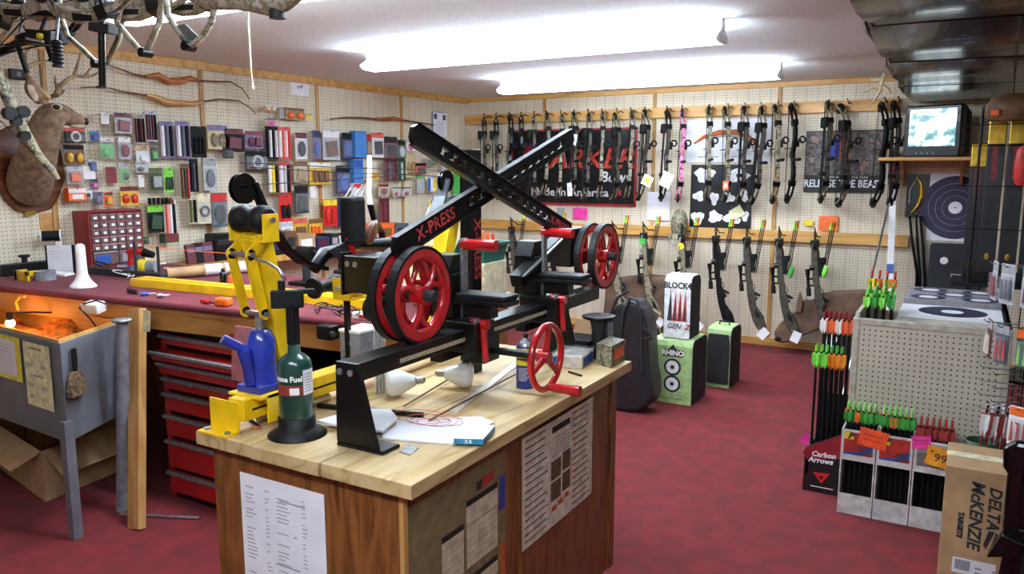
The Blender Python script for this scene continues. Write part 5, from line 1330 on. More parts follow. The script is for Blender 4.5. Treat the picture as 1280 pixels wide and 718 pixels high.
wood('bow_wood', 'c07a3e', '9a5526', 1, 8., .35); wood('bow_pale', 'd8a868', 'b9824a', 1, 8., .35)
recurve(((131, 80), (147, 85), (165, 92), (182, 96)), ((182, 96), (198, 94), (210, 102), (224, 102), (238, 98), (248, 101)), ((248, 101), (270, 102), (288, 102), (303, 111), (312, 124)), XL + .06, 'brown recurve bow with sculpted handle, upper of the pair right of the deer', 'bow_wood', .007, .026)
recurve(((100, 110), (130, 108), (150, 114), (183, 119)), ((183, 119), (196, 122), (208, 128), (225, 129), (240, 130), (254, 127)), ((254, 127), (275, 124), (298, 126), (312, 134), (320, 143)), XL + .06, 'pale wooden recurve bow with silver limb, lower of the pair right of the deer', 'bow_pale', .007, .024)
recurve(((413, 149), (430, 147), (450, 147), (470, 149)), ((470, 149), (483, 149), (492, 148), (503, 150)), ((503, 150), (515, 152), (530, 154), (543, 156)), XL + .05, 'long dark brown recurve bow alone above the hanging packs', 'bow_wood', .009, .022)

# ================================================================ deer shoulder mount
pm('fur', '7c6650', .85, 0, .22, 30, .8, 130); pm('fur_pale', 'b8a890', .85, 0, .15, 30, .6, 130)
pm('antler', '8a7454', .6, 0, .3, 14); wood('plaque', '6e3a18', '552a10', 1, 8., .35)
dm = thing('deer_mount', 'mounted deer head with antlers on a dark wooden plaque', 'deer mount', P(38, 235, x=XL + .02))
pq_ = [(0, -.26), (.1, -.24), (.16, -.17), (.21, -.05), (.2, .1), (.17, .22), (0, .3), (-.17, .22), (-.2, .1), (-.21, -.05), (-.16, -.17), (-.1, -.24)]
pc_ = P(36, 213, x=XL + .01)
wb(MB().prism([(pc_.y + a, pc_.z + b) for a, b in pq_], 'x', XL + .001, XL + .03), 'plaque', 'plaque', dm, .01)
wb(MB().obox(P(38, 267, x=XL + .032), (.003, .06, .024)), 'name_plate', 'gold', dm)
nk = [(36, 233, -4.885, .125, .125), (39, 220, -4.8, .13, .125), (44, 203, -4.7, .122, .11), (50, 186, -4.62, .106, .095), (54, 168, -4.56, .097, .084), (59, 153, -4.53, .096, .078), (65, 144, -4.52, .097, .076), (74, 142, -4.52, .083, .068), (83, 145, -4.52, .066, .054), (91, 149, -4.52, .053, .045), (99, 152, -4.52, .047, .041), (104, 153, -4.52, .036, .033), (107, 153, -4.52, .014, .014)]
pts = [P(u, v, x=x) for u, v, x, _, _ in nk]; rings = []; prev = Vector((1, 0, 0))
for i, p in enumerate(pts):
    d = (pts[min(i + 1, len(pts) - 1)] - pts[max(i - 1, 0)]).normalized()
    if i < 3: d = (d + Vector((1.0 - .35 * i, 0, .2))).normalized()
    s = (prev - d * prev.dot(d)).normalized() if i else Vector((0, 1, 0)); s = (s - d * s.dot(d)).normalized(); prev = s; u_ = d.cross(s)
    rings.append([p + s * (math.cos(t * math.pi / 10) * nk[i][4]) + u_ * (math.sin(t * math.pi / 10) * nk[i][3]) for t in range(20)])
body = wb(MB().loft(rings), 'head_and_neck', 'fur', dm)
sm = body.modifiers.new('s', 'SUBSURF'); sm.levels = 1; sm.render_levels = 1
wb(MB().ell(P(106, 152, x=-4.5), (.028, .02, .022)), 'nose', 'black_gloss', dm)
wb(MB().ell(P(71, 134, x=-4.452), (.012, .034, .022)), 'eye_surround', 'fur_pale', dm); wb(MB().ell(P(70.5, 134, x=-4.444), (.012, .021, .014)), 'eye', 'black_gloss', dm)
wb(MB().ell(P(71, 135, x=-4.6), (.014, .02, .015)), 'eye', 'black_gloss', dm)
wb(MB().ell(P(97, 158, x=-4.5), (.032, .05, .014)), 'muzzle_patch', 'fur_pale', dm)
def ear(pa, pb2, wdt):
    a, c = pa, pb2; d = (c - a); r_ = []
    for k in range(7):
        t = k / 6; w_ = wdt * math.sin(math.pi * min(1, .12 + .85 * t)) ; pc2 = a + d * t
        r_.append([pc2 + Vector((math.cos(q_) * .018, math.sin(q_) * w_, 0)) for q_ in [j * math.pi / 5 for j in range(10)]])
    wb(MB().loft(r_), 'ear', 'fur', dm)
ear(P(50, 130, x=-4.47), P(34, 100, x=-4.4), .045); wb(MB().ell(P(41, 116, x=-4.4), (.008, .022, .05), rot=(22, 0, 0)), 'ear_lining', 'fur_pale', dm); ear(P(62, 124, x=-4.6), P(80, 112, x=-4.68), .03)
def antler(pts, r0, r1):
    m = len(pts); wb(MB().tube([P(u, v, x=x) for u, v, x in pts], [r0 + (r1 - r0) * k / (m - 1) for k in range(m)], 8), 'antler', 'antler', dm)
antler([(60, 122, -4.5), (52, 115, -4.48), (42, 105, -4.44), (34, 94, -4.42), (31, 82, -4.42), (33, 66, -4.45), (41, 54, -4.5)], .02, .006)
antler([(54, 112, -4.48), (53, 98, -4.46), (54, 84, -4.46)], .011, .003)
antler([(32, 84, -4.42), (42, 80, -4.46), (54, 76, -4.5), (68, 76, -4.52)], .012, .004)
antler([(70, 119, -4.54), (75, 108, -4.58), (84, 100, -4.6), (94, 95, -4.62), (106, 96, -4.64), (116, 95, -4.64), (122, 91, -4.62)], .018, .005)
antler([(72, 112, -4.56), (69, 102, -4.56), (69, 94, -4.55)], .010, .003)
antler([(93, 96, -4.62), (96, 84, -4.62), (99, 73, -4.62), (101, 62, -4.62)], .012, .003)
antler([(106, 96, -4.64), (111, 88, -4.64), (118, 80, -4.64)], .009, .003)
# ================================================================ compound bows
def make_bow(mr, ml, grip='black_rubber', quiver=False, sight=True):
    """axle-to-axle upright, riser in the local xz plane, string towards -x; origin at the grip"""
    t = bpy.data.objects.new('compound_bow', None); col.objects.link(t); t.empty_display_size = .05
    prof = [(-.27, .015, .017), (-.2, .035, .022), (-.13, .03, .018), (-.07, .012, .018), (0, 0, .02), (.06, .022, .021), (.13, .038, .021), (.2, .036, .022), (.27, .015, .017)]
    out = [(x - w_, z) for z, x, w_ in prof] + [(x + w_, z) for z, x, w_ in reversed(prof)]
    MB().prism(out, 'y', -.016, .016).build('riser', mr, t, .003)
    for s in (-1, 1):
        MB().prism([(.036 - .012, s * .12), (.036 + .012, s * .12), (.036 + .01, s * .21), (.036 - .01, s * .21)], 'y', -.0165, .0165).build('riser_cutout', 'black_matte', t)
        MB().obox((.012, 0, s * .262), (.045, .056, .05), (0, -s * 18, 0)).build('limb_pocket', 'black_metal', t, .004)
        pts = [(.015, s * .25), (-.002, s * .31), (-.04, s * .37), (-.09, s * .41)]
        for yy in (-.026, .012):
            L_ = [(x - .008, z) for x, z in pts] + [(x + .008, z + s * .006) for x, z in reversed(pts)]
            MB().prism(L_, 'y', yy, yy + .014).build('limb', ml, t)
        cpr = [(-.09 + .044 * math.cos(a) * (1 + .3 * math.cos(a + s)), s * .41 + .044 * math.sin(a) * (1 + .3 * math.cos(a + s))) for a in [k * math.pi / 8 for k in range(16)]]
        MB().prism(cpr, 'y', -.008, .008).build('cam', 'black_metal', t)
        MB().cyl((-.09, -.028, s * .41), (-.09, .028, s * .41), .006, n=8).build('axle', 'dull_steel', t)
    MB().cyl((-.13, 0, -.41), (-.13, 0, .41), .0028, n=6).build('bowstring', 'black_matte', t)
    MB().cyl((-.1, -.012, -.39), (-.08, -.012, .39), .0022, n=6).build('cable', 'black_matte', t)
    MB().tube([(.01, -.012, .04), (-.05, -.03, .045), (-.1, -.03, .045)], .005, 6).build('cable_guard', 'dark_grey', t)
    MB().ell((-.012, 0, -.01), (.022, .019, .055)).build('grip', grip, t)
    if sight:
        MB().box(.05, .12, .014, .024, .09, .115).build('sight_bar', 'black_matte', t); MB().torus((.12, .03, .11), .026, .008, 'x', 16, 6).build('sight_ring', 'black_matte', t)
        MB().cyl((.03, 0, -.06), (.16, 0, -.06), .014, n=10).build('stabiliser', 'black_rubber', t)
        MB().obox((.0, .03, .075), (.06, .03, .04)).build('arrow_rest', 'black_matte', t, .004)
    if quiver:
        MB().box(-.01, .07, -.075, -.03, .2, .29).build('quiver_hood', 'black_matte', t, .012); MB().box(.0, .06, -.06, -.016, -.2, -.17).build('quiver_clip', 'black_matte', t, .004)
        for k in range(3): MB().cyl((.01 + .02 * k, -.046, -.36), (.01 + .02 * k, -.046, .23), .0042, n=6).build('quiver_arrow', 'black_matte', t)
    return t
protos = {'camo': make_bow('camo_dark', 'camo', sight=True, quiver=True), 'dark': make_bow('camo_dark', 'black_metal', sight=True, quiver=True), 'black': make_bow('black_metal', 'black_metal'), 'light': make_bow('camo', 'camo', sight=True), 'pale': make_bow('camo_light', 'camo_light', sight=False), 'pink': make_bow('camo_pink', 'camo_pink', sight=True)}
used = set()
def place_bow(kind, m, label, group=None):
    o = protos[kind] if kind not in used else copy_tree(protos[kind]); used.add(kind)
    o.matrix_world = m; return tag(o, label, 'bow', group)
def axes(c, z, x, sc=1.):
    z = Vector(z).normalized(); x = Vector(x); x = (x - z * x.dot(z)).normalized(); y = z.cross(x)
    m = Matrix((x, y, z)).transposed().to_4x4(); m = m @ Matrix.Diagonal((sc, sc, sc, 1)); m.translation = Vector(c); return m
spots = [(606, 'dark'), (621, 'dark'), (637, 'black'), (652, 'black'), (668, 'camo'), (683, 'light'), (701, 'light'), (718, 'camo'), (735, 'camo'), (752, 'light'), (771, 'camo'), (788, 'light'), (806, 'camo'), (833, 'dark'), (852, 'pink'), (886, 'light'), (909, 'light'), (930, 'camo'), (950, 'camo'), (971, 'light'), (991, 'black'), (1034, 'camo'), (1057, 'camo'), (1103, 'black'), (1120, 'dark')]
nmz = {'pale': '', 'camo': 'brown camo compound bow', 'dark': 'dark camo compound bow with arrow quiver', 'black': 'black compound bow', 'light': 'pale camo compound bow', 'pink': 'pink camo compound bow'}
near = {606: 'hanging nearest the room corner', 621: 'hanging second from the room corner', 637: 'hanging third from the room corner', 652: 'hanging at the left edge of the black banner', 668: 'hanging over the round badge of the banner', 683: 'hanging over the first banner letters', 701: 'hanging beside the far scissor arm tip', 718: 'hanging with a white tag over the banner', 735: 'hanging over the middle of the black banner', 752: 'hanging over the word Bows of the banner', 771: 'hanging over the right part of the banner', 788: 'hanging at the right edge of the banner', 806: 'hanging just clear of the banner edge', 833: 'hanging beside the pink bow', 852: 'hanging on the upper rail', 886: 'hanging over the white bow poster left half', 909: 'hanging with an orange tag over the animal poster', 930: 'hanging over the white bow poster right half', 950: 'hanging at the white bow poster edge', 971: 'hanging on the wall batten between posters', 991: 'hanging between the two posters alone', 1034: 'hanging over the left of the beast poster', 1057: 'hanging over the middle of the beast poster', 1103: 'hanging over the right edge of the beast poster', 1120: 'hanging beside the television'}
rgb = random.Random(4)
for u, kd in spots:
    tilt = rgb.uniform(-.05, .05)
    yy = YB - .2
    top = P(u, 150, y=YB - .05)
    c = Vector((P(u, 190, y=yy).x, yy, 1.775 + rgb.uniform(-.02, .02)))
    ang = R(rgb.uniform(-64, -42))            # forward direction, mostly out from the wall
    place_bow(kd, axes(c, (tilt, .03, 1), (math.cos(ang), math.sin(ang), 0), 1.0), nmz[kd] + ' ' + near[u], 'compound bows on the upper rail')
    hx = c.x
    MB().tube([(hx, YB - .05, 2.2), (hx, YB - .13, 2.215), (hx, YB - .19, 2.19), (hx, YB - .21, 2.2), (hx - .012, YB - .2, 2.235), (hx - .02, YB - .15, 2.235)], .005, 6).build('bow_hook', 'black_metal', RAIL_HI)

# ================================================================ crossbows on the lower rail
def make_xbow(ms, scope=True, skel=False):
    """hangs nose up: barrel along z, top side towards -x, limbs along y; origin at the butt"""
    t = bpy.data.objects.new('crossbow', None); col.objects.link(t); t.empty_display_size = .05
    st = [(.125, .0), (.05, -.02), (.01, .06), (-.016, .2), (-.026, .3), (-.026, .44), (.024, .44), (.026, .36), (.055, .28), (.065, .26), (.042, .25), (.045, .2), (.105, .1)]
    MB().prism(st, 'y', -.018, .018).build('stock', ms, t, .006)
    MB().prism([(.04, .1), (.08, .08), (.07, .13), (.035, .18)], 'y', -.019, .019).build('stock_opening', 'black_matte', t)
    MB().box(-.034, .016, -.018, .018, .42, .8).build('barrel', ms, t, .004)
    MB().tube([(.02, 0, .33), (.05, 0, .31), (.085, 0, .29)], [.012, .013, .011], 8).build('pistol_grip', 'black_rubber', t)
    MB().tube([(.02, 0, .4), (.04, 0, .395), (.045, 0, .36), (.03, 0, .34)], .003, 6).build('trigger_guard', 'black_metal', t)
    MB().prism([(.012, .5), (.05, .52), (.055, .64), (.012, .68)], 'y', -.015, .015).build('foregrip', 'black_rubber', t, .005)
    MB().box(-.035, .03, -.05, .05, .76, .83).build('riser', 'black_metal', t, .008)
    for s in (-1, 1):
        p = [(-.01, s * .04, .8), (-.008, s * .12, .77), (-.006, s * .19, .7), (-.004, s * .225, .62)]
        MB().tube(p, [.011, .01, .009, .007], 6).build('limb', ms, t)
        MB().cyl((-.02, s * .228, .61), (.012, s * .228, .61), .024, n=14).build('cam', 'black_metal', t)
    MB().tube([(-.03, -.23, .6), (-.034, 0, .56), (-.03, .23, .6)], .002, 5).build('bowstring', 'black_matte', t)
    MB().tube([(-.0, -.03, .83), (-.0, -.045, .88), (0, 0, .91), (0, .045, .88), (0, .03, .83)], .005, 6).build('stirrup', 'black_metal', t)
    if scope:
        MB().lathe([(.02, .34), (.02, .4), (.0125, .42), (.0125, .5), (.018, .53), (.022, .57), (.021, .575)], (-.075, 0, 0), 14).build('scope', 'black_metal', t)
        for z in (.43, .49): MB().box(-.075, -.028, -.008, .008, z - .008, z + .008).build('scope_mount', 'black_metal', t)
    MB().box(.03, .075, -.03, .03, .62, .67).build('quiver', 'black_matte', t, .006)
    for k in range(3): MB().cyl((.035 + .012 * k, -.012 + .012 * k, .5), (.14 + .014 * k, -.012 + .012 * k, .97), .0048, n=6).build('bolt_shaft', 'black_matte', t)
    for k in range(3): MB().cyl((.124 + .014 * k, -.012 + .012 * k, .9), (.14 + .014 * k, -.012 + .012 * k, .97), .011, .007, n=3).build('bolt_vane', ('lime', 'yellow', 'orange')[k], t)
    return t
xprotos = {'camo': make_xbow('camo_dark'), 'black': make_xbow('black_metal'), 'tan': make_xbow('camo')}; xused = set()
XS = [(648, 'camo', 'dark camo crossbow hanging behind the teal tote'), (697, 'black', 'black crossbow hanging behind the far spoked wheel strut'), (775, 'tan', 'brown camo crossbow hanging right of the far spoked wheels'), (814, 'tan', 'brown camo crossbow hanging with a green sticker'), (862, 'tan', 'brown camo crossbow hanging above the block target with yellow sticker'), (905, 'black', 'black crossbow with black stock and white tag'), (944, 'camo', 'dark camo crossbow with open skeleton stock shape'), (985, 'camo', 'dark camo crossbow hanging left above the deer head target'), (1030, 'camo', 'dark camo crossbow hanging above the deer target neck')]
for u, kd, lab in XS:
    yy = YB - .33
    c = Vector((P(u, 330, y=yy).x, yy, P(u, 389, y=yy).z - .0))
    o = xprotos[kd] if kd not in xused else copy_tree(xprotos[kd]); xused.add(kd)
    sc = 1.0; zt = 1.13; zb0 = zt - .91 * sc
    vd = Vector((c.x, yy, 0)).normalized(); m = axes((c.x, yy, zb0), (-.1, .0, 1), (vd.y + .12, -vd.x - .12, 0), sc); o.matrix_world = m
    tag(o, lab, 'crossbow', 'crossbows on the lower rail')
    tip = m @ Vector((0, 0, .9))
    MB().tube([(tip.x, YB - .05, 1.05), (tip.x, YB - .2, 1.06), (tip.x, yy + .0, tip.z + .012), (tip.x, yy - .02, tip.z + .03)], .006, 6).build('bow_hook', 'black_metal', RAIL_LO)
    if u > 760:
        b0 = m @ Vector((.07, -.02, .0))
        tgp = thing('price_tag', 'white price tag on the ' + lab.split(' hanging')[0].split(' with')[0] + ' ' + {775: 'by the far spoked wheels', 814: 'with the green sticker', 862: 'above the block target', 905: 'with the black stock', 944: 'with open stock', 985: 'left above the deer head', 1030: 'above the deer neck'}[u], 'tag', b0 - Vector((-.03, 0, .05)))
        MB().obox((0, 0, 0), (.075, .0012, .1), (0, rgb.uniform(20, 40), 0)).build('card', 'paper', tgp); MB().tube([(-.02, 0, .04), (-.035, .015, .07)], .001, 4).build('string', 'cream', tgp)
for u, v, m_, lab in ((803, 302, 'green', 'small green sticker on a crossbow limb'), (851, 308, 'yellow', 'small round yellow sticker on a crossbow limb'), (770, 296, 'orange', 'small round orange sticker beside the far spoked wheels')):
    p = P(u, v, y=YB - .5)
    one(MB().cyl(p, p + Vector((0, .003, 0)), .03, n=16) if m_ != 'green' else MB().obox(p, (.06, .003, .055)), 'sticker', m_, lab, 'sticker', p)
for u, v, m_ in ((989, 340, 'green'), (1031, 340, 'lime')):
    p = P(u, v, y=YB - .42); one(MB().ell(p, (.022, .015, .06), rot=(0, 12, 0)), 'trigger_lock', m_, 'bright %s trigger lock on a hanging crossbow' % m_, 'lock', p)

# ================================================================ posters on the back wall
def wsheet(name, label, cat, u0, v0, u1, v1, base, rects, mats, off=.014):
    y = YB - off; a, c = P(u0, (v0 + v1) / 2, y=y), P(u1, (v0 + v1) / 2, y=y); um = (u0 + u1) / 2; zt, zb_ = P(um, v0, y=y).z, P(um, v1, y=y).z
    return sheet_thing(name, label, cat, ((a.x + c.x) / 2, y, (zt + zb_) / 2), (1, 0, 0), (0, 0, 1), c.x - a.x, zt - zb_, base, rects, mats), c.x - a.x, zt - zb_
pm('banner_black', '121215', .35, 0, .1, 5); pm('banner_red', '9e1c22', .4); pm('banner_white', 'e8e8e8', .5); pm('brand_red', 'c83a28', .5)
bn, bw_, bh_ = wsheet('banner', 'black shop banner with red and white lettering and red border', 'banner', 640, 161, 796, 257, 'banner_black', [(0, 0, 1, .03, 0), (0, .975, 1, 1, 0), (.985, 0, 1, 1, 0), (0, 0, .01, 1, 0), (.07, .55, .19, .82, 1), (.085, .62, .175, .8, 2)], ['banner_red', 'print_blue', 'banner_red'])
def tx(par, s, size, mat, x, y, **kw): return text(s, size, mat, par, face((x, y, .003), (1, 0, 0), (0, 1, 0)), **kw)
tx(bn, 'PARKER', bh_ * .36, 'brand_red', bw_ * .09, bh_ * .1, bold=.004, shear=.25, sx=1.12)
tx(bn, 'PARKER', bh_ * .345, 'banner_white', bw_ * .093, bh_ * .1, bold=-.001, shear=.25, sx=1.13, name='lettering_highlight').location.z = .0026
tx(bn, 'Bows', bh_ * .19, 'banner_white', bw_ * .34, -bh_ * .13, bold=.004, shear=.2)
tx(bn, 'Made in America', bh_ * .145, 'banner_white', -bw_ * .02, -bh_ * .33, bold=.002, sx=1.15)
tx(bn, 'M', bh_ * .09, 'brand_red', bw_ * .37, -bh_ * .33, bold=.004)
# animal sticker poster
ap, aw, ah = wsheet('sticker_poster', 'black poster of white animal and bow outlines', 'poster', 863, 206, 940, 285, 'banner_black', [], ['paper'])
ra = random.Random(8)
def blob(par, cx_, cy_, sx, sy, seed):
    rr = random.Random(seed); n_ = 22; pts = []
    for k in range(n_):
        a = 2 * math.pi * k / n_; r_ = .55 + .45 * abs(math.sin(a * 1.5 + seed)) * rr.uniform(.6, 1.1)
        pts.append((cx_ + math.cos(a) * sx * r_, cy_ + math.sin(a) * sy * r_, .0016))
    pts.append((cx_, cy_, .0016))
    MB().add(pts, [(k, (k + 1) % n_, n_) for k in range(n_)]).build('decal', 'banner_white', par)
for k, (x, y, sx, sy) in enumerate(((-.28, .34, .2, .14), (.27, .33, .2, .12), (-.36, .0, .11, .1), (-.1, -.03, .09, .12), (.12, -.02, .13, .1), (.36, .02, .1, .12), (-.37, -.35, .14, .13), (-.08, -.33, .14, .12), (.2, -.33, .17, .12), (.4, -.3, .08, .1))):
    blob(ap, x * aw, y * ah, sx * aw, sy * ah, k + 1)
yn = P(921, 266, y=YB - .03)
one(MB().obox(yn, (.12, .002, .1), (0, -32, 0)), 'yellow_note', 'pale_yellow', 'pale yellow note stuck askew on the black animal poster', 'note', yn)
# white bow poster
wp, ww_, wh_ = wsheet('bow_poster', 'white poster showing an orange camo compound bow', 'poster', 858, 149, 963, 203, 'paper', [(.15, .12, .4, .14, 0), (.55, .12, .7, .14, 0)], ['ink_grey'])
arc = [(-.4, -.05), (-.28, .1), (-.1, .2), (.1, .2), (.25, .08), (.36, -.12), (.42, -.2)]
MB().tube([(x * ww_, y * wh_, .003) for x, y in arc], [.01, .02, .026, .026, .022, .016, .008], 6, sy=.2).build('bow_picture', 'print_orange', wp)
MB().tube([(x * ww_ * .9, y * wh_ - .03, .0025) for x, y in arc[1:6]], .018, 6, sy=.15).build('bow_shadow', 'print_grey', wp)
# beast poster
bp_, bpw, bph = wsheet('beast_poster', 'dark movie style poster with grey rubble and a title in white capitals', 'poster', 1006, 163, 1107, 241, 'print_dark', [], ['ink'])
camo('rubble', ['231f1e', '4c4441', '6e605a', '3a3331', '8a7468', '9c4a3c', '2c2624'], 9)
MB().box(-bpw * .49, bpw * .49, -bph * .22, bph * .48, .001, .002).build('picture', 'rubble', bp_)
MB().obox((-bpw * .15, bph * .22, .0025), (.11, .16, .001)).build('picture_figure', 'print_blue', bp_); MB().obox((-bpw * .0, bph * .2, .0025), (.08, .18, .001)).build('picture_figure', 'print_orange', bp_)
tx(bp_, 'RELEASE THE BEAST', bph * .17, 'banner_white', 0, -bph * .36, bold=.002, sx=.8)
tx(bp_, 'THE NEW BOW OF THE YEAR', bph * .055, 'banner_white', 0, -bph * .255)
for nm, u0, v0, u1, v1, m_, lab in (('pink_note', 716, 260, 734, 274, 'pink', 'square hot pink note below the black banner'), ('orange_note', 1024, 270, 1047, 289, 'orange', 'large orange note on the back pegboard above the rail'), ('yellow_note', 1005, 275, 1016, 283, 'yellow', 'small yellow note left of the large orange note'), ('white_sheet', 809, 240, 837, 276, 'paper', 'plain white sheet on the back pegboard below the bows'), ('photo_print', 696, 260, 706, 278, 'print_grey', 'narrow grey photo print left of the pink note'), ('photo_print', 672, 258, 682, 274, 'paper', 'small white photo print beside the scissor arm foot')):
    a, c = P(u0, v0, y=YB - .02), P(u1, v1, y=YB - .02)
    o = one(MB().box(a.x, c.x, YB - .0205, YB - .019, c.z, a.z), nm, m_, lab, 'note' if 'note' in nm else 'paper', ((a.x + c.x) / 2, YB - .02, c.z))
# printed tags hanging on bows
for u, v, wq, hq, rot, lab in ((718, 175, .05, .11, 10, 'white paper tag hanging from a bow over the banner top'), (809, 226, .1, .1, 25, 'pale card with yellow print hanging over the banner corner'), (833, 225, .11, .14, 25, 'white printed card hanging askew from the dark bow'), (712, 237, .05, .13, -4, 'plain white strip tag hanging over the banner words'), (907, 232, .05, .08, 0, 'orange tag hanging on a pale camo bow')):
    p = P(u, v, y=YB - .3); o = thing('hang_tag', lab, 'tag', p, (0, rot, 0)); MB().box(-wq / 2, wq / 2, -.001, .001, -hq / 2, hq / 2).build('card', 'orange' if 'orange' in lab else 'paper', o)
    if '%' or 1: MB().box(-wq * .3, wq * .3, -.0016, -.001, -hq * .25, hq * .25).build('print', 'lemon' if 'yellow' in lab else 'ink_pale', o); MB().tube([(0, 0, hq / 2), (.01, .05, hq / 2 + .03), (.0, .1, hq / 2 + .05)], .0012, 4).build('string', 'cream', o)
# camo cap
hp_ = P(849, 288, y=YB - .14)
ch = thing('hat', 'camo cap hanging on the lower rail beside the black animal poster', 'hat', hp_)
MB().ell((0, 0, .06), (.085, .075, .15)).build('crown', 'camo', ch); MB().sheet([[(-.08 + .16 * j / 6, -.07 - .02 * i, -.03 - .035 * i * math.sin(math.pi * j / 6)) for j in range(7)] for i in range(4)], (0, .004, 0)).build('brim', 'camo', ch)

# ================================================================ deer silhouette targets against the wall
pm('foam_brown', '5c4636', .8, 0, .25, 8, .5, 60); pm('foam_dark', '3c2f27', .8, 0, .2, 10, .4, 60)
def slab(name, label, uv, y, th, mat, bev=.02):
    pts = [P(u, v, y=y) for u, v in uv]; t = thing(name, label, 'target', (sum(p.x for p in pts) / len(pts), y, min(p.z for p in pts)))
    wb(MB().prism([(p.x, p.z) for p in pts], 'y', y, y + th), 'body', mat, t, bev, 3); return t
dt = slab('deer_target', 'brown foam deer target with lowered head leaning by the arrow display', [(969, 424), (967, 416), (974, 405), (985, 396), (998, 386), (1003, 376), (1012, 378), (1022, 370), (1040, 366), (1085, 364), (1085, 420), (1052, 407), (1036, 408), (1020, 414), (1002, 421), (985, 428), (975, 430)], YB - .3, .14, 'foam_brown')
e0 = P(985, 405, y=YB - .31); wb(MB().ell(e0, (.02, .012, .014)), 'eye', 'black_gloss', dt)
n0 = P(971, 424, y=YB - .3); wb(MB().ell(n0 + Vector((.01, -.0, 0)), (.03, .03, .022)), 'nose', 'black_matte', dt)
er = [P(u, v, y=YB - .32) for u, v in ((994, 392), (996, 376), (1000, 364), (1004, 378), (1002, 390))]
wb(MB().prism([(p.x, p.z) for p in er], 'y', YB - .33, YB - .3), 'ear', 'foam_brown', dt, .008)
ft = [P(u, v, y=YB - .25) for u, v in ((1045, 410), (1085, 410))]
wb(MB().box(ft[0].x, ft[1].x, YB - .3, YB - .16, 0, ft[0].z + .1), 'stand', 'foam_dark', dt, .01)
d2 = slab('buck_target', 'dark brown foam animal target standing behind the black bow case', [(756, 356), (772, 348), (800, 345), (830, 347), (838, 352), (836, 425), (820, 448), (790, 450), (760, 440), (752, 400)], YB - .29, .2, 'foam_brown', .04)
for k, pts_ in enumerate((((806, 386), (812, 392), (816, 402), (824, 410), (827, 422)), ((808, 388), (818, 388), (826, 394)))):
    wb(MB().tube([P(u, v, y=YB - .36) for u, v in pts_], [.014, .013, .012, .01, .006][:len(pts_)], 8), 'antler', 'antler', d2)
wb(MB().box(P(770, 430, y=YB - .3).x, P(825, 430, y=YB - .3).x, YB - .3, YB - .16, 0, .12), 'stand', 'foam_dark', d2)

# ================================================================ block targets and bow case on the floor
pm('target_green', '9cb878', .5); pm('target_white', 'dcdcd8', .5); pm('foam_side', '24262a', .8, 0, .2, 6, .5, 40)
def blockt(u0, u1, vb, vt, dpt, name, label, mat, side):
    a, c = P(u0, vb, z=0), P(u1, vb, z=0); y0 = min(a.y, c.y); a = P(u0, vb, y=y0); c = P(u1, vb, y=y0)
    return a, c, y0, P((u0 + u1) / 2, vt, y=y0).z
def rblock(name, label, x0, x1, y0, d, z0, z1, mat, side):
    """block with a wrapped cover: front, top and handle; layered foam at the sides"""
    t = thing(name, label, 'archery target', ((x0 + x1) / 2, y0, z0)); W = (x1 - x0) / 2; H_ = z1 - z0; r = .05
    pr_ = [(0, 0), (d, 0), (d, H_ - r), (d - r * .3, H_ - r * .3), (d - r, H_), (r, H_), (r * .3, H_ - r * .3), (0, H_ - r)]
    MB().prism([(p[0] * .98 + d * .01, p[1] * .98 + .003) for p in pr_], 'x', -W * 1.0, W * 1.0).build('foam_core', side, t)
    MB().prism(pr_, 'x', -W * .97, W * .97).build('cover', mat, t, .004)
    MB().tube([(-W * .4, d * .5, H_), (-W * .4, d * .5, H_ + .025), (W * .4, d * .5, H_ + .025), (W * .4, d * .5, H_)], .008, 8).build('handle', 'black_rubber', t)
    return t, W, H_
g0 = P(815, 501, z=0); gx1 = P(864, 505, y=g0.y).x; gzt = P(840, 424, y=g0.y).z
gt, W, H_ = rblock('block_target', 'green block target with two round bullseyes, standing in front with the white one on top', g0.x, gx1, g0.y, .34, 0, gzt, 'target_green', 'foam_side')
def fx(par, o3, s, size, mat, **kw): return text(s, size, mat, par, face(o3, (1, 0, 0), (0, 0, 1)), **kw)
for zz in (H_ * .31, H_ * .57):
    for r_, m_, dy in ((.062, 'ink', .0), (.046, 'white', .0008), (.015, 'ink', .0016)): MB().cyl((.0, -.0005 - dy, zz), (0, -.0015 - dy, zz), r_, n=28).build('bullseye', m_, gt)
MB().box(-.075, .075, -.002, -.0005, H_ * .73, H_ * .84).build('logo_panel', 'ink', gt); MB().prism([(-.03, H_ * .84), (.03, H_ * .84), (0, H_ * .92)], 'y', -.002, -.0005).build('logo_peak', 'ink', gt)
fx(gt, (0, -.0025, H_ * .785), 'RHINO', .05, 'white', bold=.002)
fx(gt, (0, -.002, H_ * .08), 'THE ALL DAY BLOCK', .018, 'ink')
wzt = P(850, 345, y=g0.y + .03).z; wx0 = P(829, 400, y=g0.y + .03).x; wx1 = P(863, 400, y=g0.y + .03).x
wt, W2_, H2_ = rblock('block_target', 'white block target with red arrow print stacked on the green one', wx0, wx1, g0.y + .03, .22, gzt + .001, wzt, 'target_white', 'foam_side')
for c_ in list(wt.children):
    if c_.name.startswith('handle'): bpy.data.objects.remove(c_)
fx(wt, (-.0, -.001, H2_ * .84), 'BLOCK4', .062, 'ink', bold=.002, sx=.85)
for k in range(4):
    x = -W2_ * .55 + k * W2_ * .36; MB().prism([(x - .016, H2_ * .28), (x + .02, H2_ * .28), (x + .008, H2_ * .78), (x, H2_ * .62)], 'y', -.002, -.0005).build('arrow_print', 'print_red' if k else 'ink', wt)
    MB().prism([(x - .006, H2_ * .28), (x + .012, H2_ * .28), (x + .006, H2_ * .6)], 'y', -.003, -.002).build('arrow_shadow', 'ink', wt)
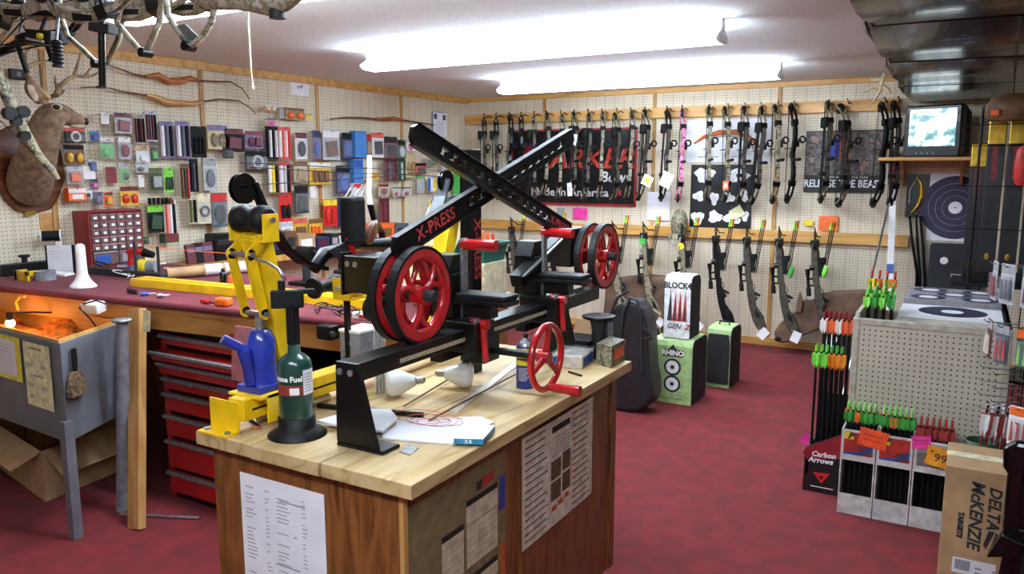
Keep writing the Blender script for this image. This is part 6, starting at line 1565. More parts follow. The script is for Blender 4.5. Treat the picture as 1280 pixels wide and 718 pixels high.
fx(wt, (-.02, -.001, H2_ * .19), 'GEN', .05, 'ink', bold=.001, shear=.3); fx(wt, (.075, -.001, H2_ * .19), 'Z', .05, 'print_red', bold=.002, shear=.3)
g2 = P(868, 490, z=0); x1 = P(907, 488, y=g2.y + .1).x
t3, W3, H3 = rblock('block_target', 'green edged dark block target standing behind the other two', g2.x + .02, x1, g2.y + .2, .3, 0, P(888, 409, y=g2.y + .2).z, 'target_green', 'foam_side')
MB().prism([(-W3 * .9, .03), (W3 * .9, .03), (W3 * .92, H3 * .75), (W3 * .8, H3 * .9), (-W3 * .8, H3 * .9), (-W3 * .92, H3 * .75)], 'y', -.012, .002).build('dark_face', 'foam_side', t3, .006)
# black hard bow case / chair back
pm('case_black', '1d1f22', .4, 0, .15, 20)
cy_ = 4.85
outl = [(754, 486), (750, 466), (749, 440), (750, 415), (753, 396), (757, 382), (763, 371), (770, 363), (778, 358), (787, 356), (795, 359), (802, 367), (807, 380), (809, 396), (810, 418), (811, 440), (815, 462), (815, 478), (810, 489), (800, 495), (785, 497), (766, 494)]
pts = [P(u, v, y=cy_) for u, v in outl]
bc_ = thing('bow_case', 'black moulded bow case standing on the carpet behind the island', 'case', (pts[0].x + .1, cy_, 0))
zmin = min(p.z for p in pts)
wb(MB().prism([(p.x, max(0, p.z - zmin)) for p in pts], 'y', cy_, cy_ + .22), 'shell', 'case_black', bc_, .03, 4)
rim = [P(u, v, y=cy_) for u, v in ((778, 470), (776, 420), (780, 390), (788, 372), (797, 376), (801, 395), (802, 440), (803, 466))]
wb(MB().tube([(p.x, cy_ - .005, p.z) for p in rim], .012, 8), 'moulding', 'dark_grey', bc_)
rim = [P(u, v, y=cy_) for u, v in ((760, 470), (757, 430), (762, 395), (772, 372), (786, 364))]
wb(MB().tube([(p.x, cy_ - .004, p.z) for p in rim], .01, 8), 'moulding', 'dark_grey', bc_)
hd = [P(u, v, y=cy_ - .03) for u, v in ((803, 410), (812, 418), (815, 424), (806, 424))]
wb(MB().tube(hd, .009, 8), 'handle', 'black_rubber', bc_)
# ================================================================ arrows
def make_arrow(sm_, nm_, vm, L, vl=.055):
    t = bpy.data.objects.new('arrow', None); col.objects.link(t); t.empty_display_size = .03
    MB().cyl((0, 0, 0), (0, 0, L), .0042, n=6).build('shaft', sm_, t)
    MB().cyl((0, 0, L), (0, 0, L + .03), .0062, .0055, n=6).build('nock', nm_, t)
    st = []
    for k in range(3):
        a = R(90 + 120 * k)
        for r_, d in ((.004, -1.05), (.02, -.09), (.02, .09)): st.append((math.cos(a + d) * r_, math.sin(a + d) * r_))
    z0, z1 = L - vl - .012, L - .012
    MB().loft([[(x * .25, y * .25, z0) for x, y in st], [(x, y, z0 + vl * .35) for x, y in st], [(x, y, z1) for x, y in st]], smooth=False).build('fletching', vm, t)
    return t
aproto = {}
def arrows(key, mats, L, pts, label, group, lean=(0, 0), vl=.055, zs=0):
    for p in pts:
        if key not in aproto: aproto[key] = o = make_arrow(*mats, L, vl)
        else: o = copy_tree(aproto[key])
        o.matrix_world = axes(p, (lean[0], lean[1], 1), (1, rng.uniform(-1, 1), 0)); tag(o, label, 'arrow', group)

# ================================================================ gondola shelf with pegboard end
pegboard('peg_gondola', 'c2b9a6', '3a332a', axes=(0, 2), pitch=.0254, r=.16)
pm('gondola_paint', 'b4ad9c', .5)
GX0, GX1, GY0, GY1, GZ = -.445, .215, 4.08, 5.25, .93
gd = thing('gondola', 'beige metal gondola shelf with pegboard end panel', 'shelf', ((GX0 + GX1) / 2, (GY0 + GY1) / 2, 0))
def gw(mb, name, mats, bev=0): return wb(mb, name, mats, gd, bev)
gw(MB().box(GX0 + .03, GX1 - .03, GY0 + .006, GY0 + .02, .0, GZ - .03), 'end_panel', 'peg_gondola')
for x in (GX0, GX1 - .03): gw(MB().box(x, x + .03, GY0, GY0 + .03, 0, GZ), 'upright', 'gondola_paint', .003)
gw(MB().box(GX0 + .03, GX1 - .03, GY0, GY0 + .03, GZ - .03, GZ), 'top_rail', 'gondola_paint', .003)
gw(MB().box(GX0, GX0 + .02, GY0 + .03, GY1, 0, GZ), 'side_panel', 'gondola_paint', .002)
gw(MB().box(GX1 - .02, GX1, GY0 + .03, GY1, 0, GZ), 'side_panel', 'gondola_paint', .002)
gw(MB().box(GX0 + .02, GX1 - .02, GY0 + .03, GY1, GZ - .16, GZ - .14), 'shelf', 'gondola_paint')
gw(MB().box(GX0 + .18, GX1, GY0 + .035, GY1, GZ - .012, GZ), 'top_shelf', 'gondola_paint', .002)
gw(MB().box(GX0 + .005, GX0 + .025, GY0 + .03, GY1, GZ - .0, GZ + .025), 'side_lip', 'gondola_paint', .002)
# arrows standing in the top well at the corner
pts = [(GX0 + .05 + i * .035, GY0 + .055 + j * .045, GZ - .14 + j * .012) for j in range(4) for i in range(4)]
arrows('lime', ('black_matte', 'lime', 'lime'), .25, pts[0:8:2] + pts[9:12:2], 'arrow with lime vanes standing in the gondola top corner', 'arrows in the gondola top', (.0, .08))
arrows('green', ('black_matte', 'green', 'green'), .25, pts[1:8:2] + pts[8:12:2], 'arrow with green vanes standing in the gondola top corner', 'arrows in the gondola top', (.0, .08))
arrows('yellow', ('black_matte', 'red', 'yellow'), .29, pts[12::2], 'arrow with yellow vanes and red nock in the gondola top corner', 'arrows in the gondola top', (.0, .08))
arrows('orangev', ('black_matte', 'red', 'orange'), .29, pts[13::2], 'arrow with orange vanes and red nock in the gondola top corner', 'arrows in the gondola top', (.0, .08))
# paper targets stacked on the top shelf
pm('target_navy', '23233f', .6); pm('target_grey', '8e8c90', .6)
tz = GZ + .001
pt1 = thing('paper_target', 'white paper target pad with one large navy bullseye on the gondola', 'target', (-.06, 4.42, tz))
MB().box(-.2, .24, -.2, .12, 0, .02).build('pad', 'paper', pt1, .001)
for r_, m_, h in ((.15, 'target_navy', .0205), (.05, 'paper', .021)): MB().lathe([(r_, .0195), (r_, h)], (.03, -.05, 0), 32).build('ring', m_, pt1)
pt2 = thing('paper_target', 'grey five spot paper target pad on the gondola behind the white one', 'target', (-.06, 4.8, tz))
MB().box(-.2, .24, -.24, .24, 0, .045).build('pad', 'target_grey', pt2, .001)
for x, y in ((-.09, -.14), (.15, -.14), (.03, 0), (-.09, .14), (.15, .14)):
    for r_, m_, h in ((.085, 'target_navy', .0455), (.045, 'paper', .046)): MB().lathe([(r_, .0445), (r_, h)], (x, y, 0), 24).build('ring', m_, pt2)
# ================================================================ cardboard arrow bins on the floor at its end
pm('bin_white', 'c8c6c4', .6); pm('bin_dark', '151414', .8)
BY0, BY1 = 3.905, 4.06
bxs = [-.446, -.29, -.135, .03]
binlab = ['white cardboard arrow bin with striped label at the stand end', 'white cardboard arrow bin with striped label and orange sale tag', 'white cardboard arrow bin with grey label and pink tag']
for k in range(3):
    x0, x1 = bxs[k] + .002, bxs[k + 1] - .002
    b = thing('arrow_bin', binlab[k], 'bin', ((x0 + x1) / 2, BY0, 0), group='arrow bins at the gondola end')
    def bw2(mb, name, m_, bev=0): return wb(mb, name, m_, b, bev)
    bw2(MB().box(x0, x1, BY0, BY0 + .006, .27, .42), 'header', 'bin_white')
    bw2(MB().box(x0, x1, BY0, BY0 + .006, .0, .1), 'base_front', 'bin_white')
    for x in (x0, x1 - .006): bw2(MB().box(x, x + .006, BY0 + .006, BY1, .0, .42), 'side', 'bin_white')
    bw2(MB().box(x0 + .006, x1 - .006, BY1 - .004, BY1, 0, .42), 'back', 'bin_dark'); bw2(MB().box(x0 + .006, x1 - .006, BY0 + .006, BY1 - .004, 0, .01), 'bottom', 'bin_white')
    for x in (x0, x1 - .006): bw2(MB().prism([(x, .1), (x + .006, .1), (x + .006, .27), (x, .27)], 'y', BY0, BY0 + .006), 'edge', 'bin_white')
    W_ = x1 - x0
    if k < 2:
        bw2(MB().box(x0 + .012, x1 - .012, BY0 - .001, BY0, .3, .41), 'label', 'print_red')
        arc_ = [(x0 + .012, .31), (x0 + W_ * .5, .315), (x1 - .012, .355), (x1 - .012, .325), (x0 + W_ * .5, .3), (x0 + .012, .3)]
        bw2(MB().prism(arc_, 'y', BY0 - .0016, BY0 - .0008), 'label_sweep', 'blue'); bw2(MB().box(x0 + .012, x0 + .055, BY0 - .0018, BY0 - .0008, .375, .41), 'label_corner', 'yellow')
        text('P', .042, 'ink', b, face(Vector((x0 + .04, BY0 - .0024, .392)) - b.location, (1, 0, 0), (0, 0, 1)), shear=.3, bold=.002)
        for i in range(5): bw2(MB().box(x1 - .075 + .008 * (i % 2), x1 - .02, BY0 - .0022, BY0 - .0014, .304 + i * .009, .308 + i * .009), 'label_line', 'ink')
    else:
        bw2(MB().box(x0 + .012, x1 - .012, BY0 - .001, BY0, .3, .41), 'label', 'print_grey'); bw2(MB().box(x0 + .07, x1 - .02, BY0 - .0016, BY0 - .0008, .375, .4), 'label_title', 'print_red')
        for i in range(7): bw2(MB().box(x0 + .016, x1 - .03 - .01 * (i % 3), BY0 - .0016, BY0 - .0008, .304 + i * .009, .308 + i * .009), 'label_line', 'ink')
    gp = [(x0 + .018 + (W_ - .036) * i / 5, BY0 + .035 + j * .05, .012) for j in range(2) for i in range(6)]
    if k < 2:
        arrows('binG', ('black_matte', 'c_palelime' if 'c_palelime' in MATS else pm('c_palelime', '9ee07a', .5).name, 'green'), .5, [p for i, p in enumerate(gp) if i % 4 != 2], 'arrow with green vanes and pale nock in the striped label bins', 'green arrows in the striped bins')
        arrows('binO', ('black_matte', 'c_palelime', 'orange'), .5, [p for i, p in enumerate(gp) if i % 4 == 2], 'arrow with orange vanes and pale nock in the striped label bins', 'orange arrows in the striped bins')
    else:
        pm('dull_red', '9c3430', .55); arrows('binR', ('black_matte', 'dull_red', 'dull_red'), .47, gp, 'arrow with dull red vanes in the grey label bin', 'red arrows in the grey label bin')
pm('tag_orange', 'f4511e', .6); pm('tag_amber', 'f59a1c', .6)
def startag(u0, v0, u1, v1, y, m_, lab, txt=None, tilt=5):
    a, c = P(u0, (v0 + v1) / 2, y=y), P(u1, (v0 + v1) / 2, y=y); h_ = P(u0, v0, y=y).z - P(u0, v1, y=y).z; w_ = (c - a).length; cc = (a + c) / 2
    n_ = 7; o = []
    for i in range(n_): o += [(-w_ / 2 + w_ * i / n_, h_ / 2), (-w_ / 2 + w_ * (i + .5) / n_, h_ / 2 - .006)]
    o += [(w_ / 2, h_ / 2), (w_ / 2 - .005, 0), (w_ / 2, -h_ / 2)]
    for i in range(n_): o += [(w_ / 2 - w_ * (i + .5) / n_, -h_ / 2 + .006), (w_ / 2 - w_ * (i + 1) / n_, -h_ / 2)]
    o += [(-w_ / 2 + .005, 0)]
    t = thing('sale_tag', lab, 'tag', cc, (0, tilt, 0)); MB().prism(o, 'y', -.001, .001).build('card', m_, t)
    if txt:
        text(txt, h_ * .55, 'ink', t, face((0, -.002, -.004), (1, 0, 0), (0, 0, 1)))
        MB().box(-w_ * .36, -w_ * .28, -.0018, -.001, h_ * .18, h_ * .26).build('mark', 'ink', t)
    else:
        for k in range(2): MB().box(-w_ * .35, w_ * .3, -.0016, -.001, h_ * (.12 - .25 * k), h_ * (.16 - .25 * k)).build('scribble', 'print_red', t)
startag(1073, 537, 1110, 561, BY0 - .006, 'tag_orange', 'bright orange star edged sale tag across two arrow bins', tilt=8)
startag(1139, 545, 1165, 562, BY0 - .006, 'pink', 'hot pink star edged sale tag on the grey label bin', tilt=-8)
startag(1157, 560, 1195, 586, BY0 - .012, 'tag_amber', 'amber star edged sale tag marked 99 on the grey label bin', '99', tilt=8)
# ================================================================ black arrow stand
cs = thing('arrow_stand', 'black and red cardboard carbon arrow display stand', 'display stand', (-.555, 4.12, 0))
def sw2(mb, name, m_, bev=0): return wb(mb, name, m_, cs, bev)
sx0, sx1, sy0, sy1 = -.638, -.462, 4.1, 4.42
pm('stand_black', '131214', .45); pm('stand_red', '8c1a26', .45)
sil = [(sx0, 0), (sx1, 0), (sx1, .33), (sx0 + .01, .235), (sx0 - .005, .2), (sx0 + .025, .15), (sx0 + .022, .1), (sx0, .06)]
sw2(MB().prism(sil, 'y', sy0, sy0 + .008), 'front_card', 'stand_black')
sw2(MB().prism([(sx0 + .012, .17), (sx1 - .004, .2), (sx1 - .004, .325), (sx0 + .012, .232), (sx0 - .002, .2)], 'y', sy0 - .0012, sy0), 'red_panel', 'stand_red')
for i, (s_, z) in enumerate((('Carbon', .205), ('Arrows', .172))):
    text(s_, .038, 'white', cs, face(Vector((-.545 - .012 * i, sy0 - .0025, z)) - cs.location, (1, 0, .05), (0, 0, 1)), bold=.0012, shear=.2)
sw2(MB().prism([(-.59, .105), (-.51, .11), (-.548, .05)], 'y', sy0 - .0012, sy0), 'emblem', 'red'); sw2(MB().prism([(-.566, .09), (-.536, .092), (-.55, .07)], 'y', sy0 - .002, sy0 - .0012), 'emblem_core', 'stand_black')
sw2(MB().box(-.6, -.49, sy0 - .001, sy0, .028, .032), 'foot_line', 'white')
for x in (sx0, sx1 - .008): sw2(MB().box(x, x + .008, sy0 + .008, sy1, 0, .2 if x < -.5 else .3), 'side_card', 'stand_black')
sw2(MB().box(sx0 + .008, sx1 - .008, sy1 - .008, sy1, 0, .45), 'back_card', 'stand_black'); sw2(MB().box(sx0 + .008, sx1 - .008, sy0 + .008, sy1 - .008, 0, .01), 'floor_card', 'stand_black')
fr_ = [(-.615 + .024 * i, 4.14 + .035 * j, .012) for j in range(2) for i in range(6)]
arrows('csl', ('black_matte', 'lime', 'lime'), .72, [p for i, p in enumerate(fr_) if i % 6 < 3], 'black arrow with lime vanes in the front row of the carbon stand', 'front row arrows in the carbon stand', vl=.075)
arrows('cso', ('black_matte', 'green', 'c_amber' if 'c_amber' in MATS else pm('c_amber', 'ee8a1c', .5).name), .72, [p for i, p in enumerate(fr_) if i % 6 >= 3], 'black arrow with amber vanes in the front row of the carbon stand', 'front row arrows in the carbon stand', vl=.075)
rr = [(-.605 + .024 * i, 4.27 + .04 * j, .012) for j in range(3) for i in range(6)]
arrows('csr', ('black_matte', 'dark_red', 'q_orange' if 'q_orange' in MATS else pm('q_orange', 'e86838', .5).name), .87, [p for i, p in enumerate(rr) if i % 3], 'black arrow with coral vanes in the back rows of the carbon stand', 'back row arrows in the carbon stand', vl=.07)
arrows('csw', ('black_matte', 'dark_red', 'white'), .87, [p for i, p in enumerate(rr) if i % 3 == 0], 'black arrow with white vanes in the back rows of the carbon stand', 'back row arrows in the carbon stand', vl=.07)
pf = P(1007, 549, y=4.2); one(MB().obox(pf, (.035, .003, .06), (0, 20, 0)), 'pink_flag', 'pink', 'small pink tag sticking out behind the carbon arrow stand', 'tag', pf)
# red and white arrows in a green tub
tb_ = thing('arrow_tub', 'dark green tub of red and white arrows behind the cardboard box', 'tub', (.13, 3.92, 0))
MB().loft([[(.06 * math.cos(a) * f, .055 * math.sin(a) * f, z) for a in [k * math.pi / 8 for k in range(16)]] for f, z in ((.9, 0), (1.1, .46), (1.04, .46), (.85, .01))]).build('tub', 'c_green_dark', tb_)
rp = [(.09 + .02 * i, 3.9 + .022 * j, .02) for j in range(3) for i in range(5)]
arrows('rwR', ('dark_red', 'white', 'dull_red'), .58, [p for i, p in enumerate(rp) if i % 2], 'red arrow with red vanes and white nock in the green tub', 'arrows in the green tub', (.08, .0), vl=.1)
arrows('rwW', ('dark_red', 'black_matte', 'white'), .58, [p for i, p in enumerate(rp) if i % 2 == 0], 'red arrow with white vanes and black nock in the green tub', 'arrows in the green tub', (.08, .0), vl=.1)
# ================================================================ cardboard box with lettering
cbx = thing('cardboard_box', 'tall brown cardboard box lettered for archery targets', 'box', (.11, 3.55, 0))
X0, X1, Y0, Y1, Z1 = .0, .22, 3.46, 3.78, .475
def kb(mb, name, m_, bev=0): return wb(mb, name, m_, cbx, bev)
kb(MB().box(X0, X1, Y0, Y1, 0, Z1), 'carton', 'cardboard', .003)
kb(MB().box(X0 + .035, X0 + .0365, Y0 - .0008, Y0, 0, Z1), 'crease', 'skin_wood')
kb(MB().box(X0 - .001, X1 + .001, Y0 + .14, Y0 + .2, Z1, Z1 + .001), 'tape', 'cream')
def bt(s_, size, x, z, **kw): return text(s_, size, 'ink', cbx, face(Vector((x, Y0 - .0012, z)) - cbx.location, (0, 0, -1), (1, 0, 0)), bold=.002, **kw)
bt('DELTA', .058, X0 + .175, Z1 - .145, shear=.2); bt('McKENZIE', .062, X0 + .115, Z1 - .185, shear=.2); bt('TARGETS', .026, X0 + .066, Z1 - .235, shear=.2)
kb(MB().prism([(X0 + .165, Z1 - .24), (X0 + .185, Z1 - .24), (X0 + .16, Z1 - .32), (X0 + .15, Z1 - .3)], 'y', Y0 - .0012, Y0), 'emblem', 'ink'); kb(MB().prism([(X0 + .19, Z1 - .24), (X0 + .205, Z1 - .26), (X0 + .18, Z1 - .33), (X0 + .17, Z1 - .33)], 'y', Y0 - .0012, Y0), 'emblem', 'ink')
kb(MB().box(X0 + .05, X1 - .02, Y0 - .001, Y0, .035, .1), 'shipping_label', 'paper')
for k in range(14): kb(MB().box(X0 + .06 + k * .0038, X0 + .062 + k * .0038, Y0 - .0016, Y0 - .0009, .05, .092), 'barcode_bar', 'ink')
for k in range(4): kb(MB().box(X0 + .13 + .03 * (k % 3), X0 + .152 + .03 * (k % 3), Y0 - .0016, Y0 - .0009, .045 + .02 * (k // 2), .052 + .02 * (k // 2)), 'label_print', 'ink_grey')
# glossy black moulded carrier in front of it
mc = thing('moulded_carrier', 'glossy black moulded plastic carrier leaning beside the cardboard box', 'carrier', (.2, 3.1, 0), (0, 0, -6))
MB().prism([(-.03, .0), (.3, .0), (.3, .72), (.0, .72), (-.035, .69), (-.03, .62), (-.015, .6), (-.015, .4), (.0, .38)], 'y', 0, .05).build('shell', 'black_gloss', mc, .015)
for z0, z1 in ((.46, .66), (.2, .42)):
    MB().prism([(.03, z0), (.28, z0), (.28, z1), (.03, z1)], 'y', -.014, .002).build('recess_rim', 'black_gloss', mc, .012)
    MB().prism([(.05, z0 + .02), (.27, z0 + .02), (.27, z1 - .02), (.05, z1 - .02)], 'y', -.0155, -.0135).build('recess', 'black_matte', mc)
MB().prism([(-.05, .3), (.04, .33), (.06, .38), (-.01, .4)], 'y', -.05, .02).build('latch', 'black_gloss', mc, .006)
# ================================================================ spinner rack with packs
rk = thing('spinner_rack', 'black wire spinner rack of packaged points beside the gondola', 'rack', (.37, 3.9, 0))
rc_ = Vector((.37, 3.9, 0))
MB().cyl((0, 0, 0), (0, 0, 1.95), .014, n=12).build('pole', 'black_metal', rk); MB().lathe([(.13, 0), (.13, .01), (.02, .03)], n=24).build('base', 'black_metal', rk)
for z in (.55, .85, 1.12, 1.42, 1.62, 1.8): MB().ring((0, 0, z), .145, .15, -.003, .003, 'z', 20).build('hoop', 'black_metal', rk)
for k in range(10):
    a = R(36 * k); MB().cyl((  .1475 * math.cos(a),   .1475 * math.sin(a), .5), (  .1475 * math.cos(a),   .1475 * math.sin(a), 1.82), .003, n=6).build('wire', 'black_metal', rk)
hk = [(z, a) for z in (.62, .68, .74, .8, 1.0, 1.25) for a in (190, 215, 240)]
for z, a in hk:
    a = R(a); d = Vector((math.cos(a), math.sin(a), 0)); MB().tube([d * .148 + Vector((0, 0, z)), d * .27 + Vector((0, 0, z + .004)), d * .282 + Vector((0, 0, z + .016))], .0026, 6).build('peg_hook', 'dull_steel', rk)
packs = [(1.26, 190, 'c_silver_card', 'dark_red', 'clear pack of dark red points, outermost on the upper rack row'), (1.26, 215, 'c_silver_card', 'c_slate', 'clear pack of slate points on the upper rack row'), (1.26, 240, 'c_silver_card', 'c_maroon', 'clear pack of maroon points with orange header on the upper rack row'), (1.01, 190, 'c_maroon', 'cream', 'maroon pack of cream points on the lower rack row'), (1.01, 215, 'c_slate', 'red', 'slate pack of red points on the lower rack row'), (1.01, 240, 'c_green_dark', 'lime', 'dark pack with lime point on the lower rack row'), (.69, 240, 'white', 'red', 'white pack with red print low on the rack')]
for z, a, m1, m2, lab in packs:
    d = Vector((math.cos(R(a)), math.sin(R(a)), 0)); t = thing('point_pack', lab, 'package', rc_ + d * .255 + Vector((0, 0, z - .16)), (0, 0, a + 90), 'packs on the spinner rack')
    MB().box(-.04, .04, -.001, .001, 0, .165).build('card', m1, t); MB().box(-.038, .038, -.0022, -.001, .125, .16).build('header', 'orange' if a == 240 else 'c_grey_card', t)
    for k in range(3): MB().cyl((-.024 + .024 * k, -.008, .02), (-.024 + .024 * k, -.008, .1), .007, .003, n=8).build('point', m2, t)
    MB().box(-.036, .036, -.018, -.001, .012, .115).build('blister', 'clear', t, .006)
# ================================================================ tall black and gold arrow tubes on the gondola
pm('tube_black', '17171b', .35); pm('tube_red', '7c2430', .5)
for k in range(4):
    x = .075 + .105 * k - (.085 if k == 0 else 0) + (0 if k else .04); y = 5.05 + .0 * k
    x = (.035, .115, .22, .325)[k]; y = (5.6, 5.5, 5.5, 5.5)[k]
    t = thing('arrow_carton', ['slim black carton with gold cap, partly hidden behind its neighbours', 'tall black carton with gold cap and red side print, next to the target sheet', 'tall black carton with gold cap and red side print, second of the row', 'tall black carton with gold cap at the far end of the row'][k], 'carton', (x, y, 1.03 if k else .98), group='black and gold cartons above the gondola')
    hh = .9 if k else .82
    MB().box(-.045, .045, -.04, .04, 0, hh - .14).build('box', 'tube_black', t, .004); MB().box(-.046, .046, -.041, .041, hh - .14, hh).build('cap', 'gold', t, .006)
    MB().box(-.018, .012, -.0415, -.04, hh * .62, hh * .83).build('red_print', 'tube_red', t); MB().box(-.02, .02, -.0415, -.04, hh * .25, hh * .5).build('grey_print', 'dark_grey', t); MB().ell((0, -.04, .1), (.014, .0015, .02)).build('emblem', 'gold', t)
gs = thing('back_shelf', 'dark wire shelf unit behind the gondola carrying black and gold cartons', 'shelf', (.2, 5.5, 0))
for x in (.03, .44):
    for y in (5.33, 5.67): MB().cyl((x - .2, y - 5.5, 0), (x - .2, y - 5.5, 2.0), .008, n=8).build('post', 'black_metal', gs)
for z in (.96, .4): MB().box(-.26, .25, -.18, .18, z, z + .02).build('shelf', 'black_metal', gs)
MB().box(-.2, .23, -.06, .06, .98, 1.03).build('riser_block', 'black_matte', gs)
for z in (1.3, 1.55, 1.78, 1.9): MB().cyl((-.27, -.18, z), (.23, -.18, z), .003, n=6).build('wire', 'black_metal', gs)
pm('leather', '6b4a30', .6, 0, .2, 12)
bgp = P(1264, 140, y=5.3)
bgt = thing('leather_bag', 'brown bag with orange tag hanging under the soffit above the cartons', 'bag', bgp)
MB().loft([[(rx * math.cos(a), ry * math.sin(a), z) for a in [k * math.pi / 6 for k in range(12)]] for rx, ry, z in ((.06, .03, -.05), (.12, .05, -.03), (.13, .06, .03), (.1, .05, .08), (.04, .03, .1))]).build('pouch', 'leather', bgt)
MB().box(-.1, -.06, -.062, -.056, -.02, .01).build('tag', 'orange', bgt); MB().tube([(0, 0, .09), (0, 0, .15), (0, .0, 2.2 - bgp.z)], .006, 6).build('strap', 'leather', bgt)
rdp = P(1278, 205, y=5.295); t = thing('red_pouch', 'red mesh pouch hanging on the wire shelf before the cartons', 'pouch', rdp)
MB().loft([[(rx * math.cos(a), .014 * math.sin(a), z) for a in [k * math.pi / 5 for k in range(10)]] for rx, z in ((.02, -.12), (.035, -.1), (.04, 0), (.03, .08), (.01, .1))]).build('bag', 'red', t); MB().tube([(0, 0, .09), (0, .01, .12), (0, 5.32 - rdp.y, 1.903 - rdp.z)], .004, 6).build('loop', 'black_matte', t)
# ================================================================ television on a bracket shelf
sh = thing('tv_shelf', 'plywood bracket shelf on the back wall under the television', 'shelf', (-.3, 7.2, 1.7))
wb(MB().box(-.64, .06, 6.8, YB - .001, 1.712, 1.737), 'board', 'pine_x', sh, .003)
for x in (-.5, -.08): wb(MB().prism([(YB - .002, 1.712), (6.95, 1.712), (YB - .002, 1.5)], 'x', x, x + .02), 'bracket', 'pine_z', sh)
tv = thing('television', 'small boxy black television showing a bright picture on the wall shelf', 'television', (-.29, 6.98, 1.738), (0, 0, -17))
MB().prism([(-.205, 0), (.205, 0), (.21, .1), (.205, .4), (-.205, .4), (-.21, .1)], 'y', -.0, .1).build('front_case', 'black_metal', tv, .012)
MB().loft([[(-.2, .1, .01), (.2, .1, .01), (.2, .1, .39), (-.2, .1, .39)], [(-.16, .36, .04), (.16, .36, .04), (.16, .36, .35), (-.16, .36, .35)]], smooth=False).build('rear_case', 'black_matte', tv)
def tvmat():
    m, nt, b = _new('tv_picture'); v = coords(nt)
    n1 = noise(nt, v, 9., 3, .6); c = ramp(nt, n1, [(.3, '3a6a78'), (.45, '7fb0b8'), (.52, 'e8f4f6'), (.62, 'ffffff'), (.74, '8a3430')])
    nt.links.new(c, b.inputs['Emission Color']); b.inputs['Emission Strength'].default_value = 1.6; b.inputs['Base Color'].default_value = (.02, .02, .02, 1); b.inputs['Roughness'].default_value = .1
    MATS['tv_picture'] = m
tvmat()
g = [[(-.17 + .34 * j / 8, -.004 - .012 * math.sin(math.pi * j / 8) * math.sin(math.pi * i / 6), .085 + .285 * i / 6) for j in range(9)] for i in range(7)]
MB().sheet(g).build('screen', 'tv_picture', tv)
MB().box(-.185, .185, -.006, 0, .015, .05).build('control_strip', 'dark_grey', tv)
for k in range(4): MB().cyl((-.1 + .04 * k, -.009, .032), (-.1 + .04 * k, -.005, .032), .006, n=8).build('button', 'grey_plastic', tv)
# target sheet, black board, camo bow poster, limbs, leaning poles, antlers
ts, tw_, th_ = wsheet('target_sheet', 'large white target sheet with dark purple bullseye rings under the television', 'target', 1160, 217, 1222, 302, 'paper', [], ['ink'])
pm('bull_purple', '2f2947', .6)
for i, (r_, m_) in enumerate(((.26, 'bull_purple'), (.2, 'print_grey'), (.197, 'bull_purple'), (.148, 'print_grey'), (.145, 'bull_purple'), (.098, 'print_grey'), (.095, 'bull_purple'), (.05, 'paper'), (.006, 'ink'))):
    MB().cyl((.02, 0, .001 + .0004 * i), (.02, 0, .0013 + .0004 * i), r_, n=40).build('ring', m_, ts)
fb = P(1163, 304, y=YB - .1); fb2 = P(1216, 362, y=YB - .1)
bt_ = thing('foam_target', 'black square foam target with white spot leaning under the target sheet', 'target', ((fb.x + fb2.x) / 2, YB - .1, .0))
wb(MB().box(fb.x, fb2.x + .05, YB - .12, YB - .02, 0, fb.z), 'foam', 'foam_side', bt_, .02)
sp_ = P(1180, 326, y=YB - .12); wb(MB().cyl(sp_, sp_ - Vector((0, .002, 0)), .03, n=20), 'spot', 'white', bt_)
lg_ = P(1195, 345, y=YB - .12); wb(MB().obox(lg_ - Vector((0, .001, 0)), (.08, .002, .03)), 'logo', 'print_grey', bt_)
cp_, cw_, chh = wsheet('camo_poster', 'narrow dark poster of a golden camo bow left of the target sheet', 'poster', 1133, 218, 1161, 272, 'banner_black', [], ['ink'])
MB().tube([(-.02, .16, .003), (.02, .1, .003), (.03, 0, .003), (.01, -.08, .003), (-.04, -.15, .003)], [.01, .018, .026, .02, .008], 6, sy=.2).build('bow_picture', 'gold', cp_)
MB().tube([(-.02, .14, .003), (-.06, .05, .003), (-.06, -.06, .003)], .005, 6, sy=.2).build('string_picture', 'print_cream', cp_)
for k, pts_ in enumerate((((1137, 270), (1140, 300), (1146, 340), (1145, 378)), ((1145, 268), (1147, 305), (1150, 345), (1149, 380)), ((1150, 270), (1154, 310), (1156, 350), (1155, 380)))):
    pp_ = [P(u, v, y=YB - .06) for u, v in pts_]; pp_.append(Vector((pp_[-1].x, pp_[-1].y, .5)))
    t = thing('bow_limb_set', ('long black bow limb hanging left of three under the camo poster', 'long black bow limb hanging in the middle under the camo poster', 'long black bow limb hanging right of three under the camo poster')[k], 'bow limb', pp_[-1])
    wb(MB().tube(pp_, [.02, .022, .025, .025, .02], 6, sy=.5), 'limb', 'black_metal', t); wb(MB().cyl(pp_[0] + Vector((0, -.01, 0)), pp_[0] + Vector((0, .05, 0)), .006, n=8), 'peg', 'dull_steel', t)
a, c = P(1113, 335, y=YB - .28), P(1117, 228, y=YB - .1); d = (c - a); fl_ = a - d * ((a.z) / d.z); 
lp_ = thing('leaning_pole', 'broad white pole with red top leaning against the back wall', 'pole', fl_)
wb(MB().bar(fl_, c, .05, .03, (0, 1, 0)), 'shaft', 'white', lp_); wb(MB().bar(c, c + d.normalized() * .26, .06, .035, (0, 1, 0)), 'top', 'red', lp_); wb(MB().bar(a - d.normalized() * .05, a + d.normalized() * .03, .054, .034, (0, 1, 0)), 'band', 'blue', lp_)
a, c = P(1083, 372, y=6.6), P(1111, 256, y=YB - .12); d = c - a; f2 = a - d * (a.z / d.z)
rd = thing('thin_rod', 'thin silver rod leaning beside the white pole', 'rod', f2)
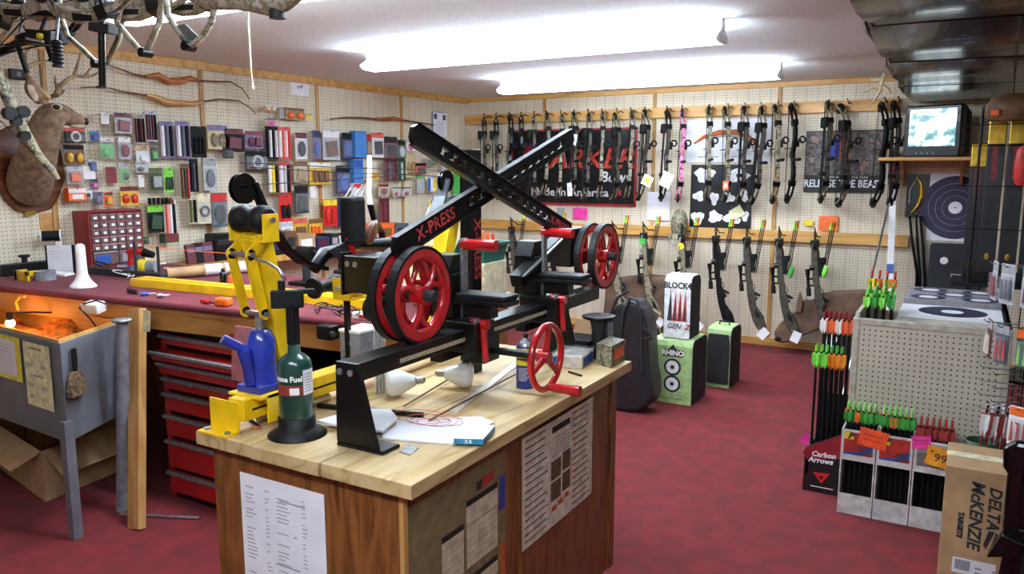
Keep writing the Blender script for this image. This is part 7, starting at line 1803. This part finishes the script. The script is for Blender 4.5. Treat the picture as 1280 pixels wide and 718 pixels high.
wb(MB().cyl(f2, c, .009, n=10), 'rod', 'steel', rd); wb(MB().ell(c, .014), 'tip', 'black_rubber', rd)
an = thing('shed_antlers', 'pale shed deer antlers hanging at the soffit corner', 'antlers', P(1098, 112, y=7.0))
pm('antler_pale', 'cbb894', .6, 0, .15, 14)
for pts_ in (((1106, 92), (1102, 104), (1100, 114), (1093, 126), (1084, 133)), ((1101, 110), (1092, 108), (1080, 114)), ((1105, 98), (1097, 100), (1088, 99)), ((1104, 108), (1110, 112), (1112, 118))):
    wb(MB().tube([P(u, v, y=7.0) for u, v in pts_], [.02 - .0035 * k for k in range(len(pts_))], 8), 'antler', 'antler_pale', an)
wb(MB().tube([P(1106, 92, y=7.0), Vector((P(1106, 92, y=7.0).x - .01, 7.0, ZC - .002))], .003, 5), 'wire', 'dull_steel', an)
# ================================================================ camo bows hung from the ceiling at the near left
WIRES = []
def hung(kind, u, v, y, zdir, xdir, sc, label):
    c = P(u, v, y=y); o = place_bow(kind, axes(c, zdir, xdir, sc), label, 'bows hung from the ceiling')
    bpy.context.view_layer.update()
    mz = max((ch.matrix_world @ Vector(k)).z for ch in o.children for k in ch.bound_box)
    if mz > ZC - .02: c.z -= mz - ZC + .02; o.location.z -= mz - ZC + .02
    bpy.context.view_layer.update()
    for s in (-.25, .25):
        p = c + Vector(zdir).normalized() * s * sc
        if p.z < ZC - .02: WIRES.append((o, p))
    return c
hung('pale', 60, 4, 1.6, (1, .15, -.12), (.1, .3, -1), 1.0, 'pale camo bow hung flat from the ceiling, nearest the deer mount')
hung('pale', 110, 6, 1.75, (1, .4, -.02), (0, -.3, -1), 1.0, 'pale camo bow hung from the ceiling above the black stabiliser rod')
hung('pale', 20, 14, 1.9, (1, -.3, .1), (0, .4, 1), .95, 'pale camo bow hung riser-up from the ceiling over the deer antlers')
hung('pale', 190, -8, 1.9, (1, .2, -.06), (.1, -.2, -1), .95, 'pale camo bow hung from the ceiling beside the light fixture end')
hung('dark', 30, 26, 2.1, (1, .25, .12), (0, .2, -1), .9, 'dark camo bow with quiver hung from the ceiling by the wall')
bpy.context.view_layer.update()
for o, p in WIRES:
    w_ = MB().tube([p, (p.x, p.y, ZC - .001)], .003, 5).build('hang_wire', 'dull_steel', o); w_.matrix_parent_inverse = o.matrix_world.inverted()
# stabiliser rod with block
a, c = P(127, 40, y=1.65), P(128, 108, y=1.65)
t = thing('stabiliser_rod', 'black glossy stabiliser rod hanging straight down from a camo bow', 'stabiliser', c)
wb(MB().cyl(a, c, .0115, n=16), 'rod', 'black_gloss', t); wb(MB().cyl(c, c - Vector((0, 0, .006)), .019, n=16), 'end_cap', 'black_metal', t)
wb(MB().obox(a + Vector((.01, 0, .01)), (.075, .05, .028), (0, 8, 20)), 'block', 'dark_grey', t, .003); wb(MB().cyl(a + Vector((0, 0, .02)), a + Vector((0, .02, .14)), .012, n=10), 'stud', 'black_metal', t)
a, c = P(72, 50, y=1.65), P(73, 84, y=1.65)
t = thing('rubber_damper', 'ribbed black rubber damper hanging from a camo bow', 'damper', c); L = (a - c).length
pr_ = []
for k in range(7): pr_ += [(.019, L * k / 7), (.019, L * (k + .6) / 7), (.014, L * (k + .7) / 7), (.014, L * (k + .95) / 7)]
MB().lathe(pr_, n=16).build('ribbed_sleeve', 'black_rubber', t); MB().cyl((0, 0, L * .95), (0, .02, L + .12), .006, n=8).build('stud', 'dull_steel', t)
p = P(52, 47, y=1.66)
t = thing('bow_sight', 'black bow sight with pin and silver screw on a hung bow', 'sight', p)
MB().obox((0, 0, 0), (.11, .04, .05), (0, 6, 15)).build('housing', 'black_metal', t, .006); MB().cyl((.03, -.03, 0), (.03, -.015, 0), .01, n=10).build('pin_light', 'yellow', t); MB().cyl((-.03, -.035, -.005), (.06, -.03, -.022), .005, n=8).build('screw', 'steel', t); MB().tube([(0, 0, .02), (.01, .03, .1), (0, .05, .16)], .008, 8).build('bracket', 'dark_grey', t)
# limb ends reaching down into view
def limb_v(pts, y, label, mats=('camo_light', 'black_metal')):
    pp_ = [P(u, v, y=y) for u, v in pts]; t = thing('bow_limb', label, 'bow limb', pp_[len(pp_) // 2])
    n_ = len(pp_); wb(MB().tube(pp_, [.012] * n_, 6, sy=.6), 'limb', mats[0], t); lo = max(range(n_), key=lambda i: pts[i][1]); q_ = pp_[lo]
    wb(MB().cyl(q_ - Vector((0, .02, 0)), q_ + Vector((0, .02, 0)), .016, n=14), 'axle_block', mats[1], t)
    return t
limb_v(((158, -25), (150, 12), (146, 28), (160, 45), (176, 64), (182, 66), (190, 50), (199, 28), (206, -25)), 1.75, 'forked camo limb end pointing down, nearest the light fixture', )
limb_v(((206, -25), (210, 20), (222, 38), (236, 58), (240, 57), (254, 45), (264, 28), (269, 8), (268, -25)), 1.75, 'wide camo limb end with black tip below the light fixture')
limb_v(((70, -25), (76, 20), (84, 45), (104, 62), (122, 80), (133, 80), (148, 50), (152, 30), (160, -25)), 1.8, 'long camo limb end pointing down beside the stabiliser rod', ('camo', 'black_metal'))
wpl = [P(u, v, y=1.76) for u, v in ((217, 33), (232, 30), (249, 46), (236, 52))]
t = thing('limb_plate', 'grey triangular limb plate with holes on the wide camo limb end', 'plate', wpl[0]); wb(MB().prism([(p.x, p.z) for p in wpl], 'y', 1.755, 1.765), 'plate', 'dull_steel', t, .002)
# camo stock shape beside them
sp_ = [(236, -12, .03), (262, -4, .04), (290, -2, .035), (312, 2, .03), (336, 6, .034), (356, 2, .028), (385, -14, .016)]
t = thing('camo_stock', 'camo gun stock shaped case hung from the ceiling beside the bows', 'stock', P(310, 0, y=1.75))
wb(MB().tube([P(u, v, y=1.75) for u, v, _ in sp_], [r_ for _, _, r_ in sp_], 12), 'stock', 'camo_light', t)
k_ = P(347, 18, y=1.75); wb(MB().cyl(k_ + Vector((0, 0, .02)), k_ - Vector((0, 0, .012)), .025, n=12), 'foot', 'dark_grey', t)
wb(MB().tube([P(300, -3, y=1.75), Vector((P(300, -3, y=1.75).x, 1.75, ZC))], .003, 5), 'hang_wire', 'dull_steel', t)
# pull cord
cp_ = [P(u, v, y=2.1) for u, v in ((311, -20), (311, 10), (310, 30), (312, 60), (314, 90), (316, 110))]
t = thing('pull_cord', 'thin pale knotted pull cord hanging from the ceiling', 'cord', cp_[-1])
top_ = Vector((cp_[0].x, cp_[0].y, ZC)); wb(MB().tube([top_] + cp_, [.0016, .0016, .0016, .0045, .0045, .0025, .0035], 6), 'cord', 'cream', t); wb(MB().ell(cp_[-1], (.007, .007, .009)), 'knot', 'cream', t)
# camo bow standing out from the wall before the deer
lp_ = [P(u, v, x=-3.9) for u, v in ((-55, -20), (-40, 20), (-22, 60), (0, 100), (14, 130), (28, 160), (48, 194), (66, 214), (73, 224))]
t = thing('hanging_bow', 'long camo bow with black fittings hanging in front of the deer mount', 'bow', lp_[-1])
wb(MB().tube(lp_, [.016, .02, .028, .03, .03, .028, .022, .018, .01], 8, sy=.6), 'limb', 'camo', t)
for u, v, r_ in ((28, 140, .028), (12, 142, .03), (20, 152, .022), (30, 170, .024)): q_ = P(u, v, x=-3.88); wb(MB().cyl(q_ - Vector((.02, 0, 0)), q_ + Vector((.02, 0, 0)), r_, n=12), 'fitting', 'black_metal', t)
wb(MB().tube([lp_[0], P(-30, 120, x=-3.9), lp_[-1]], .002, 5), 'bowstring', 'black_matte', t)
wb(MB().tube([lp_[0], Vector((lp_[0].x, lp_[0].y, ZC))], .003, 5), 'hang_wire', 'dull_steel', t)
# ================================================================ small extras on the left
p = P(62, 276, x=XL + .004)
one(MB().box(XL + .001, XL + .004, p.y - .06, p.y + .06, p.z - .09, p.z + .05), 'paper_patch', 'skin_wood', 'plain tan paper patch on the pegboard behind the thread spool', 'paper', (XL + .002, p.y, p.z - .09))
p = P(22, 93, x=XL + .02)
t = thing('wall_switch', 'small black switch on the pegboard left of the antlers', 'switch', p)
MB().box(-.015, .01, -.045, .045, -.03, .03).build('plate', 'black_metal', t, .004); MB().box(.01, .014, -.012, .012, -.012, .012).build('button', 'grey_plastic', t)
p = P(150, 346, z=ZT) + Vector((-.03, .16, 0))
t = thing('staple_box', 'low pale blue box on the counter behind the string jig', 'box', (p.x, p.y, ZT + .001))
MB().box(-.07, .07, -.04, .04, 0, .04).build('carton', 'c_sky', t, .002); MB().box(-.04, .05, -.0412, -.04, .01, .03).build('label', 'paper', t)
p = P(222, 330, z=ZT); p = Vector((-4.6, 3.12, ZT))
for k, (dx_, dy_, rz, m_, lab) in enumerate(((0, 0, 25, 'c_purple', 'purple catalogue lying behind the kraft roll'), (.05, .03, -10, 'yellow', 'yellow catalogue lying on the purple one behind the kraft roll'))):
    t = thing('catalogue', lab, 'catalogue', (p.x + dx_, p.y + dy_, ZT + .001 + .013 * k), (0, 0, rz))
    MB().box(-.1, .1, -.075, .075, 0, .012).build('pages', 'paper', t); MB().box(-.102, .102, -.077, .077, .012, .0128).build('cover', m_, t)
